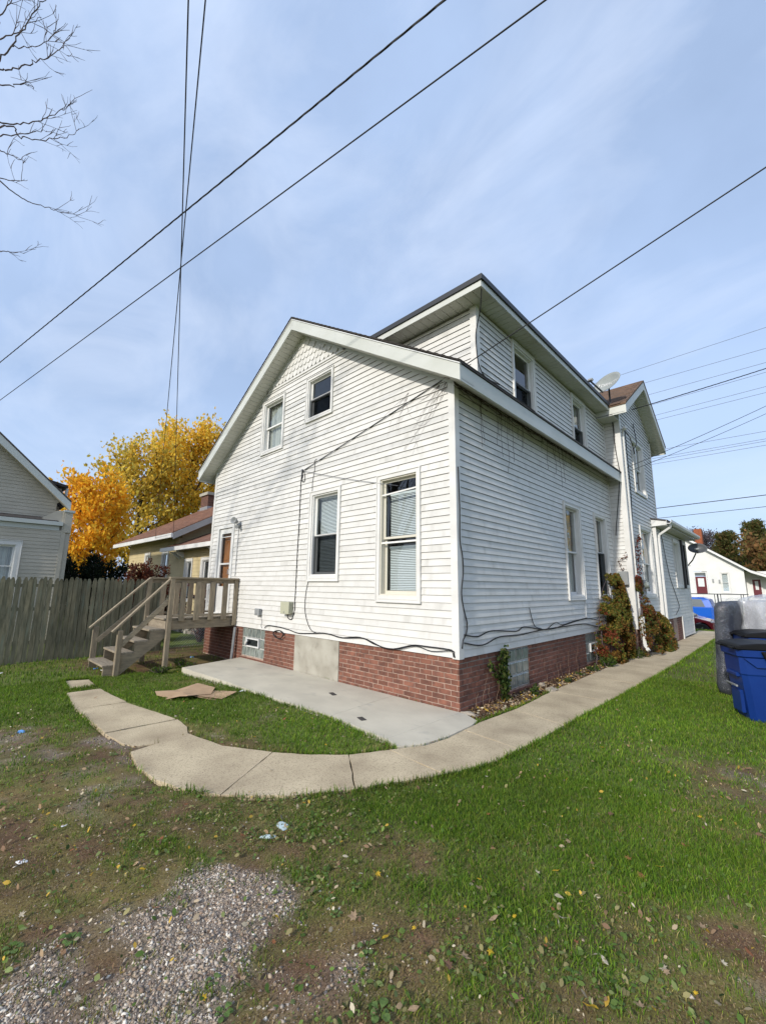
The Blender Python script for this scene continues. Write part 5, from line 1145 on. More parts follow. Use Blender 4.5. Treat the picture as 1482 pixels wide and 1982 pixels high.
# ------------------------------------------------------------------ satellite dishes
M['dish'] = pm('dish_grey', (0.30, 0.32, 0.30), (0.26, 0.28, 0.26), 4, 0.5); M['dish_dark'] = pm('dish_charcoal', (0.075, 0.082, 0.09), rough=0.5)
def dish(name, c, nrm, upv, ra, rb_, mat, label, foot, lnb, mast_pts, logo=False):
    t = thing(name, label, 'satellite dish', foot)
    n = Vector(nrm).normalized(); u = Vector(upv); u = (u - n * u.dot(n)).normalized(); r = u.cross(n).normalized(); c = Vector(c)
    b = MB(); k, m_ = 24, 6; vs = []
    for s_, th_ in ((0, 0), (1, -.012)):
        for i in range(m_ + 1):
            for j in range(k):
                f = i / m_; a = 2 * math.pi * j / k; vs.append(c + r * (ra * f * math.cos(a)) + u * (rb_ * f * math.sin(a)) + n * (.09 * f * f + th_))
    fs = []
    for s_ in (0, 1):
        o_ = s_ * (m_ + 1) * k
        for i in range(m_):
            for j in range(k): q = (o_ + i * k + j, o_ + i * k + (j + 1) % k, o_ + (i + 1) * k + (j + 1) % k, o_ + (i + 1) * k + j); fs.append(q if s_ == 0 else q[::-1])
    for j in range(k): fs.append((m_ * k + j, m_ * k + (j + 1) % k, (m_ + 1) * k + m_ * k + (j + 1) % k, (m_ + 1) * k + m_ * k + j))
    b.add(vs, fs); ref = b.build('reflector', mat, t, smooth=True, recalc=False)
    MB().tube(mast_pts, .022, 8).build('mast', 'gutter_dark', t); MB().box(tuple(Vector(foot) - Vector((.08, .08, .0))), tuple(Vector(foot) + Vector((.08, .08, .012)))).build('foot_plate', 'metal', t)
    a0 = c - u * rb_ * .95 + n * .05; MB().beam(a0, lnb, .03, .03).build('feed_arm', 'gutter_dark', t)
    L_ = Vector(lnb); MB().obox(L_ + Vector((0, 0, .03)), r * .07, n * .04, u * .03).build('receiver', 'greybox', t, bevel=.008)
    if logo:
        cu = bpy.data.curves.new('lettering', 'FONT'); cu.body = 'DIRECTV'; cu.size = .135; cu.align_x = 'CENTER'; cu.align_y = 'CENTER'; cu.extrude = .002; cu.space_character = 1.0
        tmp = bpy.data.objects.new('tmp', cu); COL.objects.link(tmp); bpy.context.view_layer.update(); dg = bpy.context.evaluated_depsgraph_get(); me = bpy.data.meshes.new_from_object(tmp.evaluated_get(dg)); bpy.data.objects.remove(tmp)
        me.materials.clear(); me.materials.append(M['white_paint']); Mx = Matrix((r.to_4d(), u.to_4d(), n.to_4d())).to_3x3().transposed()
        for v in me.vertices:
            x, y, z = v.co; x += .05; f2 = (x / ra) ** 2 + (y / rb_) ** 2; v.co = c + r * x + u * y + n * (.09 * f2 + .004 + z)
        o = bpy.data.objects.new('lettering', me); link(o, ref)
        em = MB(); cc = c - r * (ra * .72)
        for k2 in range(8):
            a = k2 * math.pi / 4; p = cc + r * (.04 * math.cos(a)) + u * (.04 * math.sin(a)); em.obox(p + n * (.09 * .5 + .004), r * .016, u * .016, n * .002)
        em.build('emblem', 'white_paint', ref)
    return t
dc = on(1177, 744, 1, 6.45)
dish('satellite_dish', dc, (-.35, -.80, .42), (.25, .15, .96), .40, .30, 'dish', 'grey satellite dish with white lettering on the brown wing roof', (.34, 6.62, 6.16), on(1142, 738, 1, 6.0), [(.34, 6.62, 6.16), (.34, 6.60, 6.45), tuple(dc)], logo=True)
d2 = on(1349, 1063, 1, 14.2)
dish('satellite_dish', d2, (.15, -.9, .38), (0, .3, .95), .29, .20, 'dish_dark', 'small charcoal satellite dish on the far corner of the addition', (.50, 14.30, 2.42), tuple(d2 + Vector((.0, -.25, -.05))), [(.50, 14.30, 2.45), (.66, 14.2, 2.62), tuple(d2 + Vector((-.05, .05, -.1)))])

# ------------------------------------------------------------------ overhead wires and poles
def plane_z(pa, pb, x, y):
    n = ray(*pa).cross(ray(*pb)); return CAM.z - (n.x * (x - CAM.x) + n.y * (y - CAM.y)) / n.z
def plane_y(pa, pb, x, z):
    n = ray(*pa).cross(ray(*pb)); return CAM.y - (n.x * (x - CAM.x) + n.z * (z - CAM.z)) / n.y
def wire(a, b, r, label, sag=0.0, twist=0, mat='wire', group=None, seg=48):
    a, b = Vector(a), Vector(b); pts = []; L = (b - a).length
    for i in range(seg + 1):
        t = i / seg; p = a.lerp(b, t); p.z -= 4 * sag * t * (1 - t); pts.append(p)
    m = MB()
    if not twist: m.tube(pts, r, 5)
    else:
        fine = []; n = int(L / .09); d = (b - a).normalized(); x = d.cross(Vector((0, 0, 1))).normalized(); y = x.cross(d)
        for k in range(3):
            q = []
            for i in range(n + 1):
                t = i / n; p = a.lerp(b, t); p.z -= 4 * sag * t * (1 - t); an = t * L / .75 * 2 * math.pi + k * 2.094; q.append(p + (x * math.cos(an) + y * math.sin(an)) * r * 1.1)
            m.tube(q, r, 4)
    o = m.build('overhead_wire', mat, None, smooth=True); return props(o, label, 'wire', group)
P1 = on(301, 1042, 1, YT - .62); P2 = on(336, 1034, 1, YT - .62); PX, PZ = 10.0, 8.0
wire(P1, (PX, plane_y((301, 1042), (398, 0), PX, PZ), PZ), .0065, 'thin steep wire ending left on the bungalow eave'); wire(P2, (PX, plane_y((336, 1034), (365, 0), PX, PZ), PZ), .0065, 'thin steep wire ending at the bungalow eave corner')
for pa, pb, r, tw, lb in (((0, 702), (860, 0), .0055, 3, 'thick twisted service wire crossing high above the gable'), ((0, 775), (1055, 0), .0075, 0, 'single smooth wire crossing just below the twisted one')):
    dl_ = Vector((15.0, .35)); el = Vector((-24.0, -6.9)); wire((el.x, el.y, plane_z(pa, pb, el.x, el.y)), (dl_.x, dl_.y, plane_z(pa, pb, dl_.x, dl_.y)), r, lb, 0.0, tw)
B5 = on(585, 912, 1, -.03)
wire(B5, (15, 0, plane_z((585, 912), (1482, 312), 15, 0)), .0075, 'black cable sloping from the rear wall past the house corner', .06)
wire(B5 + Vector((.03, -.01, 0)), on(770, 940, 1, -.03), .004, 'thin slack wire from the wall bracket towards the tall window', .02, mat='wire_grey')
t = thing('wall_bracket', 'small dark wire bracket on the rear siding', 'bracket', tuple(B5)); MB().obox(B5 + Vector((0, .004, -.05)), (.012, 0, 0), (0, .012, 0), (0, 0, .09)).build('plate', 'gutter_dark', t); MB().tube([B5 + Vector((0, 0, .02)), B5 + Vector((.02, -.05, .01)), B5 + Vector((.05, -.04, 0))], .007, 5).build('hook', 'metal', t)
YS = 17.0
SW = [((1482, 640), (1220, 730)), ((1482, 675), (1250, 742)), ((1482, 705), (1260, 768)), ((1482, 732), (1270, 798)), ((1482, 757), (1275, 815)), ((1482, 768), (1278, 823)), ((1482, 832), (1290, 865)), ((1482, 850), (1262, 889)), ((1482, 856), (1262, 896)), ((1482, 863), (1262, 901))]
for (a, b) in SW:
    p, q = on(*a, 1, YS), on(*b, 1, YS); s_ = (p.z - q.z) / (p.x - q.x)
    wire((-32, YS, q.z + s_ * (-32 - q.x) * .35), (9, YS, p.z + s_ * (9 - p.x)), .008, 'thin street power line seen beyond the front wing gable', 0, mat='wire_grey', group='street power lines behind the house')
for (a, b, r, lb) in (((1482, 965), (1275, 993), .016, 'thick black street cable just above the addition roof'), ((1482, 988), (1318, 1008), .011, 'thinner street cable below the thick one over the addition')):
    p, q = on(*a, 1, YS), on(*b, 1, YS); s_ = (p.z - q.z) / (p.x - q.x); wire((-32, YS, q.z + s_ * (-32 - q.x) * .35), (9, YS, p.z + s_ * (9 - p.x)), r, lb)
a = Vector((XW + .06, 7.28, 4.69)); wire(a, (9, YS, plane_z((1212, 905), (1482, 770), 9, YS)), .007, 'paired drop wire rising from the wing corner', .25); wire(a + Vector((0, 0, -.12)), (9, YS, plane_z((1212, 908), (1482, 778), 9, YS)), .006, 'second drop wire just below the paired one', .3)
a = on(1222, 793, 0, XW + .1); wire(a, (9, YS, plane_z((1222, 793), (1482, 706), 9, YS)), .007, 'twisted service drop to the wing gable', .12, 3)
M['pole'] = pm('pole_wood', (0.14, 0.11, 0.085), (0.09, 0.07, 0.055), 6, 0.95, 0.006, 20, stretch=(6, 6, .6))
def pole(x, y, h, label, arm=True, d=(1, 0)):
    t = thing('utility_pole', label, 'utility pole', (x, y, float(gz(x, y)))); z0 = float(gz(x, y))
    MB().tube([(x, y, z0 - .5), (x, y, z0 + h * .5), (x, y, z0 + h)], [.16, .14, .11], 12).build('pole', 'pole', t, smooth=True)
    if arm:
        MB().obox((x, y + .16, z0 + h - .6), (1.2 * d[0], 1.2 * d[1], 0), (-.05 * d[1], .05 * d[0], 0), (0, 0, .06)).build('crossarm', 'pole', t)
        for s in (-1, -.4, .4, 1): MB().lathe([(.03, 0), (.045, .05), (.03, .12)], (x + 1.1 * s * d[0], y + .16 + 1.1 * s * d[1], z0 + h - .54), n=10).build('insulator', 'greybox', t)
    return t
pole(10.05, -7.6, 9.6, 'brown wooden utility pole by the alley'); pole(15.2, .2, 10.0, 'wooden utility pole at the far end of the cable', d=(0, 1)); pole(9.1, 17.2, 12.5, 'tall street utility pole beyond the lawn', d=(0, 1)); pole(-24.2, -7.1, 10.5, 'utility pole beyond the taupe house', d=(0, 1)); pole(-32.2, 17.2, 12.5, 'street utility pole behind the bungalow', d=(0, 1))
# ------------------------------------------------------------------ across the street
def local(b, nm, mat, parent, **k):
    o = bpy.data.objects.new(nm, b.mesh(nm, mat, **k)); COL.objects.link(o); o.parent = parent; OFF[o] = Vector((0, 0, 0)); return o
M['car_blue'] = pm('car_blue', (0.008, 0.11, 0.52), rough=0.25, spec=0.6, coat=0.6); M['car_red'] = pm('car_red', (0.20, 0.006, 0.02), rough=0.22, spec=0.6, coat=0.6)
M['car_glass'] = pm('car_glass', (0.10, 0.12, 0.125), rough=0.06, spec=0.8); M['chrome'] = pm('chrome', (0.6, 0.6, 0.62), rough=0.2, metal=1.0); M['headlight'] = pm('headlight', (0.65, 0.68, 0.7), rough=0.1, spec=0.8)
def wheel(t, x, y, r, s):
    w = MB().lathe([(r * .55, -.10), (r * .9, -.11), (r, -.08), (r, .08), (r * .9, .11), (r * .55, .10)], (x, y, r), (0, 1, 0), 24); wo = local(w, 'wheel', 'black', t)
    h = MB().lathe([(.02, .02), (r * .3, .04), (r * .56, .03), (r * .58, 0)], (x, y + s * .06, r), (0, s, 0), 20)
    for k in range(5): a = k * 1.2566; h.beam((x, y + s * .10, r), (x + math.cos(a) * r * .52, y + s * .095, r + math.sin(a) * r * .52), .05, .03, upv=(0, 1, 0))
    local(h, 'rim', 'chrome', wo)
# pickup: x forward = -X in the scene
def side_extrude(prof, y0, y1, inset=0.0, zi=0.0):
    b = MB(); n = len(prof); b.add([(x, y0 + (inset if z > zi else 0), z) for x, z in prof] + [(x, y1 - (inset if z > zi else 0), z) for x, z in prof], [tuple(range(n))[::-1], tuple(range(n, 2 * n))] + [(i, (i + 1) % n, n + (i + 1) % n, n + i) for i in range(n)]); return b
t = thing('pickup_truck', 'bright blue pickup truck with a ladder rack parked across the street', 'truck', (-1.4, 28.6, -.60))
wheel_arch = lambda cx, r: [(cx + r * math.cos(a), .38 + r * math.sin(a)) for a in [math.pi * k / 8 for k in range(0, 9)]]
low = [(-2.75, .42), (-2.78, .9), (-2.68, 1.0), (-1.35, 1.10), (2.45, 1.12), (2.50, 1.08), (2.50, .45)] + wheel_arch(1.45, .44) + wheel_arch(-1.75, .44)
local(side_extrude(low, -.90, .90), 'body', 'car_blue', t, bevel=.02)
cab = [(-1.35, 1.09), (-.75, 1.68), (-.55, 1.73), (.55, 1.72), (.82, 1.60), (.98, 1.11)]
local(side_extrude(cab, -.86, .86, .10, 1.3), 'cab', 'car_blue', t, bevel=.02)
for s in (-1, 1):
    for q in ([(-1.02, 1.16), (-.68, 1.60), (-.30, 1.61), (-.30, 1.16)], [(-.14, 1.16), (-.14, 1.61), (.44, 1.60), (.60, 1.16)]):
        b = MB(); b.prism([(x, s * (.868 - .095 * (z - 1.16) / .45), z) for x, z in q], (0, s * .006, 0)); local(b, 'window', 'car_glass', t)
    local(MB().prism([(-2.79, s * .55, .72), (-2.79, s * .88, .72), (-2.74, s * .88, .88), (-2.76, s * .55, .88)], (.04, 0, 0)), 'headlight', 'headlight', t)
    local(MB().box((2.49, min(s * .72, s * .89), .72), (2.515, max(s * .72, s * .89), 1.02)), 'tail_light', 'car_red', t)
    local(MB().box((-.16, min(s * .895, s * .915), .95), (-.02, max(s * .895, s * .915), .99)), 'door_handle', 'car_blue', t)
    local(MB().box((1.0, min(s * .90, s * .906), .5), (1.012, max(s * .90, s * .906), 1.10)), 'body_gap', 'black', t)
    local(MB().obox((-.95, s * 1.0, 1.2), (.06, 0, 0), (0, .10, 0), (0, 0, .08)), 'mirror', 'black', t, bevel=.015)
    local(MB().box((-2.6, min(s * .9, s * .912), .60), (2.45, max(s * .9, s * .912), .64)), 'side_moulding', 'car_blue', t)
    for x in (-1.75, 1.45): wheel(t, x, s * .82, .36, s)
local(MB().box((-2.86, -.86, .42), (-2.74, .86, .62)), 'bumper', 'chrome', t, bevel=.02); local(MB().box((2.48, -.86, .45), (2.62, .86, .62)), 'bumper', 'chrome', t, bevel=.02)
rk = MB()
for x in (1.12, 1.25, 2.35):
    for s in (-1, 1): rk.tube([(x, s * .82, 1.1), (x, s * .80, 1.92)], .022, 6)
for s in (-1, 1): rk.tube([(-1.9, s * .80, 1.93), (2.6, s * .80, 1.93)], .025, 6)
for x in (-1.7, 0, 1.18, 2.35): rk.tube([(x, -.84, 1.93), (x, .84, 1.93)], .022, 6)
local(rk, 'ladder_rack', 'gutter_dark', t)
# red car, nose towards +X
t = thing('parked_car', 'dark red car parked nose-out at the near kerb', 'car', (-1.35, 20.6, -.60))
low = [(2.05, .30), (2.10, .52), (2.0, .66), (1.0, .92), (-1.95, .98), (-2.1, .9), (-2.12, .32)] + [(x, z - .05) for x, z in wheel_arch(-1.3, .36)[::-1]] + [(x, z - .05) for x, z in wheel_arch(1.3, .36)[::-1]]
local(side_extrude(low, -.87, .87), 'body', 'car_red', t, bevel=.03)
cab = [(1.05, .90), (.25, 1.38), (-.2, 1.45), (-1.0, 1.42), (-1.75, .97)]
local(side_extrude(cab, -.80, .80, .14, 1.1), 'cabin', 'car_red', t, bevel=.03)
local(MB().hexa([(1.0, -.70, .945), (1.0, .70, .945), (.33, .60, 1.35), (.33, -.60, 1.35), (1.03, -.70, .955), (1.03, .70, .955), (.36, .60, 1.365), (.36, -.60, 1.365)]), 'windscreen', 'car_glass', t)
for s in (-1, 1):
    local(MB().prism([(.85, s * .805, .98), (.2, s * .70, 1.33), (-.9, s * .70, 1.36), (-1.5, s * .805, 1.0)], (0, s * .01, 0)), 'window', 'car_glass', t)
    local(MB().prism([(2.03, s * .5, .55), (1.8, s * .86, .60), (1.65, s * .875, .74), (1.9, s * .5, .70)], (.03, 0, .02)), 'headlight', 'headlight', t)
    for x in (-1.3, 1.3): wheel(t, x, s * .78, .32, s)
# white house
M['siding_far'] = pm('siding_far_white', (0.72, 0.72, 0.70), (0.64, 0.64, 0.62), 1, 0.6); M['door_red'] = pm('door_maroon', (0.11, 0.012, 0.02), rough=0.4)
YH = 50.0; HF = Face((0, YH, 0), (1, 0, 0), (0, -1, 0)); o50 = lambda a, b: on(1250 + a / 6.388, 980 + b / 6.388, 1, YH)
t = thing('white_house', 'white house with maroon doors and brick chimney across the street', 'house', (-4, YH + 4, 0))
d0, d1 = o50(600, 870), o50(765, 1085); w0, w1 = o50(915, 830), o50(1040, 1065); cr_ = o50(1195, 745); p0, p1 = o50(600, 440), o50(1290, 790)
sl2 = (p0.z - p1.z) / (p1.x - p0.x); XRg = p0.x - 2.6; ridge = p0.z + sl2 * 2.6
far_l = 2 * XRg - cr_.x
zsl = lambda x: ridge - sl2 * abs(x - XRg)
hf = [ins((d0.x - .1, d1.x + .1, d1.z, o50(600, 815).z + .1)), ins((w0.x - .1, w1.x + .1, w1.z - .1, w0.z + .12))]
Lf = lambda z: max(far_l, XRg - (ridge - .25 - z) / sl2); Rf = lambda z: min(cr_.x, XRg + (ridge - .25 - z) / sl2)
wall('wall', HF, t, -.6, ridge - .25, Lf, Rf, hf, breaks=(zsl(cr_.x) - .25,))
joined_siding(HF, t, .3, ridge - .3, Lf, Rf, hf, 'siding_far', .13)
MB().box((far_l, YH + .01, -.6), (cr_.x, YH + 11, zsl(cr_.x) - .3)).build('wall', 'siding_far', t) if False else None
MB().box((cr_.x - .05, YH + .02, -.6), (cr_.x, YH + 11, zsl(cr_.x) - .2)).build('wall', 'siding_far', t)
MB().box((far_l, YH + .02, -.6), (far_l + .05, YH + 11, zsl(cr_.x) - .2)).build('wall', 'siding_far', t)
pe = o50(1480, 872); pend = pe.x + 1.2; zend = pe.z - .32
MB().prism([(XRg, YH - .45, ridge), (p1.x, YH - .45, zsl(p1.x)), (p1.x, YH - .45, zsl(p1.x) - .14), (XRg, YH - .45, ridge - .16)], (0, 12, 0)).build('roof', 'roof', t); MB().prism([(XRg, YH - .45, ridge), (2 * XRg - p1.x, YH - .45, zsl(p1.x)), (2 * XRg - p1.x, YH - .45, zsl(p1.x) - .14), (XRg, YH - .45, ridge - .16)], (0, 12, 0)).build('roof', 'roof', t)
MB().prism([(XRg, YH - .5, ridge - .03), (p1.x, YH - .5, zsl(p1.x) - .03), (p1.x, YH - .5, zsl(p1.x) - .26), (XRg, YH - .5, ridge - .26)], (0, .06, 0)).build('rake_fascia', 'siding_far', t)
MB().prism([(p1.x, YH - .5, zsl(p1.x) - .02), (pend, YH - .5, zend), (pend, YH - .5, zend - .24), (p1.x, YH - .5, zsl(p1.x) - .26)], (0, .06, 0)).build('rake_fascia', 'siding_far', t); MB().prism([(p1.x, YH - .45, zsl(p1.x) + .02), (pend, YH - .45, zend + .03), (pend, YH - .45, zend - .08), (p1.x, YH - .45, zsl(p1.x) - .1)], (0, 7, 0)).build('porch_roof', 'roof', t)
def fdoor(x0, x1, z0, z1, face, transom=None):
    d = MB(); frame(d, face, x0 - .09, x1 + .09, z0, z1 + (transom or .09), .09, -.03, .05, wb=.02); dd = d.build('door', 'siding_far', t); b = MB(); frame(b, face, x0, x1, z0, z1, .14, -.05, -.01, wb=(z1 - z0) * .42); fbox(b, face, x0 + .14, x1 - .14, -.05, -.02, z0, z1); b.build('door_leaf', 'door_red', dd)
    MB().poly([face.p(x0 + .22, -.004, z0 + (z1 - z0) * .45), face.p(x1 - .22, -.004, z0 + (z1 - z0) * .45), face.p(x1 - .22, -.004, z1 - .2), face.p(x0 + .22, -.004, z1 - .2)]).build('door_pane', 'headlight', dd)
    f = MB(); frame(f, face, x0 + .19, x1 - .19, z0 + (z1 - z0) * .43, z1 - .17, .04, -.008, .0); f.build('door_light_frame', 'siding_far', dd)
    if transom: MB().poly([face.p(x0, -.02, z1 + .1), face.p(x1, -.02, z1 + .1), face.p(x1, -.02, z1 + transom - .1), face.p(x0, -.02, z1 + transom - .1)]).build('transom_pane', 'car_glass', dd)
fdoor(d0.x + .02, d1.x - .02, d1.z, d0.z, HF, transom=.5)
window(t, HF, w0.x - .08, w1.x + .08, w1.z - .08, w0.z + .1, cover='blind', cw=.1)
YP = YH + 1.6; PFc = Face((0, YP, 0), (1, 0, 0), (0, -1, 0)); e0, e1 = on(1250 + 1305 / 6.388, 980 + 905 / 6.388, 1, YP), on(1250 + 1440 / 6.388, 980 + 1130 / 6.388, 1, YP)
wall('wall', PFc, t, -.6, e0.z + .8, lambda z: cr_.x, lambda z: pend - .1, [], mat='siding_far'); fdoor(e0.x, e1.x, e1.z, e0.z, Face((0, YP - .08, 0), (1, 0, 0), (0, -1, 0)))
MB().box((pend - .4, YH - .3, -.5), (pend - .2, YH - .1, zend)).build('porch_column', 'siding_far', t)
for i in range(5): MB().box((e0.x - .5, YP - .35 - .28 * (5 - i) + .0, -.6), (e1.x + .8, YP - .1 - .28 * (4 - i), e1.z - .04 - .19 * (5 - i) + .0)).build('step', 'siding_far', t)
for x in (o50(825, 920), o50(905, 930)): MB().obox(x + Vector((0, -.05, 0)), (.07, 0, 0), (0, .05, 0), (0, 0, .18)).build('wall_lantern', 'greybox', t)
c0, c1 = on(1344, 1025, 1, YH + 5), on(1359, 1052, 1, YH + 5); chm = MB().box((c0.x, YH + 4.6, c1.z - 1), (c1.x, YH + 5.5, c0.z)).build('chimney', 'brick_orange', t) if False else None
M['brick_orange'] = pm('brick_orange', (0.32, 0.10, 0.045), (0.24, 0.075, 0.035), 5, 0.9); MB().box((c0.x - .1, YH + 4.6, c1.z - 1.2), (c1.x + .05, YH + 5.5, c0.z)).build('chimney', 'brick_orange', t)
# a plain neighbour on each side so that the street does not end
M['siding_pale'] = pm('siding_pale_blue', (0.42, 0.47, 0.52), (0.38, 0.43, 0.48), 1, 0.6)
for k, (x, m, lb) in enumerate(((16, 'siding_pale', 'pale blue house further along the street'), (-24, 'siding_cream', 'cream house across the street behind the white wing'))):
    t = thing('street_house', lb, 'house', (x, YH + 4, 0)); MB().box((x - 4.5, YH, -.6), (x + 4.5, YH + 9, 3.6)).build('wall', m, t); MB().prism([(x - 5, YH - .4, 3.5), (x + 5, YH - .4, 3.5), (x, YH - .4, 6.6)], (0, 10, 0)).build('roof', 'roof', t)
    for dx in (-2.8, 2.2): b = MB(); frame(b, Face((x, YH, 0), (1, 0, 0), (0, -1, 0)), dx, dx + 1.1, 1.2, 2.8, .1, 0, .05); w_ = b.build('window', 'trim', t); MB().poly([(x + dx, YH - .01, 1.2), (x + dx + 1.1, YH - .01, 1.2), (x + dx + 1.1, YH - .01, 2.8), (x + dx, YH - .01, 2.8)]).build('pane', 'car_glass', w_)
    b = MB(); frame(b, Face((x, YH, 0), (1, 0, 0), (0, -1, 0)), -.5, .5, .2, 2.4, .1, 0, .05, wb=.01); fbox(b, Face((x, YH, 0), (1, 0, 0), (0, -1, 0)), -.4, .4, 0, .03, .2, 2.3); b.build('door', 'trim', t)
# ------------------------------------------------------------------ foliage tools
def quads(c, d, s, w, col, jit, rs, fold=0.0):
    """leaf quads: centres c (n,3), directions d, half lengths s, half widths w, colours col -> verts, faces, cols"""
    n = len(c); d = d / np.linalg.norm(d, axis=1, keepdims=True); r = rs.normal(size=(n, 3)); x = np.cross(d, r); x /= np.linalg.norm(x, axis=1, keepdims=True) + 1e-9
    nn = np.cross(x, d)
    a = c - d * s[:, None]; b = c + d * s[:, None]; l = c + x * w[:, None] + nn * (fold * w)[:, None]; r2 = c - x * w[:, None] + nn * (fold * w)[:, None]
    v = np.stack([a, l, b, r2], 1).reshape(-1, 3); f = np.arange(4 * n).reshape(n, 4); cc = np.repeat(col, 4, 0); return v, f, cc
def pick(cols, n, rs, jit=.18, p=None):
    cols = np.array(cols); i = rs.choice(len(cols), n, p=p); return np.clip(cols[i] * (1 + rs.normal(0, jit, (n, 1))), .003, 1)
def branch_path(p, d, L, rs, wig=.18, up=.06, seg=7):
    pts = [Vector(p)]; d = Vector(d).normalized()
    for i in range(seg):
        d = (d + Vector((rs.gauss(0, wig), rs.gauss(0, wig), rs.gauss(0, wig) + up))).normalized(); pts.append(pts[-1] + d * L / seg)
    return pts
def leafy_tree(name, base, H, R, crown0, label, cols, nleaf, leafs, group=None, seed=1, plume=True, limbs=26, trunk=.28, p=None, dens=1.0, lean=.0, spread=.16, nplume=9, levels=2):
    rs = random.Random(seed); nr = np.random.default_rng(seed); t = thing(name, label, 'tree', tuple(base), group); B = Vector(base)
    tb = MB(); top = B + Vector((lean, 0, H * .8)); trk = [B + Vector((0, 0, -.3)), B + Vector((.05, .03, H * .15)), B.lerp(top, .45) + Vector((rs.uniform(-.2, .2), rs.uniform(-.2, .2), 0)), B.lerp(top, .75), top]
    tb.tube(trk, [trunk, trunk * .85, trunk * .6, trunk * .35, trunk * .1], 10); tb.build('trunk', 'bark', t, smooth=True)
    bb = MB(); tips = []
    for i in range(limbs):
        f = (i + rs.random()) / limbs; z = crown0 + (H * .82 - crown0) * f; p0 = B.lerp(top, min(1, z / (H * .8))); a = i * 2.4 + rs.uniform(-.4, .4)
        w = R * (math.sin(math.pi * min(1, .18 + .82 * (1 - f))) ** .6) * rs.uniform(.75, 1.05); el = .35 + f * .8
        pts = branch_path(p0, (math.cos(a), math.sin(a), el), w * 1.12, rs, .12, .07, 7); bb.tube(pts, [max(.012, trunk * .3 * (1 - k / 8)) for k in range(8)], 5); tips.append((pts, w))
        for s in range(3):
            q = pts[3 + s]; aa = a + rs.choice((-1, 1)) * rs.uniform(.4, 1.1); p2 = branch_path(q, (math.cos(aa), math.sin(aa), el + .25), w * .55, rs, .14, .09, 5); bb.tube(p2, [max(.008, trunk * .13 * (1 - k / 6)) for k in range(6)], 4); tips.append((p2, w * .5))
    props(bb.build('branches', 'bark', t, smooth=True), kind='stuff')
    P = []; Dd = []
    for pts, w in tips:
        for q, q1 in zip(pts[1:], pts[2:] + [pts[-1]]):
            k = max(2, int(nleaf / (len(tips) * 6)))
            d = (q1 - q) if (q1 - q).length > 1e-6 else (pts[-1] - pts[-2])
            # plume: an upright tapering cluster of twigs
            for s in range(nplume):
                c = q + Vector((rs.gauss(0, 1), rs.gauss(0, 1), rs.gauss(0, .7))) * R * spread * .55; up = (Vector((0, 0, 1)) + d.normalized() * .8 + Vector((rs.gauss(0, .3), rs.gauss(0, .3), 0))).normalized(); Lp = R * rs.uniform(.12, .26)
                m = max(1, k // nplume); tt = nr.random(m); rad = (1 - tt * .75) * R * spread * .30
                P.append(np.array(c)[None] + np.array(up)[None] * (tt * Lp)[:, None] + nr.normal(size=(m, 3)) * rad[:, None]); Dd.append(np.array(up)[None] + nr.normal(0, .6, (m, 3)))
    P = np.concatenate(P); Dd = np.concatenate(Dd); n = len(P); s = leafs * nr.uniform(.6, 1.3, n); v, f, cc = quads(P, Dd, s, s * nr.uniform(.45, .75, n), pick(cols, n, nr, .16, p), .1, nr)
    o = npmesh('crown', v, f, 'leafcol', cc, t, 4); return t
tp = lambda az, dist: Vector((CAM.x - math.sin(R_(az)) * dist, CAM.y + math.cos(R_(az)) * dist, -.15))
YEL = [(.88, .56, .06), (.80, .49, .05), (.90, .66, .10), (.70, .50, .07), (.56, .47, .09)]; ORG = [(.90, .52, .04), (.86, .44, .03), (.90, .60, .06), (.78, .40, .03)]
leafy_tree('yellow_maple', tp(69.3, 40), 15.2, 4.8, 4.2, 'tall golden-yellow maple rising behind the bungalow roof', YEL, 24000, .15, 'autumn maples', 3, limbs=30, trunk=.34, p=[.3, .22, .2, .18, .1])
leafy_tree('yellow_maple', tp(74.5, 38), 12.0, 3.9, 2.6, 'shorter olive-gold maple left of the tall one', [(.76, .54, .08), (.66, .50, .08), (.84, .57, .08), (.52, .44, .09)], 13000, .15, 'autumn maples', 5, limbs=24, trunk=.28)
leafy_tree('orange_maple', tp(79.0, 31), 7.3, 2.8, 1.2, 'bright orange maple beside the taupe house', ORG, 14000, .13, 'autumn maples', 8, limbs=24, trunk=.18)
leafy_tree('yellow_maple', tp(62.5, 52), 15.0, 5.0, 3.5, 'yellow maple hidden mostly by the white gable', YEL, 14000, .2, 'autumn maples', 13, limbs=20)
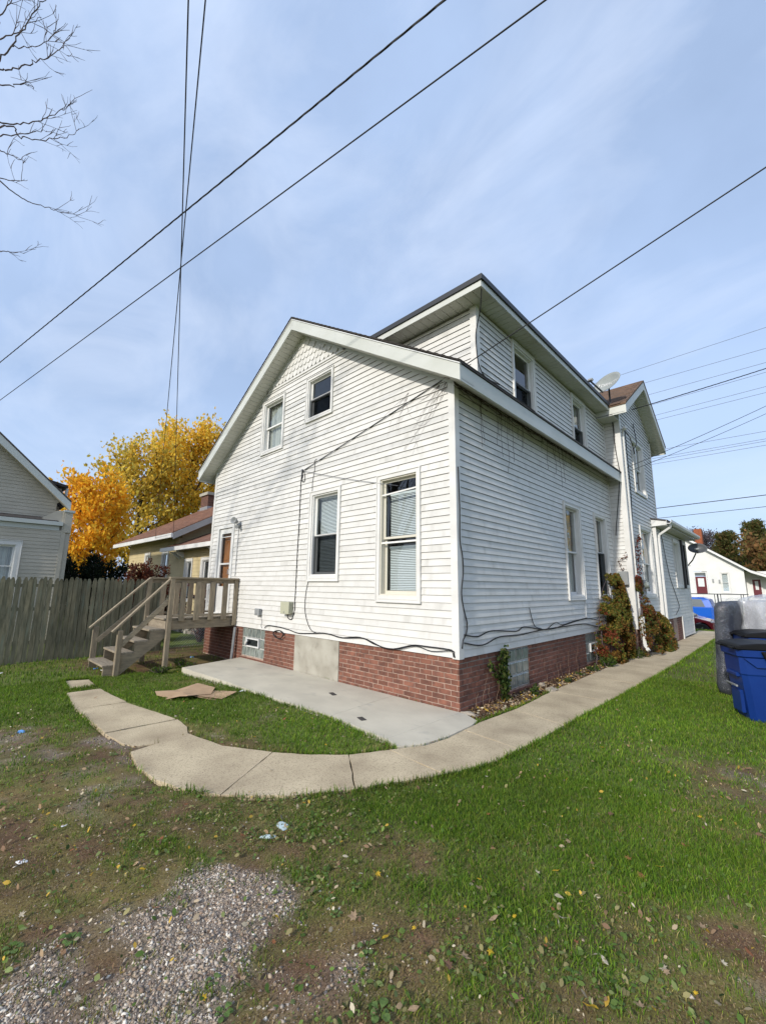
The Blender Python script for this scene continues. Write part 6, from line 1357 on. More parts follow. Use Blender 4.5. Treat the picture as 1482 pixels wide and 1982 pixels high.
# evergreen and red shrub behind the fence
def blobshrub(name, base, rx, ry, h, label, cols, n, s, seed, kind='plant', spiky=.5, stems=10, group=None, top=1.0):
    nr = np.random.default_rng(seed); rs = random.Random(seed); t = thing(name, label, kind, tuple(base), group); B = Vector(base); st = MB(); P = []; D = []
    for i in range(stems):
        a = rs.uniform(0, 6.283); e = Vector((math.cos(a) * rx * rs.uniform(.2, .95), math.sin(a) * ry * rs.uniform(.2, .95), h * rs.uniform(.6, 1.0) * top)); pts = branch_path(B + Vector((e.x * .15, e.y * .15, 0)), e, e.length, rs, .10, .02, 6); st.tube(pts, [max(.004, .022 * (1 - k / 7)) for k in range(7)], 5)
        m = n // stems; tt = nr.random(m) ** .7; ip = np.clip((tt * 6).astype(int), 0, 5); pa = np.array([tuple(p) for p in pts]); c = pa[ip] + (pa[ip + 1] - pa[ip]) * (tt * 6 - ip)[:, None]
        out = nr.normal(size=(m, 3)); out /= np.linalg.norm(out, axis=1, keepdims=True); rad = (nr.random(m) ** .5) * min(rx, ry, h) * spiky * (1.1 - .7 * tt); P.append(c + out * rad[:, None]); D.append(out + (pa[ip + 1] - pa[ip]) * 2)
    props(st.build('stems', 'twig', t, smooth=True), kind='stuff'); P = np.concatenate(P); D = np.concatenate(D); P[:, 2] = np.maximum(P[:, 2], B.z + .02); k = s * nr.uniform(.6, 1.3, len(P)); v, f, cc = quads(P, D, k, k * nr.uniform(.3, .6, len(P)), pick(cols, len(P), nr, .2), .1, nr); npmesh('foliage', v, f, 'leafcol', cc, t, 4); return t
leafy = blobshrub
blobshrub('evergreen_shrub', (-13.3, -1.35, -.1), 1.05, .95, 2.75, 'dark spreading evergreen shrub behind the picket fence', [(.012, .020, .010), (.018, .028, .013), (.008, .013, .007)], 16000, .055, 21, 'shrub', .45, 22)
_r = on(285, 1085, 0, -10.6)
blobshrub('red_shrub', (-10.6, _r.y, -.1), .75, 1.0, _r.z + .1, 'rusty red autumn shrub behind the fence end', [(.16, .04, .022), (.11, .03, .02), (.20, .065, .03), (.09, .045, .025)], 14000, .045, 22, 'shrub', .42, 30)
blobshrub('red_shrub', (-9.5, .75, -.1), .45, .4, 1.9, 'thin red-leaved shrub seen through the deck railing', [(.20, .05, .04), (.14, .035, .03), (.25, .10, .07)], 1600, .035, 23, 'shrub', .25, 14)
# vines on the house
VC = [(.32, .18, .04), (.24, .11, .03), (.14, .16, .03), (.34, .25, .05), (.10, .15, .03), (.28, .08, .035)]
def mound(label, rows, n, s, cols, seed, xw):
    """rows: (z, y0, y1, depth) outline of a climber heaped against a wall at x = xw"""
    nr = np.random.default_rng(seed); rs = random.Random(seed); Z = [r[0] for r in rows]; y_mid = (rows[0][1] + rows[0][2]) / 2; t = thing('climbing_vine', label, 'vine', (xw, y_mid, -.03)); m = n * 4
    z = nr.random(m) * Z[-1]; y0 = np.interp(z, Z, [r[1] for r in rows]); y1 = np.interp(z, Z, [r[2] for r in rows]); dp = np.interp(z, Z, [r[3] for r in rows]); u = nr.random(m); y = y0 + (y1 - y0) * u + nr.normal(0, .035, m); d = dp * (1 - (2 * u - 1) ** 4 * .6) * (nr.random(m) ** .5); x = xw + .01 + d
    cl = fbm(y + x * .7, z, 5.5, seed) * .7 + fbm(y, z - x, 14, seed + 3) * .3; keep = (cl + .12 * (d / dp)) > np.quantile(cl + .12 * (d / dp), .72); x, y, z, cl = x[keep], y[keep], z[keep], cl[keep]; k = len(x); P = np.stack([x, y, z - .03], 1); D = nr.normal(size=(k, 3)) + [.5, 0, -.7]; q = s * nr.uniform(.5, 1.3, k)
    cc = np.array(cols)[np.clip((fbm(y, z, 3.0, seed + 9) * 1.5 - .25) * len(cols) + nr.normal(0, .8, k), 0, len(cols) - 1).astype(int)] * (1 + nr.normal(0, .2, (k, 1)))
    v, f, c4 = quads(P, D, q, q * nr.uniform(.35, .7, k), np.clip(cc, .004, 1), .1, nr, .3); npmesh('foliage', v, f, 'leafcol', c4, t, 4); st = MB()
    for i in range(14):
        a_ = rows[0][1] + (rows[0][2] - rows[0][1]) * rs.random(); pts = [Vector((xw + .06, a_, -.05))]; h = Z[-1] * rs.uniform(.4, .95)
        for j in range(6): zz = h * (j + 1) / 6; lo_, hi_ = np.interp(zz, Z, [r[1] for r in rows]), np.interp(zz, Z, [r[2] for r in rows]); pts.append(Vector((xw + .05 + rs.random() * .08, min(max(pts[-1].y + rs.uniform(-.12, .12), lo_), hi_), zz)))
        st.tube(pts, [.012 - .0012 * j for j in range(7)], 4)
    props(st.build('stems', 'twig', t), kind='stuff')
mound('dense olive-brown climber heaped against the house beside the grey box', [(0, 4.9, 7.05, .42), (.5, 4.95, 7.05, .45), (.9, 5.2, 7.05, .40), (1.3, 5.5, 7.05, .34), (1.65, 5.8, 7.05, .26), (1.95, 6.2, 6.95, .14)], 24000, .026, VC[::-1], 31, .0)
mound('russet climber on the wing corner around the pipe', [(0, 7.0, 8.2, .40), (.6, 7.05, 8.1, .34), (1.1, 7.1, 8.0, .24), (1.5, 7.1, 7.75, .13), (1.9, 7.15, 7.5, .08)], 8000, .025, [(.19, .055, .03), (.26, .07, .035), (.22, .11, .03), (.10, .14, .03), (.30, .16, .04)], 32, XW)
mound('low brown-green climber below the wing window', [(0, 8.0, 9.7, .42), (.4, 8.05, 9.6, .38), (.75, 8.1, 9.5, .28), (.98, 8.3, 9.1, .1)], 8000, .026, VC + [(.04, .09, .015)], 33, XW)
def creeper(pts, label, n, cols, s, seed, spread=.05, depth=.05, cat='vine'):
    nr = np.random.default_rng(seed); t = thing('creeper', label, cat, tuple(pts[0])); MB().tube(pts, [.007] * len(pts), 5).build('stems', 'twig', t); pa = np.array([tuple(p) for p in pts]); k = len(pts) - 1; tt = nr.random(n) * k; i = np.clip(tt.astype(int), 0, k - 1); c = pa[i] + (pa[i + 1] - pa[i]) * (tt - i)[:, None] + nr.normal(size=(n, 3)) * [depth * .5, spread, spread * .8]; c[:, 0] += depth
    d = nr.normal(size=(n, 3)) * [.3, 1, 1] + [0, 0, -.8]; q = s * nr.uniform(.6, 1.3, n); v, f, cc = quads(c, d, q, q * .7, pick(cols, n, nr, .2), .1, nr, .3); npmesh('leaves', v, f, 'leafcol', cc, t, 4); return t
creeper([(XW + .05, 7.2, 1.2), (XW + .06, 7.22, 2.0), (XW + .05, 7.3, 2.5), (XW + .04, 7.7, 2.9)], 'thin red creeper climbing the wing corner', 240, [(.22, .035, .02), (.16, .03, .02), (.10, .05, .02)], .028, 34, .07)
creeper([(.2, 7.0, 1.9), (.1, 6.98, 2.25), (.3, 6.98, 2.35)], 'wisp of russet creeper above the grey electric box', 60, [(.20, .06, .02), (.14, .07, .02)], .022, 35, .05, .02)
IV = [(.045, .085, .015), (.08, .12, .025), (.13, .15, .035), (.03, .06, .012)]
creeper([(.03, 1.02, -.02), (.03, 1.03, .2), (.03, 1.0, .42), (.03, 1.06, .64)], 'green ivy hanging over the brick beside the glass blocks', 620, IV, .027, 36, .055, .05)
creeper([(.03, 1.0, .3), (.03, .80, .35), (.03, .70, .46), (.03, .68, .52)], 'small ivy shoot reaching across the brick', 90, IV, .024, 37, .03, .03)
rv = random.Random(19); b = MB()
for y0 in (.35, .55, .7, .9, 2.6, 3.1, 3.3, 3.6, 4.1):
    q = Vector((.004, y0, -.02)); pts = [q.copy()]
    for i in range(rv.randint(4, 8)): q = q + Vector((0, rv.uniform(-.05, .05), rv.uniform(.03, .09))); pts.append(q.copy())
    b.tube(pts, [.004 - .0004 * i for i in range(len(pts))], 4)
M['dry_stem'] = pm('dry_stem', (0.20, 0.13, 0.09), rough=0.9); props(b.build('dry_vine_stems', 'dry_stem'), 'leafless tan vine stems spread over the side brick', 'vine')

# bare tree at the left: limbs reach into the picture and shade the rear wall
bt = thing('bare_tree', 'leafless tree whose twigs reach over the yard from beside the fence', 'tree', (-8.9, -8.2, -.12)); rs = random.Random(77); T0 = Vector((-8.9, -8.2, -.12))
tk = [T0 + Vector((0, 0, -.3)), T0 + Vector((.05, 0, 2.2)), T0 + Vector((.35, .2, 5)), T0 + Vector((.6, .4, 8)), T0 + Vector((.8, .5, 11))]; MB().tube(tk, [.24, .21, .17, .11, .04], 12).build('trunk', 'bark', bt, smooth=True)
lb = MB(); tw = MB()
def limb(path, r0, r1, n=5):
    P = [Vector(p) for p in path]; out = []
    for i in range(len(P) - 1):
        p0, p1, p2, p3 = P[max(i - 1, 0)], P[i], P[i + 1], P[min(i + 2, len(P) - 1)]
        for j in range(5):
            u = j / 5; out.append(.5 * ((2 * p1) + (p2 - p0) * u + (2 * p0 - 5 * p1 + 4 * p2 - p3) * u * u + (3 * p1 - p0 - 3 * p2 + p3) * u ** 3))
    out.append(P[-1]); out = [o + Vector((rs.gauss(0, .008), rs.gauss(0, .008), rs.gauss(0, .008))) * (1 if 0 < i < len(out) - 1 else 0) for i, o in enumerate(out)]; k = len(out) - 1
    lb.tube(out, [r0 + (r1 - r0) * i / k for i in range(k + 1)], n); return out
def twigs(out, frm, n, L, depth=2):
    for _ in range(n):
        i = rs.randint(int(len(out) * frm), len(out) - 2); d = (out[i + 1] - out[i]).normalized(); s = (d + Vector((rs.gauss(0, .55), rs.gauss(0, .55), rs.gauss(.25, .45)))).normalized(); p = branch_path(out[i], s, L * rs.uniform(.5, 1.1), rs, .16, .05, 5); tw.tube(p, [.0034, .003, .0027, .0023, .002, .0016], 4, cap=False)
        if depth > 1: twigs(p, .3, 2, L * .4, depth - 1)
ZZ = ((0, 0), 2.964)                              # crop scale of the branch close-up
def bp(a, b, dist): return at(a / 2.964, b / 2.964, dist)
DB = 8.6
for k, pts in enumerate(([(-160, 480), (0, 345), (65, 262), (140, 155), (200, 70), (262, 0), (300, -60)], [(-160, 420), (0, 400), (60, 400), (170, 370), (230, 345), (330, 300), (375, 245), (400, 215)], [(-150, 720), (0, 705), (95, 712), (215, 697), (300, 660), (390, 605), (440, 570)], [(-150, 770), (0, 778), (110, 772), (200, 755), (270, 750)], [(-150, 800), (60, 720), (110, 780), (180, 800), (310, 795), (400, 780), (455, 738)],
        [(-200, 900), (0, 1040), (90, 1110), (175, 1160), (280, 1190), (350, 1218), (450, 1232)], [(-150, 1400), (0, 1438), (60, 1448), (145, 1452)], [(-150, 800), (0, 865), (60, 885), (150, 932)], [(-140, 260), (0, 225), (100, 190), (145, 150), (240, 100)], [(-120, 230), (0, 105), (70, 0), (90, -60)], [(65, 262), (120, 270), (200, 265), (290, 225), (325, 160)], [(-120, 480), (0, 488), (90, 490), (170, 488), (195, 510)], [(-120, 1000), (0, 1022), (90, 1042), (160, 1032)])):
    z0 = 3.2 + k * .5; st_ = T0 + Vector((.1 + z0 * .06, z0 * .04, z0)) ; path = [bp(a, b, DB + .25 * math.sin(k * 1.7)) for a, b in pts]
    if k != 10: path = [st_.lerp(path[0], .0), st_.lerp(path[0], .5) + Vector((0, 0, .35))] + path
    out = limb(path, .013 if k != 10 else .006, .0025); twigs(out, .62, 7 if k not in (3, 6, 7, 11, 12) else 3, .42)
# the leaning limb that shades the rear wall, and upper limbs outside the picture
for a_, b_, r in (((-8.75, -8.15, 2.6), (-5.7, -7.6, 8.3), .10), ((-8.7, -8.1, 3.4), (-7.0, -7.9, 8.9), .07), ((-8.6, -8.0, 4.5), (-10.8, -9, 10), .07), ((-8.5, -7.9, 5.5), (-8.0, -10.5, 10.5), .06), ((-8.8, -8.2, 3.0), (-11.5, -7, 8), .07)):
    a_, b_ = Vector(a_), Vector(b_); out = limb([a_, a_.lerp(b_, .35) + Vector((.1, 0, -.25)), a_.lerp(b_, .7) + Vector((.05, 0, -.1)), b_], r, .015, 7); twigs(out, .45, 10, 1.0)
props(lb.build('limbs', 'twig', bt, smooth=True), kind='stuff'); props(tw.build('twigs', 'twig', bt), kind='stuff')
# trees behind the white house
CN = [(.075, .095, .025), (.10, .11, .03), (.14, .12, .035), (.17, .11, .04)]
def conifer(base, H, R, label, n, seed, cols=CN):
    rs = random.Random(seed); nr = np.random.default_rng(seed); t = thing('pine_tree', label, 'tree', tuple(base), 'trees behind the white house'); B = Vector(base); MB().tube([B, B + Vector((0, 0, H))], [.3, .05], 8).build('trunk', 'bark', t); br = MB(); P = []; D = []
    for i in range(46):
        f = (i + .5) / 46; z = H * (.18 + .8 * f); a = i * 2.4; w = R * (1 - f * .75) * rs.uniform(.6, 1.15); pts = branch_path(B + Vector((0, 0, z)), (math.cos(a), math.sin(a), .25), w, rs, .08, .05, 5); br.tube(pts, [.06, .05, .04, .03, .02, .01], 4); m = n // 46; tt = .25 + .75 * nr.random(m); pa = np.array([tuple(p) for p in pts]); ip = np.clip((tt * 5).astype(int), 0, 4); c = pa[ip] + (pa[ip + 1] - pa[ip]) * (tt * 5 - ip)[:, None] + nr.normal(size=(m, 3)) * [.3, .3, .22]; P.append(c); D.append((pa[ip + 1] - pa[ip]) * 2 + nr.normal(0, .5, (m, 3)) + [0, 0, .3])
    props(br.build('branches', 'bark', t), kind='stuff'); P = np.concatenate(P); D = np.concatenate(D); s = .3 * nr.uniform(.5, 1.3, len(P)); v, f, cc = quads(P, D, s, s * .3, pick(cols, len(P), nr, .2), .1, nr); npmesh('crown', v, f, 'leafcol', cc, t, 4)
conifer(tp(2.2, 88) + Vector((0, 0, 0)), 12.6, 4.2, 'tall olive pine behind the white house', 9000, 41); conifer(tp(4.6, 84), 10.6, 4.0, 'shorter olive pine nearer the brick chimney', 8000, 42); conifer(tp(0.2, 92), 12.0, 4.2, 'olive pine at the end of the row', 8000, 43)
leafy_tree('autumn_tree', tp(1.0, 76), 7.4, 4.0, 1.0, 'russet-brown tree low behind the white house porch', [(.28, .15, .055), (.21, .115, .045), (.19, .16, .05)], 12000, .25, 'trees behind the white house', 44, limbs=20)
leafy_tree('autumn_tree', tp(6.4, 96), 12.0, 3.6, 4.0, 'thin nearly bare tree above the brick chimney', [(.17, .14, .15), (.13, .11, .12)], 1500, .16, 'trees behind the white house', 45, limbs=26, trunk=.2)
leafy_tree('autumn_tree', tp(-4, 60), 9, 4.0, 2.0, 'golden street tree beyond the bins', YEL, 9000, .22, 'trees behind the white house', 46, limbs=18)
for k, (az, d_, h_) in enumerate(((88, 60, 12), (96, 45, 10), (56, 70, 13), (-12, 55, 11), (30, 75, 13))):
    leafy_tree('autumn_tree', tp(az, d_), h_, h_ * .32, 3, ['orange tree far beyond the taupe house', 'golden tree far beyond the alley', 'yellow tree far behind the gable', 'golden tree down the street', 'yellow tree far behind the wing'][k], ORG if k == 0 else YEL, 6000, .25, 'distant autumn trees', 60 + k, limbs=16)
# ------------------------------------------------------------------ lawn, weeds, gravel, fallen leaves
BLOCK = SLABS + [PATIO] + HOUSEFP + [BED]
def scatter(n, x0, x1, y0, y1, dens, seed):
    nr = np.random.default_rng(seed); x = nr.uniform(x0, x1, n); y = nr.uniform(y0, y1, n); keep = nr.random(n) < dens(x, y)
    x, y = x[keep], y[keep]
    for p in BLOCK:
        k = ~pip(p, x, y); x, y = x[k], y[k]
    return x, y
def ground_z(x, y):
    x = np.asarray(x); y = np.asarray(y); near = (np.abs(x) < 12) & (y < 16) & (y > -9); f0 = fields(x, y)[:, 0]
    return gz(x, y) + near * ((fbm(x, y, 1.7, 2) - .5) * .03 + (fbm(x, y, 7, 5) - .5) * .014 * (1 - f0 * .5))
def infront(x, y):
    dx, dy = x - CAM.x, y - CAM.y; return (dx * fwd.x + dy * fwd.y) > -.6
GV, GF, GC = [], [], []; base_i = 0
def blades(x, y, h, w, seed, cols, lean=.55, p=None):
    global base_i
    nr = np.random.default_rng(seed); n = len(x); z = ground_z(x, y) - .004; a = nr.uniform(0, 6.283, n); la = nr.uniform(0, 6.283, n); ln = h * lean * nr.random(n) ** .7
    sx, sy = np.cos(a) * w, np.sin(a) * w; tx, ty = np.cos(la) * ln, np.sin(la) * ln; hz = np.sqrt(np.maximum(h * h - ln * ln, (h * .3) ** 2))
    v = np.stack([np.stack([x - sx, y - sy, z], 1), np.stack([x + sx, y + sy, z], 1), np.stack([x + sx * .8 + tx * .35, y + sy * .8 + ty * .35, z + hz * .62], 1), np.stack([x - sx * .8 + tx * .35, y - sy * .8 + ty * .35, z + hz * .62], 1), np.stack([x + tx, y + ty, z + hz], 1)], 1)
    f = np.array([[0, 1, 2], [0, 2, 3], [3, 2, 4]])[None] + (base_i + 5 * np.arange(n))[:, None, None]; base_i += 5 * n
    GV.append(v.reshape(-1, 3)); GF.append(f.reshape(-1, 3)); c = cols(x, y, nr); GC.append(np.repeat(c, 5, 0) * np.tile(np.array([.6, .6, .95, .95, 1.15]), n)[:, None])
def gcol(x, y, nr):
    n = len(x); f = fields(x, y)[:, 0]; lush = np.array([[.10, .20, .014], [.14, .245, .018], [.20, .28, .028], [.07, .15, .012]])[nr.integers(0, 4, n)]; dry = np.array([[.27, .24, .065], [.34, .28, .11], [.17, .19, .035], [.19, .15, .055]])[nr.integers(0, 4, n)]
    pd = np.clip(.78 - f * .95 + (fbm(x, y, 1.9, 71) - .5) * .7, .03, .9); m = (nr.random(n) < pd)[:, None]; c = np.where(m, dry, lush); return c * (1 + nr.normal(0, .18, (n, 1))) * (.62 + .8 * fbm(x, y, 1.1, 77))[:, None]
def dist(x, y): return np.hypot(x - CAM.x, y - CAM.y)
# near, middle and far rings
tuft = lambda x, y: .5 + .9 * fbm(x, y, 5.0, 81)
def dn(x, y): f = fields(x, y)[:, 0]; return np.clip(f ** 1.3 * tuft(x, y), 0, 1) * infront(x, y) * (dist(x, y) < 4.2)
x, y = scatter(560000, -.9, 5.2, -5.6, -.6, dn, 1); nr = np.random.default_rng(2); f = fields(x, y)[:, 0]
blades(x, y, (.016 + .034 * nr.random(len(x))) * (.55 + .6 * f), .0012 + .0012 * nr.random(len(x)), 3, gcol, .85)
def dm(x, y): f = fields(x, y)[:, 0]; d = dist(x, y); return np.clip(f ** 1.3 * tuft(x, y), 0, 1) * infront(x, y) * (d >= 4.2) * (d < 9.5)
x, y = scatter(560000, -6.2, 5.5, -6.5, 4.8, dm, 4); nr = np.random.default_rng(5); f = fields(x, y)[:, 0]
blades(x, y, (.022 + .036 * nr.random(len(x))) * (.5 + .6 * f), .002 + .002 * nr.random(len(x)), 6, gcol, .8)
def df_(x, y): f = fields(x, y)[:, 0]; d = dist(x, y); return np.clip(f * tuft(x, y), 0, 1) * infront(x, y) * (d >= 9.5)
x, y = scatter(150000, -8.6, 6, -6.5, 18.4, df_, 7); nr = np.random.default_rng(8)
blades(x, y, .035 + .05 * nr.random(len(x)), .004 + .004 * nr.random(len(x)), 9, gcol)
# thatch and moss stubble on the worn soil
def tcol(x, y, nr):
    n = len(x); c = np.array([[.24, .155, .085], [.20, .165, .05], [.38, .28, .15], [.15, .09, .05], [.22, .23, .055]])[np.clip((fbm(x, y, 2.5, 61) * 6 - .5 + nr.normal(0, .9, n)), 0, 4).astype(int)]; return c * (1 + nr.normal(0, .2, (n, 1)))
def dt_(x, y): f = fields(x, y); return np.clip((1 - f[:, 0]) * (1 - f[:, 1] * .95), 0, 1) * infront(x, y) * np.clip(1.15 - dist(x, y) / 6, .15, 1)
x, y = scatter(210000, -3.5, 4.2, -5.4, .5, dt_, 11); nr = np.random.default_rng(12); blades(x, y, .006 + .014 * nr.random(len(x)), .0014 + .0016 * nr.random(len(x)), 13, tcol, .95)
x, y = scatter(330000, -.9, 4.2, -5.2, -1.2, lambda x, y: dt_(x, y) * (dist(x, y) < 3.6), 14); nr = np.random.default_rng(15); blades(x, y, .005 + .016 * nr.random(len(x)) ** 1.5, .0009 + .0011 * nr.random(len(x)), 16, tcol, .97)
# ragged fringe along the walk and patio edges
def fringe(poly, n, seed, closed=True, out=.035):
    nr = np.random.default_rng(seed); P = np.array(poly); Q = np.roll(P, -1, 0); L = np.linalg.norm(Q - P, axis=1); i = nr.choice(len(P), n, p=L / L.sum()); t = nr.random(n)[:, None]; p = P[i] + (Q[i] - P[i]) * t; d = Q[i] - P[i]; nn = np.stack([d[:, 1], -d[:, 0]], 1) / (np.linalg.norm(d, axis=1, keepdims=True) + 1e-9); return p + nn * nr.normal(0, out, n)[:, None]
for k, pl_ in enumerate(SLABS + [PATIO]):
    if 14 <= k < 17: continue
    p = fringe(pl_, 2600 if k < 17 else 5000, 200 + k); x, y = p[:, 0], p[:, 1]; f = fields(x, y)[:, 0]; keep = (np.random.default_rng(k).random(len(x)) < f ** 1.2); x, y, = x[keep], y[keep]
    for q in BLOCK: m = ~pip(q, x, y); x, y = x[m], y[m]
    nr = np.random.default_rng(300 + k); blades(x, y, .03 + .055 * nr.random(len(x)), .0022 + .002 * nr.random(len(x)), 400 + k, gcol, .7)
print('blades', base_i // 5)
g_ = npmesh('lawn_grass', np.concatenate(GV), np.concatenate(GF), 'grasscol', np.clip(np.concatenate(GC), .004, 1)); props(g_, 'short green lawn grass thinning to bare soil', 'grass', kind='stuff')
# broad-leaved ground cover and clover
def discs(x, y, s, seed, cols, tilt=.5, zoff=.012, jit=.2, elong=1.0):
    nr = np.random.default_rng(seed); n = len(x); z = ground_z(x, y) + zoff * nr.uniform(.4, 2.2, n); N_ = np.stack([nr.normal(0, tilt, n), nr.normal(0, tilt, n), np.ones(n)], 1); N_ /= np.linalg.norm(N_, axis=1, keepdims=True); a = nr.uniform(0, 6.283, n); r = np.stack([np.cos(a), np.sin(a), np.zeros(n)], 1); u = r - N_ * (r * N_).sum(1, keepdims=True); u /= np.linalg.norm(u, axis=1, keepdims=True); w = np.cross(N_, u); c = np.stack([x, y, z], 1)
    prof = [(-1.0, 0), (-.35, .62), (.35, .60), (1.0, 0), (.35, -.60), (-.35, -.62)]; V = [c + u * (a_ * s * elong)[:, None] + w * (b_ * s)[:, None] + N_ * (.18 * s * abs(b_))[:, None] for a_, b_ in prof]; v = np.stack(V, 1).reshape(-1, 3); b0 = (6 * np.arange(n))[:, None, None]; f = (np.array([[0, 1, 5], [1, 2, 5], [5, 2, 4], [2, 3, 4]])[None] + b0).reshape(-1, 3); return v, f, np.repeat(pick(cols, n, nr, jit), 6, 0)
x, y = scatter(140000, -4.0, 3.6, -5.6, .5, lambda x, y: np.clip(fields(x, y)[:, 2] ** 1.6 * 1.1 * ss(.36, .60, fbm(x, y, 3.2, 91)) + .05, 0, 1) * infront(x, y) * np.clip(1.2 - dist(x, y) / 7, .1, 1), 21)
nr = np.random.default_rng(22); v, f, c = discs(x, y, .0045 + .0125 * nr.random(len(x)) ** 2.2, 23, [(.11, .18, .035), (.15, .22, .05), (.075, .13, .025), (.19, .23, .08), (.26, .23, .10)], elong=1.15); props(npmesh('ground_cover', v, f, 'weedcol', c), 'creeping clover and broad-leaved weeds in the mossy soil', 'weeds', kind='stuff')
x, y = scatter(60000, -6.0, 4.2, -5.6, 6.0, lambda x, y: np.clip((.18 + .7 * ss(.42, .7, fbm(x, y, 1.6, 95))) * (1 - .72 * fields(x, y)[:, 0]), 0, 1) * infront(x, y) * np.clip(1.3 - dist(x, y) / 7, .12, 1), 25)
nr = np.random.default_rng(26); LC = [(.38, .27, .16), (.28, .18, .10), (.48, .38, .25), (.20, .12, .07), (.52, .45, .32), (.34, .22, .13), (.55, .36, .06)]
v, f, c = discs(x, y, .0035 + .0125 * nr.random(len(x)) ** 2.2, 27, LC, tilt=1.1, zoff=.016, elong=1.3); props(npmesh('leaf_litter', v, f, 'weedcol', c), 'small dry leaf fragments strewn over lawn and soil', 'leaves', kind='stuff')
# soil bed litter
nr = np.random.default_rng(28); x = nr.uniform(.0, .33, 2600); y = nr.uniform(-.05, 5.2, 2600); k = pip(BED, x, y) & (nr.random(2600) < .9); v, f, c = discs(x[k], y[k], .008 + .014 * nr.random(k.sum()), 29, LC + [(.10, .06, .035)] * 4, tilt=.6, zoff=.01, elong=1.6); props(npmesh('bed_litter', v, f, 'weedcol', c), 'dry leaves and stalks on the soil bed by the wall', 'leaves', kind='stuff')
# pebbles
iv = np.array([(1, 0, 0), (-1, 0, 0), (0, 1, 0), (0, -1, 0), (0, 0, 1), (0, 0, -1)], float); if_ = np.array([[0, 2, 4], [2, 1, 4], [1, 3, 4], [3, 0, 4], [2, 0, 5], [1, 2, 5], [3, 1, 5], [0, 3, 5]])
def pebbles(x, y, s, seed, cols):
    nr = np.random.default_rng(seed); n = len(x); z = ground_z(x, y); sc_ = np.stack([s * nr.uniform(.8, 1.5, n), s * nr.uniform(.7, 1.1, n), s * nr.uniform(.45, .8, n)], 1); a = nr.uniform(0, 6.283, n); ca, sa = np.cos(a), np.sin(a); V = iv[None] * (1 + nr.normal(0, .2, (n, len(iv), 1))) * sc_[:, None, :] + nr.normal(0, .28, (n, len(iv), 3)) * sc_[:, None, :]; X = V[..., 0] * ca[:, None] - V[..., 1] * sa[:, None] + x[:, None]; Y = V[..., 0] * sa[:, None] + V[..., 1] * ca[:, None] + y[:, None]; Z = V[..., 2] + (z + s * .12)[:, None]
    v = np.stack([X, Y, Z], 2).reshape(-1, 3); f = (if_[None] + (len(iv) * np.arange(n))[:, None, None]).reshape(-1, 3); return v, f, np.repeat(pick(cols, n, nr, .18), len(iv), 0)
def dg(x, y): g = fields(x, y)[:, 1] + (fbm(x, y, 4, 41) - .5) * 1.2; return (ss(.3, 1.0, g) * .9 + .012) * infront(x, y) * np.clip(1.25 - dist(x, y) / 6, .12, 1)
x, y = scatter(300000, -4.5, 3.8, -5.2, 1.2, dg, 31); x2, y2 = scatter(190000, -.3, 1.9, -5.0, -3.1, dg, 34); x = np.concatenate([x, x2]); y = np.concatenate([y, y2]); nr = np.random.default_rng(32); s = .0021 + .0085 * nr.random(len(x)) ** 5; s *= np.clip(.7 + dist(x, y) * .12, 1, 1.6); print('pebbles', len(x))
v, f, c = pebbles(x, y, s, 33, [(.37, .31, .25), (.46, .40, .335), (.30, .24, .195), (.40, .315, .225), (.20, .165, .14), (.60, .55, .47), (.33, .265, .20), (.24, .17, .12)]); props(npmesh('gravel', v, f, 'pebble', c), 'patch of loose pale gravel showing through the worn lawn', 'gravel', kind='stuff')
# single fallen leaves
def mapleleaf(seed, kind):
    rs = random.Random(seed); b = MB(); pts = []
    if kind == 'maple':
        lob = [(-90, .25), (-60, .55), (-40, .42), (-12, .85), (8, .50), (38, .95), (58, .55), (90, 1.15), (122, .55), (142, .95), (172, .50), (192, .85), (220, .42), (240, .55)]
        pts = [(r * math.cos(R_(a)), r * math.sin(R_(a))) for a, r in lob]
    else:
        pts = [(0, -1.1), (.35, -.6), (.5, 0), (.38, .55), (0, 1.15), (-.38, .55), (-.5, 0), (-.35, -.6)]
    z = lambda x, y: .22 * (x * x) * rs.choice((1, 1.3)) + .14 * math.sin(y * 2.5 + seed) + .04
    n = len(pts); vs = [(x, y, z(x, y)) for x, y in pts] + [(0, .05, .0)]; b.add(vs, [(i, (i + 1) % n, n) for i in range(n)])
    b.tube([(0, -.2, .02), (.05, -.9, .06), (.12, -1.35, .12)], .03, 3); return b
LM = {'yellow': (.55, .36, .02), 'tan': (.40, .28, .17), 'brown': (.20, .11, .065), 'pale': (.55, .48, .35), 'rust': (.34, .13, .05)}
lm = {}
for cn, cc in LM.items():
    M['fallen_' + cn] = pm('fallen_' + cn, cc, tuple(v_ * .7 for v_ in cc), 60, 0.7, rnd=.15, trans=.2)
    for kind in ('maple', 'oval'):
        for s in range(2): lm[(cn, kind, s)] = mapleleaf(s * 7 + len(cn), kind).mesh('fallen_leaf', 'fallen_' + cn, recalc=False)
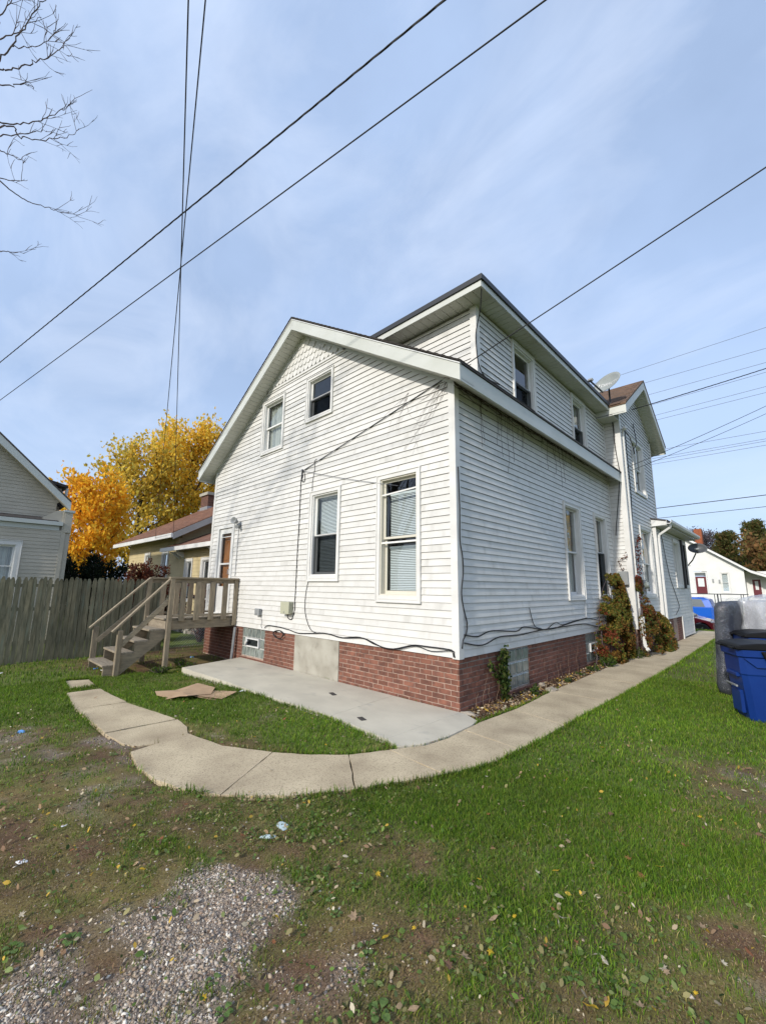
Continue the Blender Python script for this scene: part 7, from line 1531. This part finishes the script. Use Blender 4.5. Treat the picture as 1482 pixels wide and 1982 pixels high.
KNOWN = [(1145, 1960, 'yellow', .05), (1003, 1940, 'brown', .06), (730, 1700, 'yellow', .045), (685, 1785, 'tan', .06), (700, 1880, 'tan', .04), (1088, 1783, 'pale', .045), (1283, 1880, 'pale', .045), (1075, 1695, 'yellow', .04), (1040, 1695, 'pale', .035), (1275, 1685, 'yellow', .04), (1240, 1700, 'rust', .05), (1325, 1645, 'rust', .045), (1290, 1890, 'tan', .035), (1215, 1670, 'rust', .05), (1055, 1605, 'pale', .035), (1180, 1582, 'brown', .05), (1355, 1590, 'yellow', .04), (925, 1725, 'tan', .035), (898, 1860, 'tan', .055), (955, 1785, 'tan', .05), (870, 1880, 'brown', .05), (745, 1825, 'yellow', .035), (470, 1622, 'rust', .05), (650, 1610, 'tan', .04), (835, 1605, 'tan', .035), (310, 1630, 'rust', .05), (275, 1690, 'yellow', .03), (260, 1605, 'yellow', .03), (570, 1540, 'yellow', .035), (550, 1395, 'rust', .06), (500, 1410, 'tan', .05), (165, 1385, 'pale', .05), (185, 1352, 'tan', .05), (495, 1290 + 150, 'tan', .05), (630, 1445, 'yellow', .04), (355, 1362, 'rust', .05), (340, 1390, 'pale', .04), (1165, 1452, 'yellow', .05), (1310, 1440, 'yellow', .05), (1410, 1455, 'pale', .05), (300, 1770, 'rust', .045), (110, 1843, 'rust', .03), (40, 1780, 'pale', .04), (535, 1785, 'yellow', .03), (950, 1850, 'yellow', .04), (1170, 1870, 'pale', .04), (560, 1965, 'tan', .03), (460, 1900, 'brown', .045), (470, 1905, 'tan', .035), (800, 1965, 'tan', .04), (1240, 1960, 'tan', .04), (1360, 1800, 'tan', .04), (1400, 1870, 'pale', .035), (1450, 1850, 'rust', .04), (1005, 1555, 'brown', .04), (945, 1580, 'rust', .035), (1100, 1640, 'tan', .04)]
rl = random.Random(55); n_named = 0
desc = {'yellow': 'bright yellow', 'tan': 'dry tan', 'brown': 'dark brown', 'pale': 'pale curled', 'rust': 'rust-red'}
for i in range(60):
    px, py = rl.uniform(20, 1470), rl.uniform(1480, 1965)
    KNOWN.append((px, py, rl.choice(('tan', 'pale', 'tan', 'brown', 'yellow', 'rust')), rl.uniform(.018, .034)))
for px, py, cn, sz in KNOWN:
    p = gp(px, py)
    if any(pip(q, np.array([p.x]), np.array([p.y]))[0] for q in (HOUSEFP + [PATIO])): continue
    onslab = any(pip(q, np.array([p.x]), np.array([p.y]))[0] for q in SLABS)
    kind = rl.choice(('maple', 'maple', 'oval')); me = lm[(cn, kind, rl.randint(0, 1))]; s = sz * .5
    zz = (float(gz(p.x, p.y)) + .022) if onslab else float(ground_z([p.x], [p.y])[0]) + .022
    o = inst('fallen_leaf', me, None, (p.x, p.y, zz), (rl.uniform(-.4, .4), rl.uniform(-.4, .4), rl.uniform(0, 6.28)), (s, s, s))
    props(o, desc[cn] + (' lobed' if kind == 'maple' else ' oval') + ' leaf fallen on the ' + ('concrete walkway' if onslab else 'yard'), 'leaf', desc[cn] + (' lobed' if kind == 'maple' else ' oval') + ' fallen leaves' + (' on the walkway' if onslab else ''))
# rosette weeds
def rosette(px, py, r, label, seed, cols=((.12, .20, .045), (.15, .23, .06))):
    r = r * .55
    rs = random.Random(seed); p = gp(px, py); b = MB(); n = rs.randint(5, 8); z0 = float(ground_z([p.x], [p.y])[0]); cc = []
    for i in range(n):
        a = i * 6.283 / n + rs.uniform(-.3, .3); L = r * rs.uniform(.6, 1.1); w = L * .30; d = Vector((math.cos(a), math.sin(a), 0)); s = Vector((-d.y, d.x, 0)); q = Vector((p.x, p.y, z0)); h = rs.uniform(.2, .55) * L
        prof = [(0, .04), (.3, .08), (.48, .7), (.7, 1.0), (.88, .75), (1.0, .0)]; lz = lambda f_: h * math.sin(min(1, f_ * 1.15) * 2.2); b.add([q + d * L * f_ + s * w * g_ + Vector((0, 0, lz(f_) + .15 * w * g_)) for f_, g_ in prof] + [q + d * L * f_ - s * w * g_ + Vector((0, 0, lz(f_) + .15 * w * g_)) for f_, g_ in prof] + [q + d * L * f_ + Vector((0, 0, lz(f_))) for f_, g_ in prof], [(k_, k_ + 1, 13 + k_, 12 + k_) for k_ in range(5)] + [(12 + k_, 13 + k_, 7 + k_, 6 + k_) for k_ in range(5)])
    m = pm('weed_leaf', rs.choice(cols), tuple(v_ * .7 for v_ in cols[0]), 40, .6, trans=.25); props(b.build('broadleaf_weed', m, None, recalc=False), label, 'weed', 'rosette weeds in the worn lawn')
for k, (px, py, r, lb_) in enumerate(((138, 1820, .09, 'pale green rosette weed at the gravel edge'), (25, 1838, .08, 'bright rosette weed among dark moss beside the gravel'), (710, 1840, .09, 'tall-leaved rosette weed on bare brown soil'), (650, 1775, .07, 'small plantain rosette above the bare soil'), (735, 1965, .10, 'large plantain rosette in thin grass'), (430, 1965, .07, 'weed sprouting out of the gravel'), (415, 1900, .06, 'yellowish weed on the gravel border'), (1110, 1890, .08, 'round-leaved weed among fallen leaves'), (630, 1690, .06, 'leafy weed in the clover patch'), (575, 1610, .05, 'single round weed by the plastic film'), (690, 1720, .06, 'broad weed beside the worn grass'), (220, 1462, .07, 'bluish weed beside the broken walkway slab'), (1190, 1950, .06, 'small weed in the leafy corner soil'), (640, 1745, .055, 'weed between clover and gravel'))):
    rosette(px, py, r, lb_, k)
# low plants by the walk and under the deck
def tuftplant(x, y, r, h, label, n, seed, cols=((.05, .11, .015), (.08, .14, .02), (.11, .15, .03))):
    blobshrub('leafy_plant', (x, y, float(gz(x, y)) - .005), r, r, h, label, list(cols), n, .02, seed, 'plant', .5, 9, 'low leafy plants along the walls')
for k, (x, y, r, h, n, lb_) in enumerate(((.24, 1.62, .10, .17, 420, 'bright green weeds beside the pale rock'), (.22, 4.25, .16, .10, 520, 'low yellow-green weeds in the soil bed'), (.25, 4.95, .18, .20, 900, 'green leafy clump before the olive climber'), (.42, 6.6, .2, .24, 800, 'green weeds at the foot of the climber'), (.50, 9.5, .22, .34, 1000, 'green bush at the end of the climbers'), (-5.6, -1.62, .2, .16, 500, 'green weeds beside the deck post'), (-5.9, -1.1, .25, .16, 500, 'weeds in the shade under the deck'), (.2, 3.6, .12, .07, 260, 'small weeds along the brick'), (.22, 2.9, .10, .07, 200, 'sparse weeds between brick and walk'))):
    tuftplant(x, y, r, h, lb_, n, 500 + k)
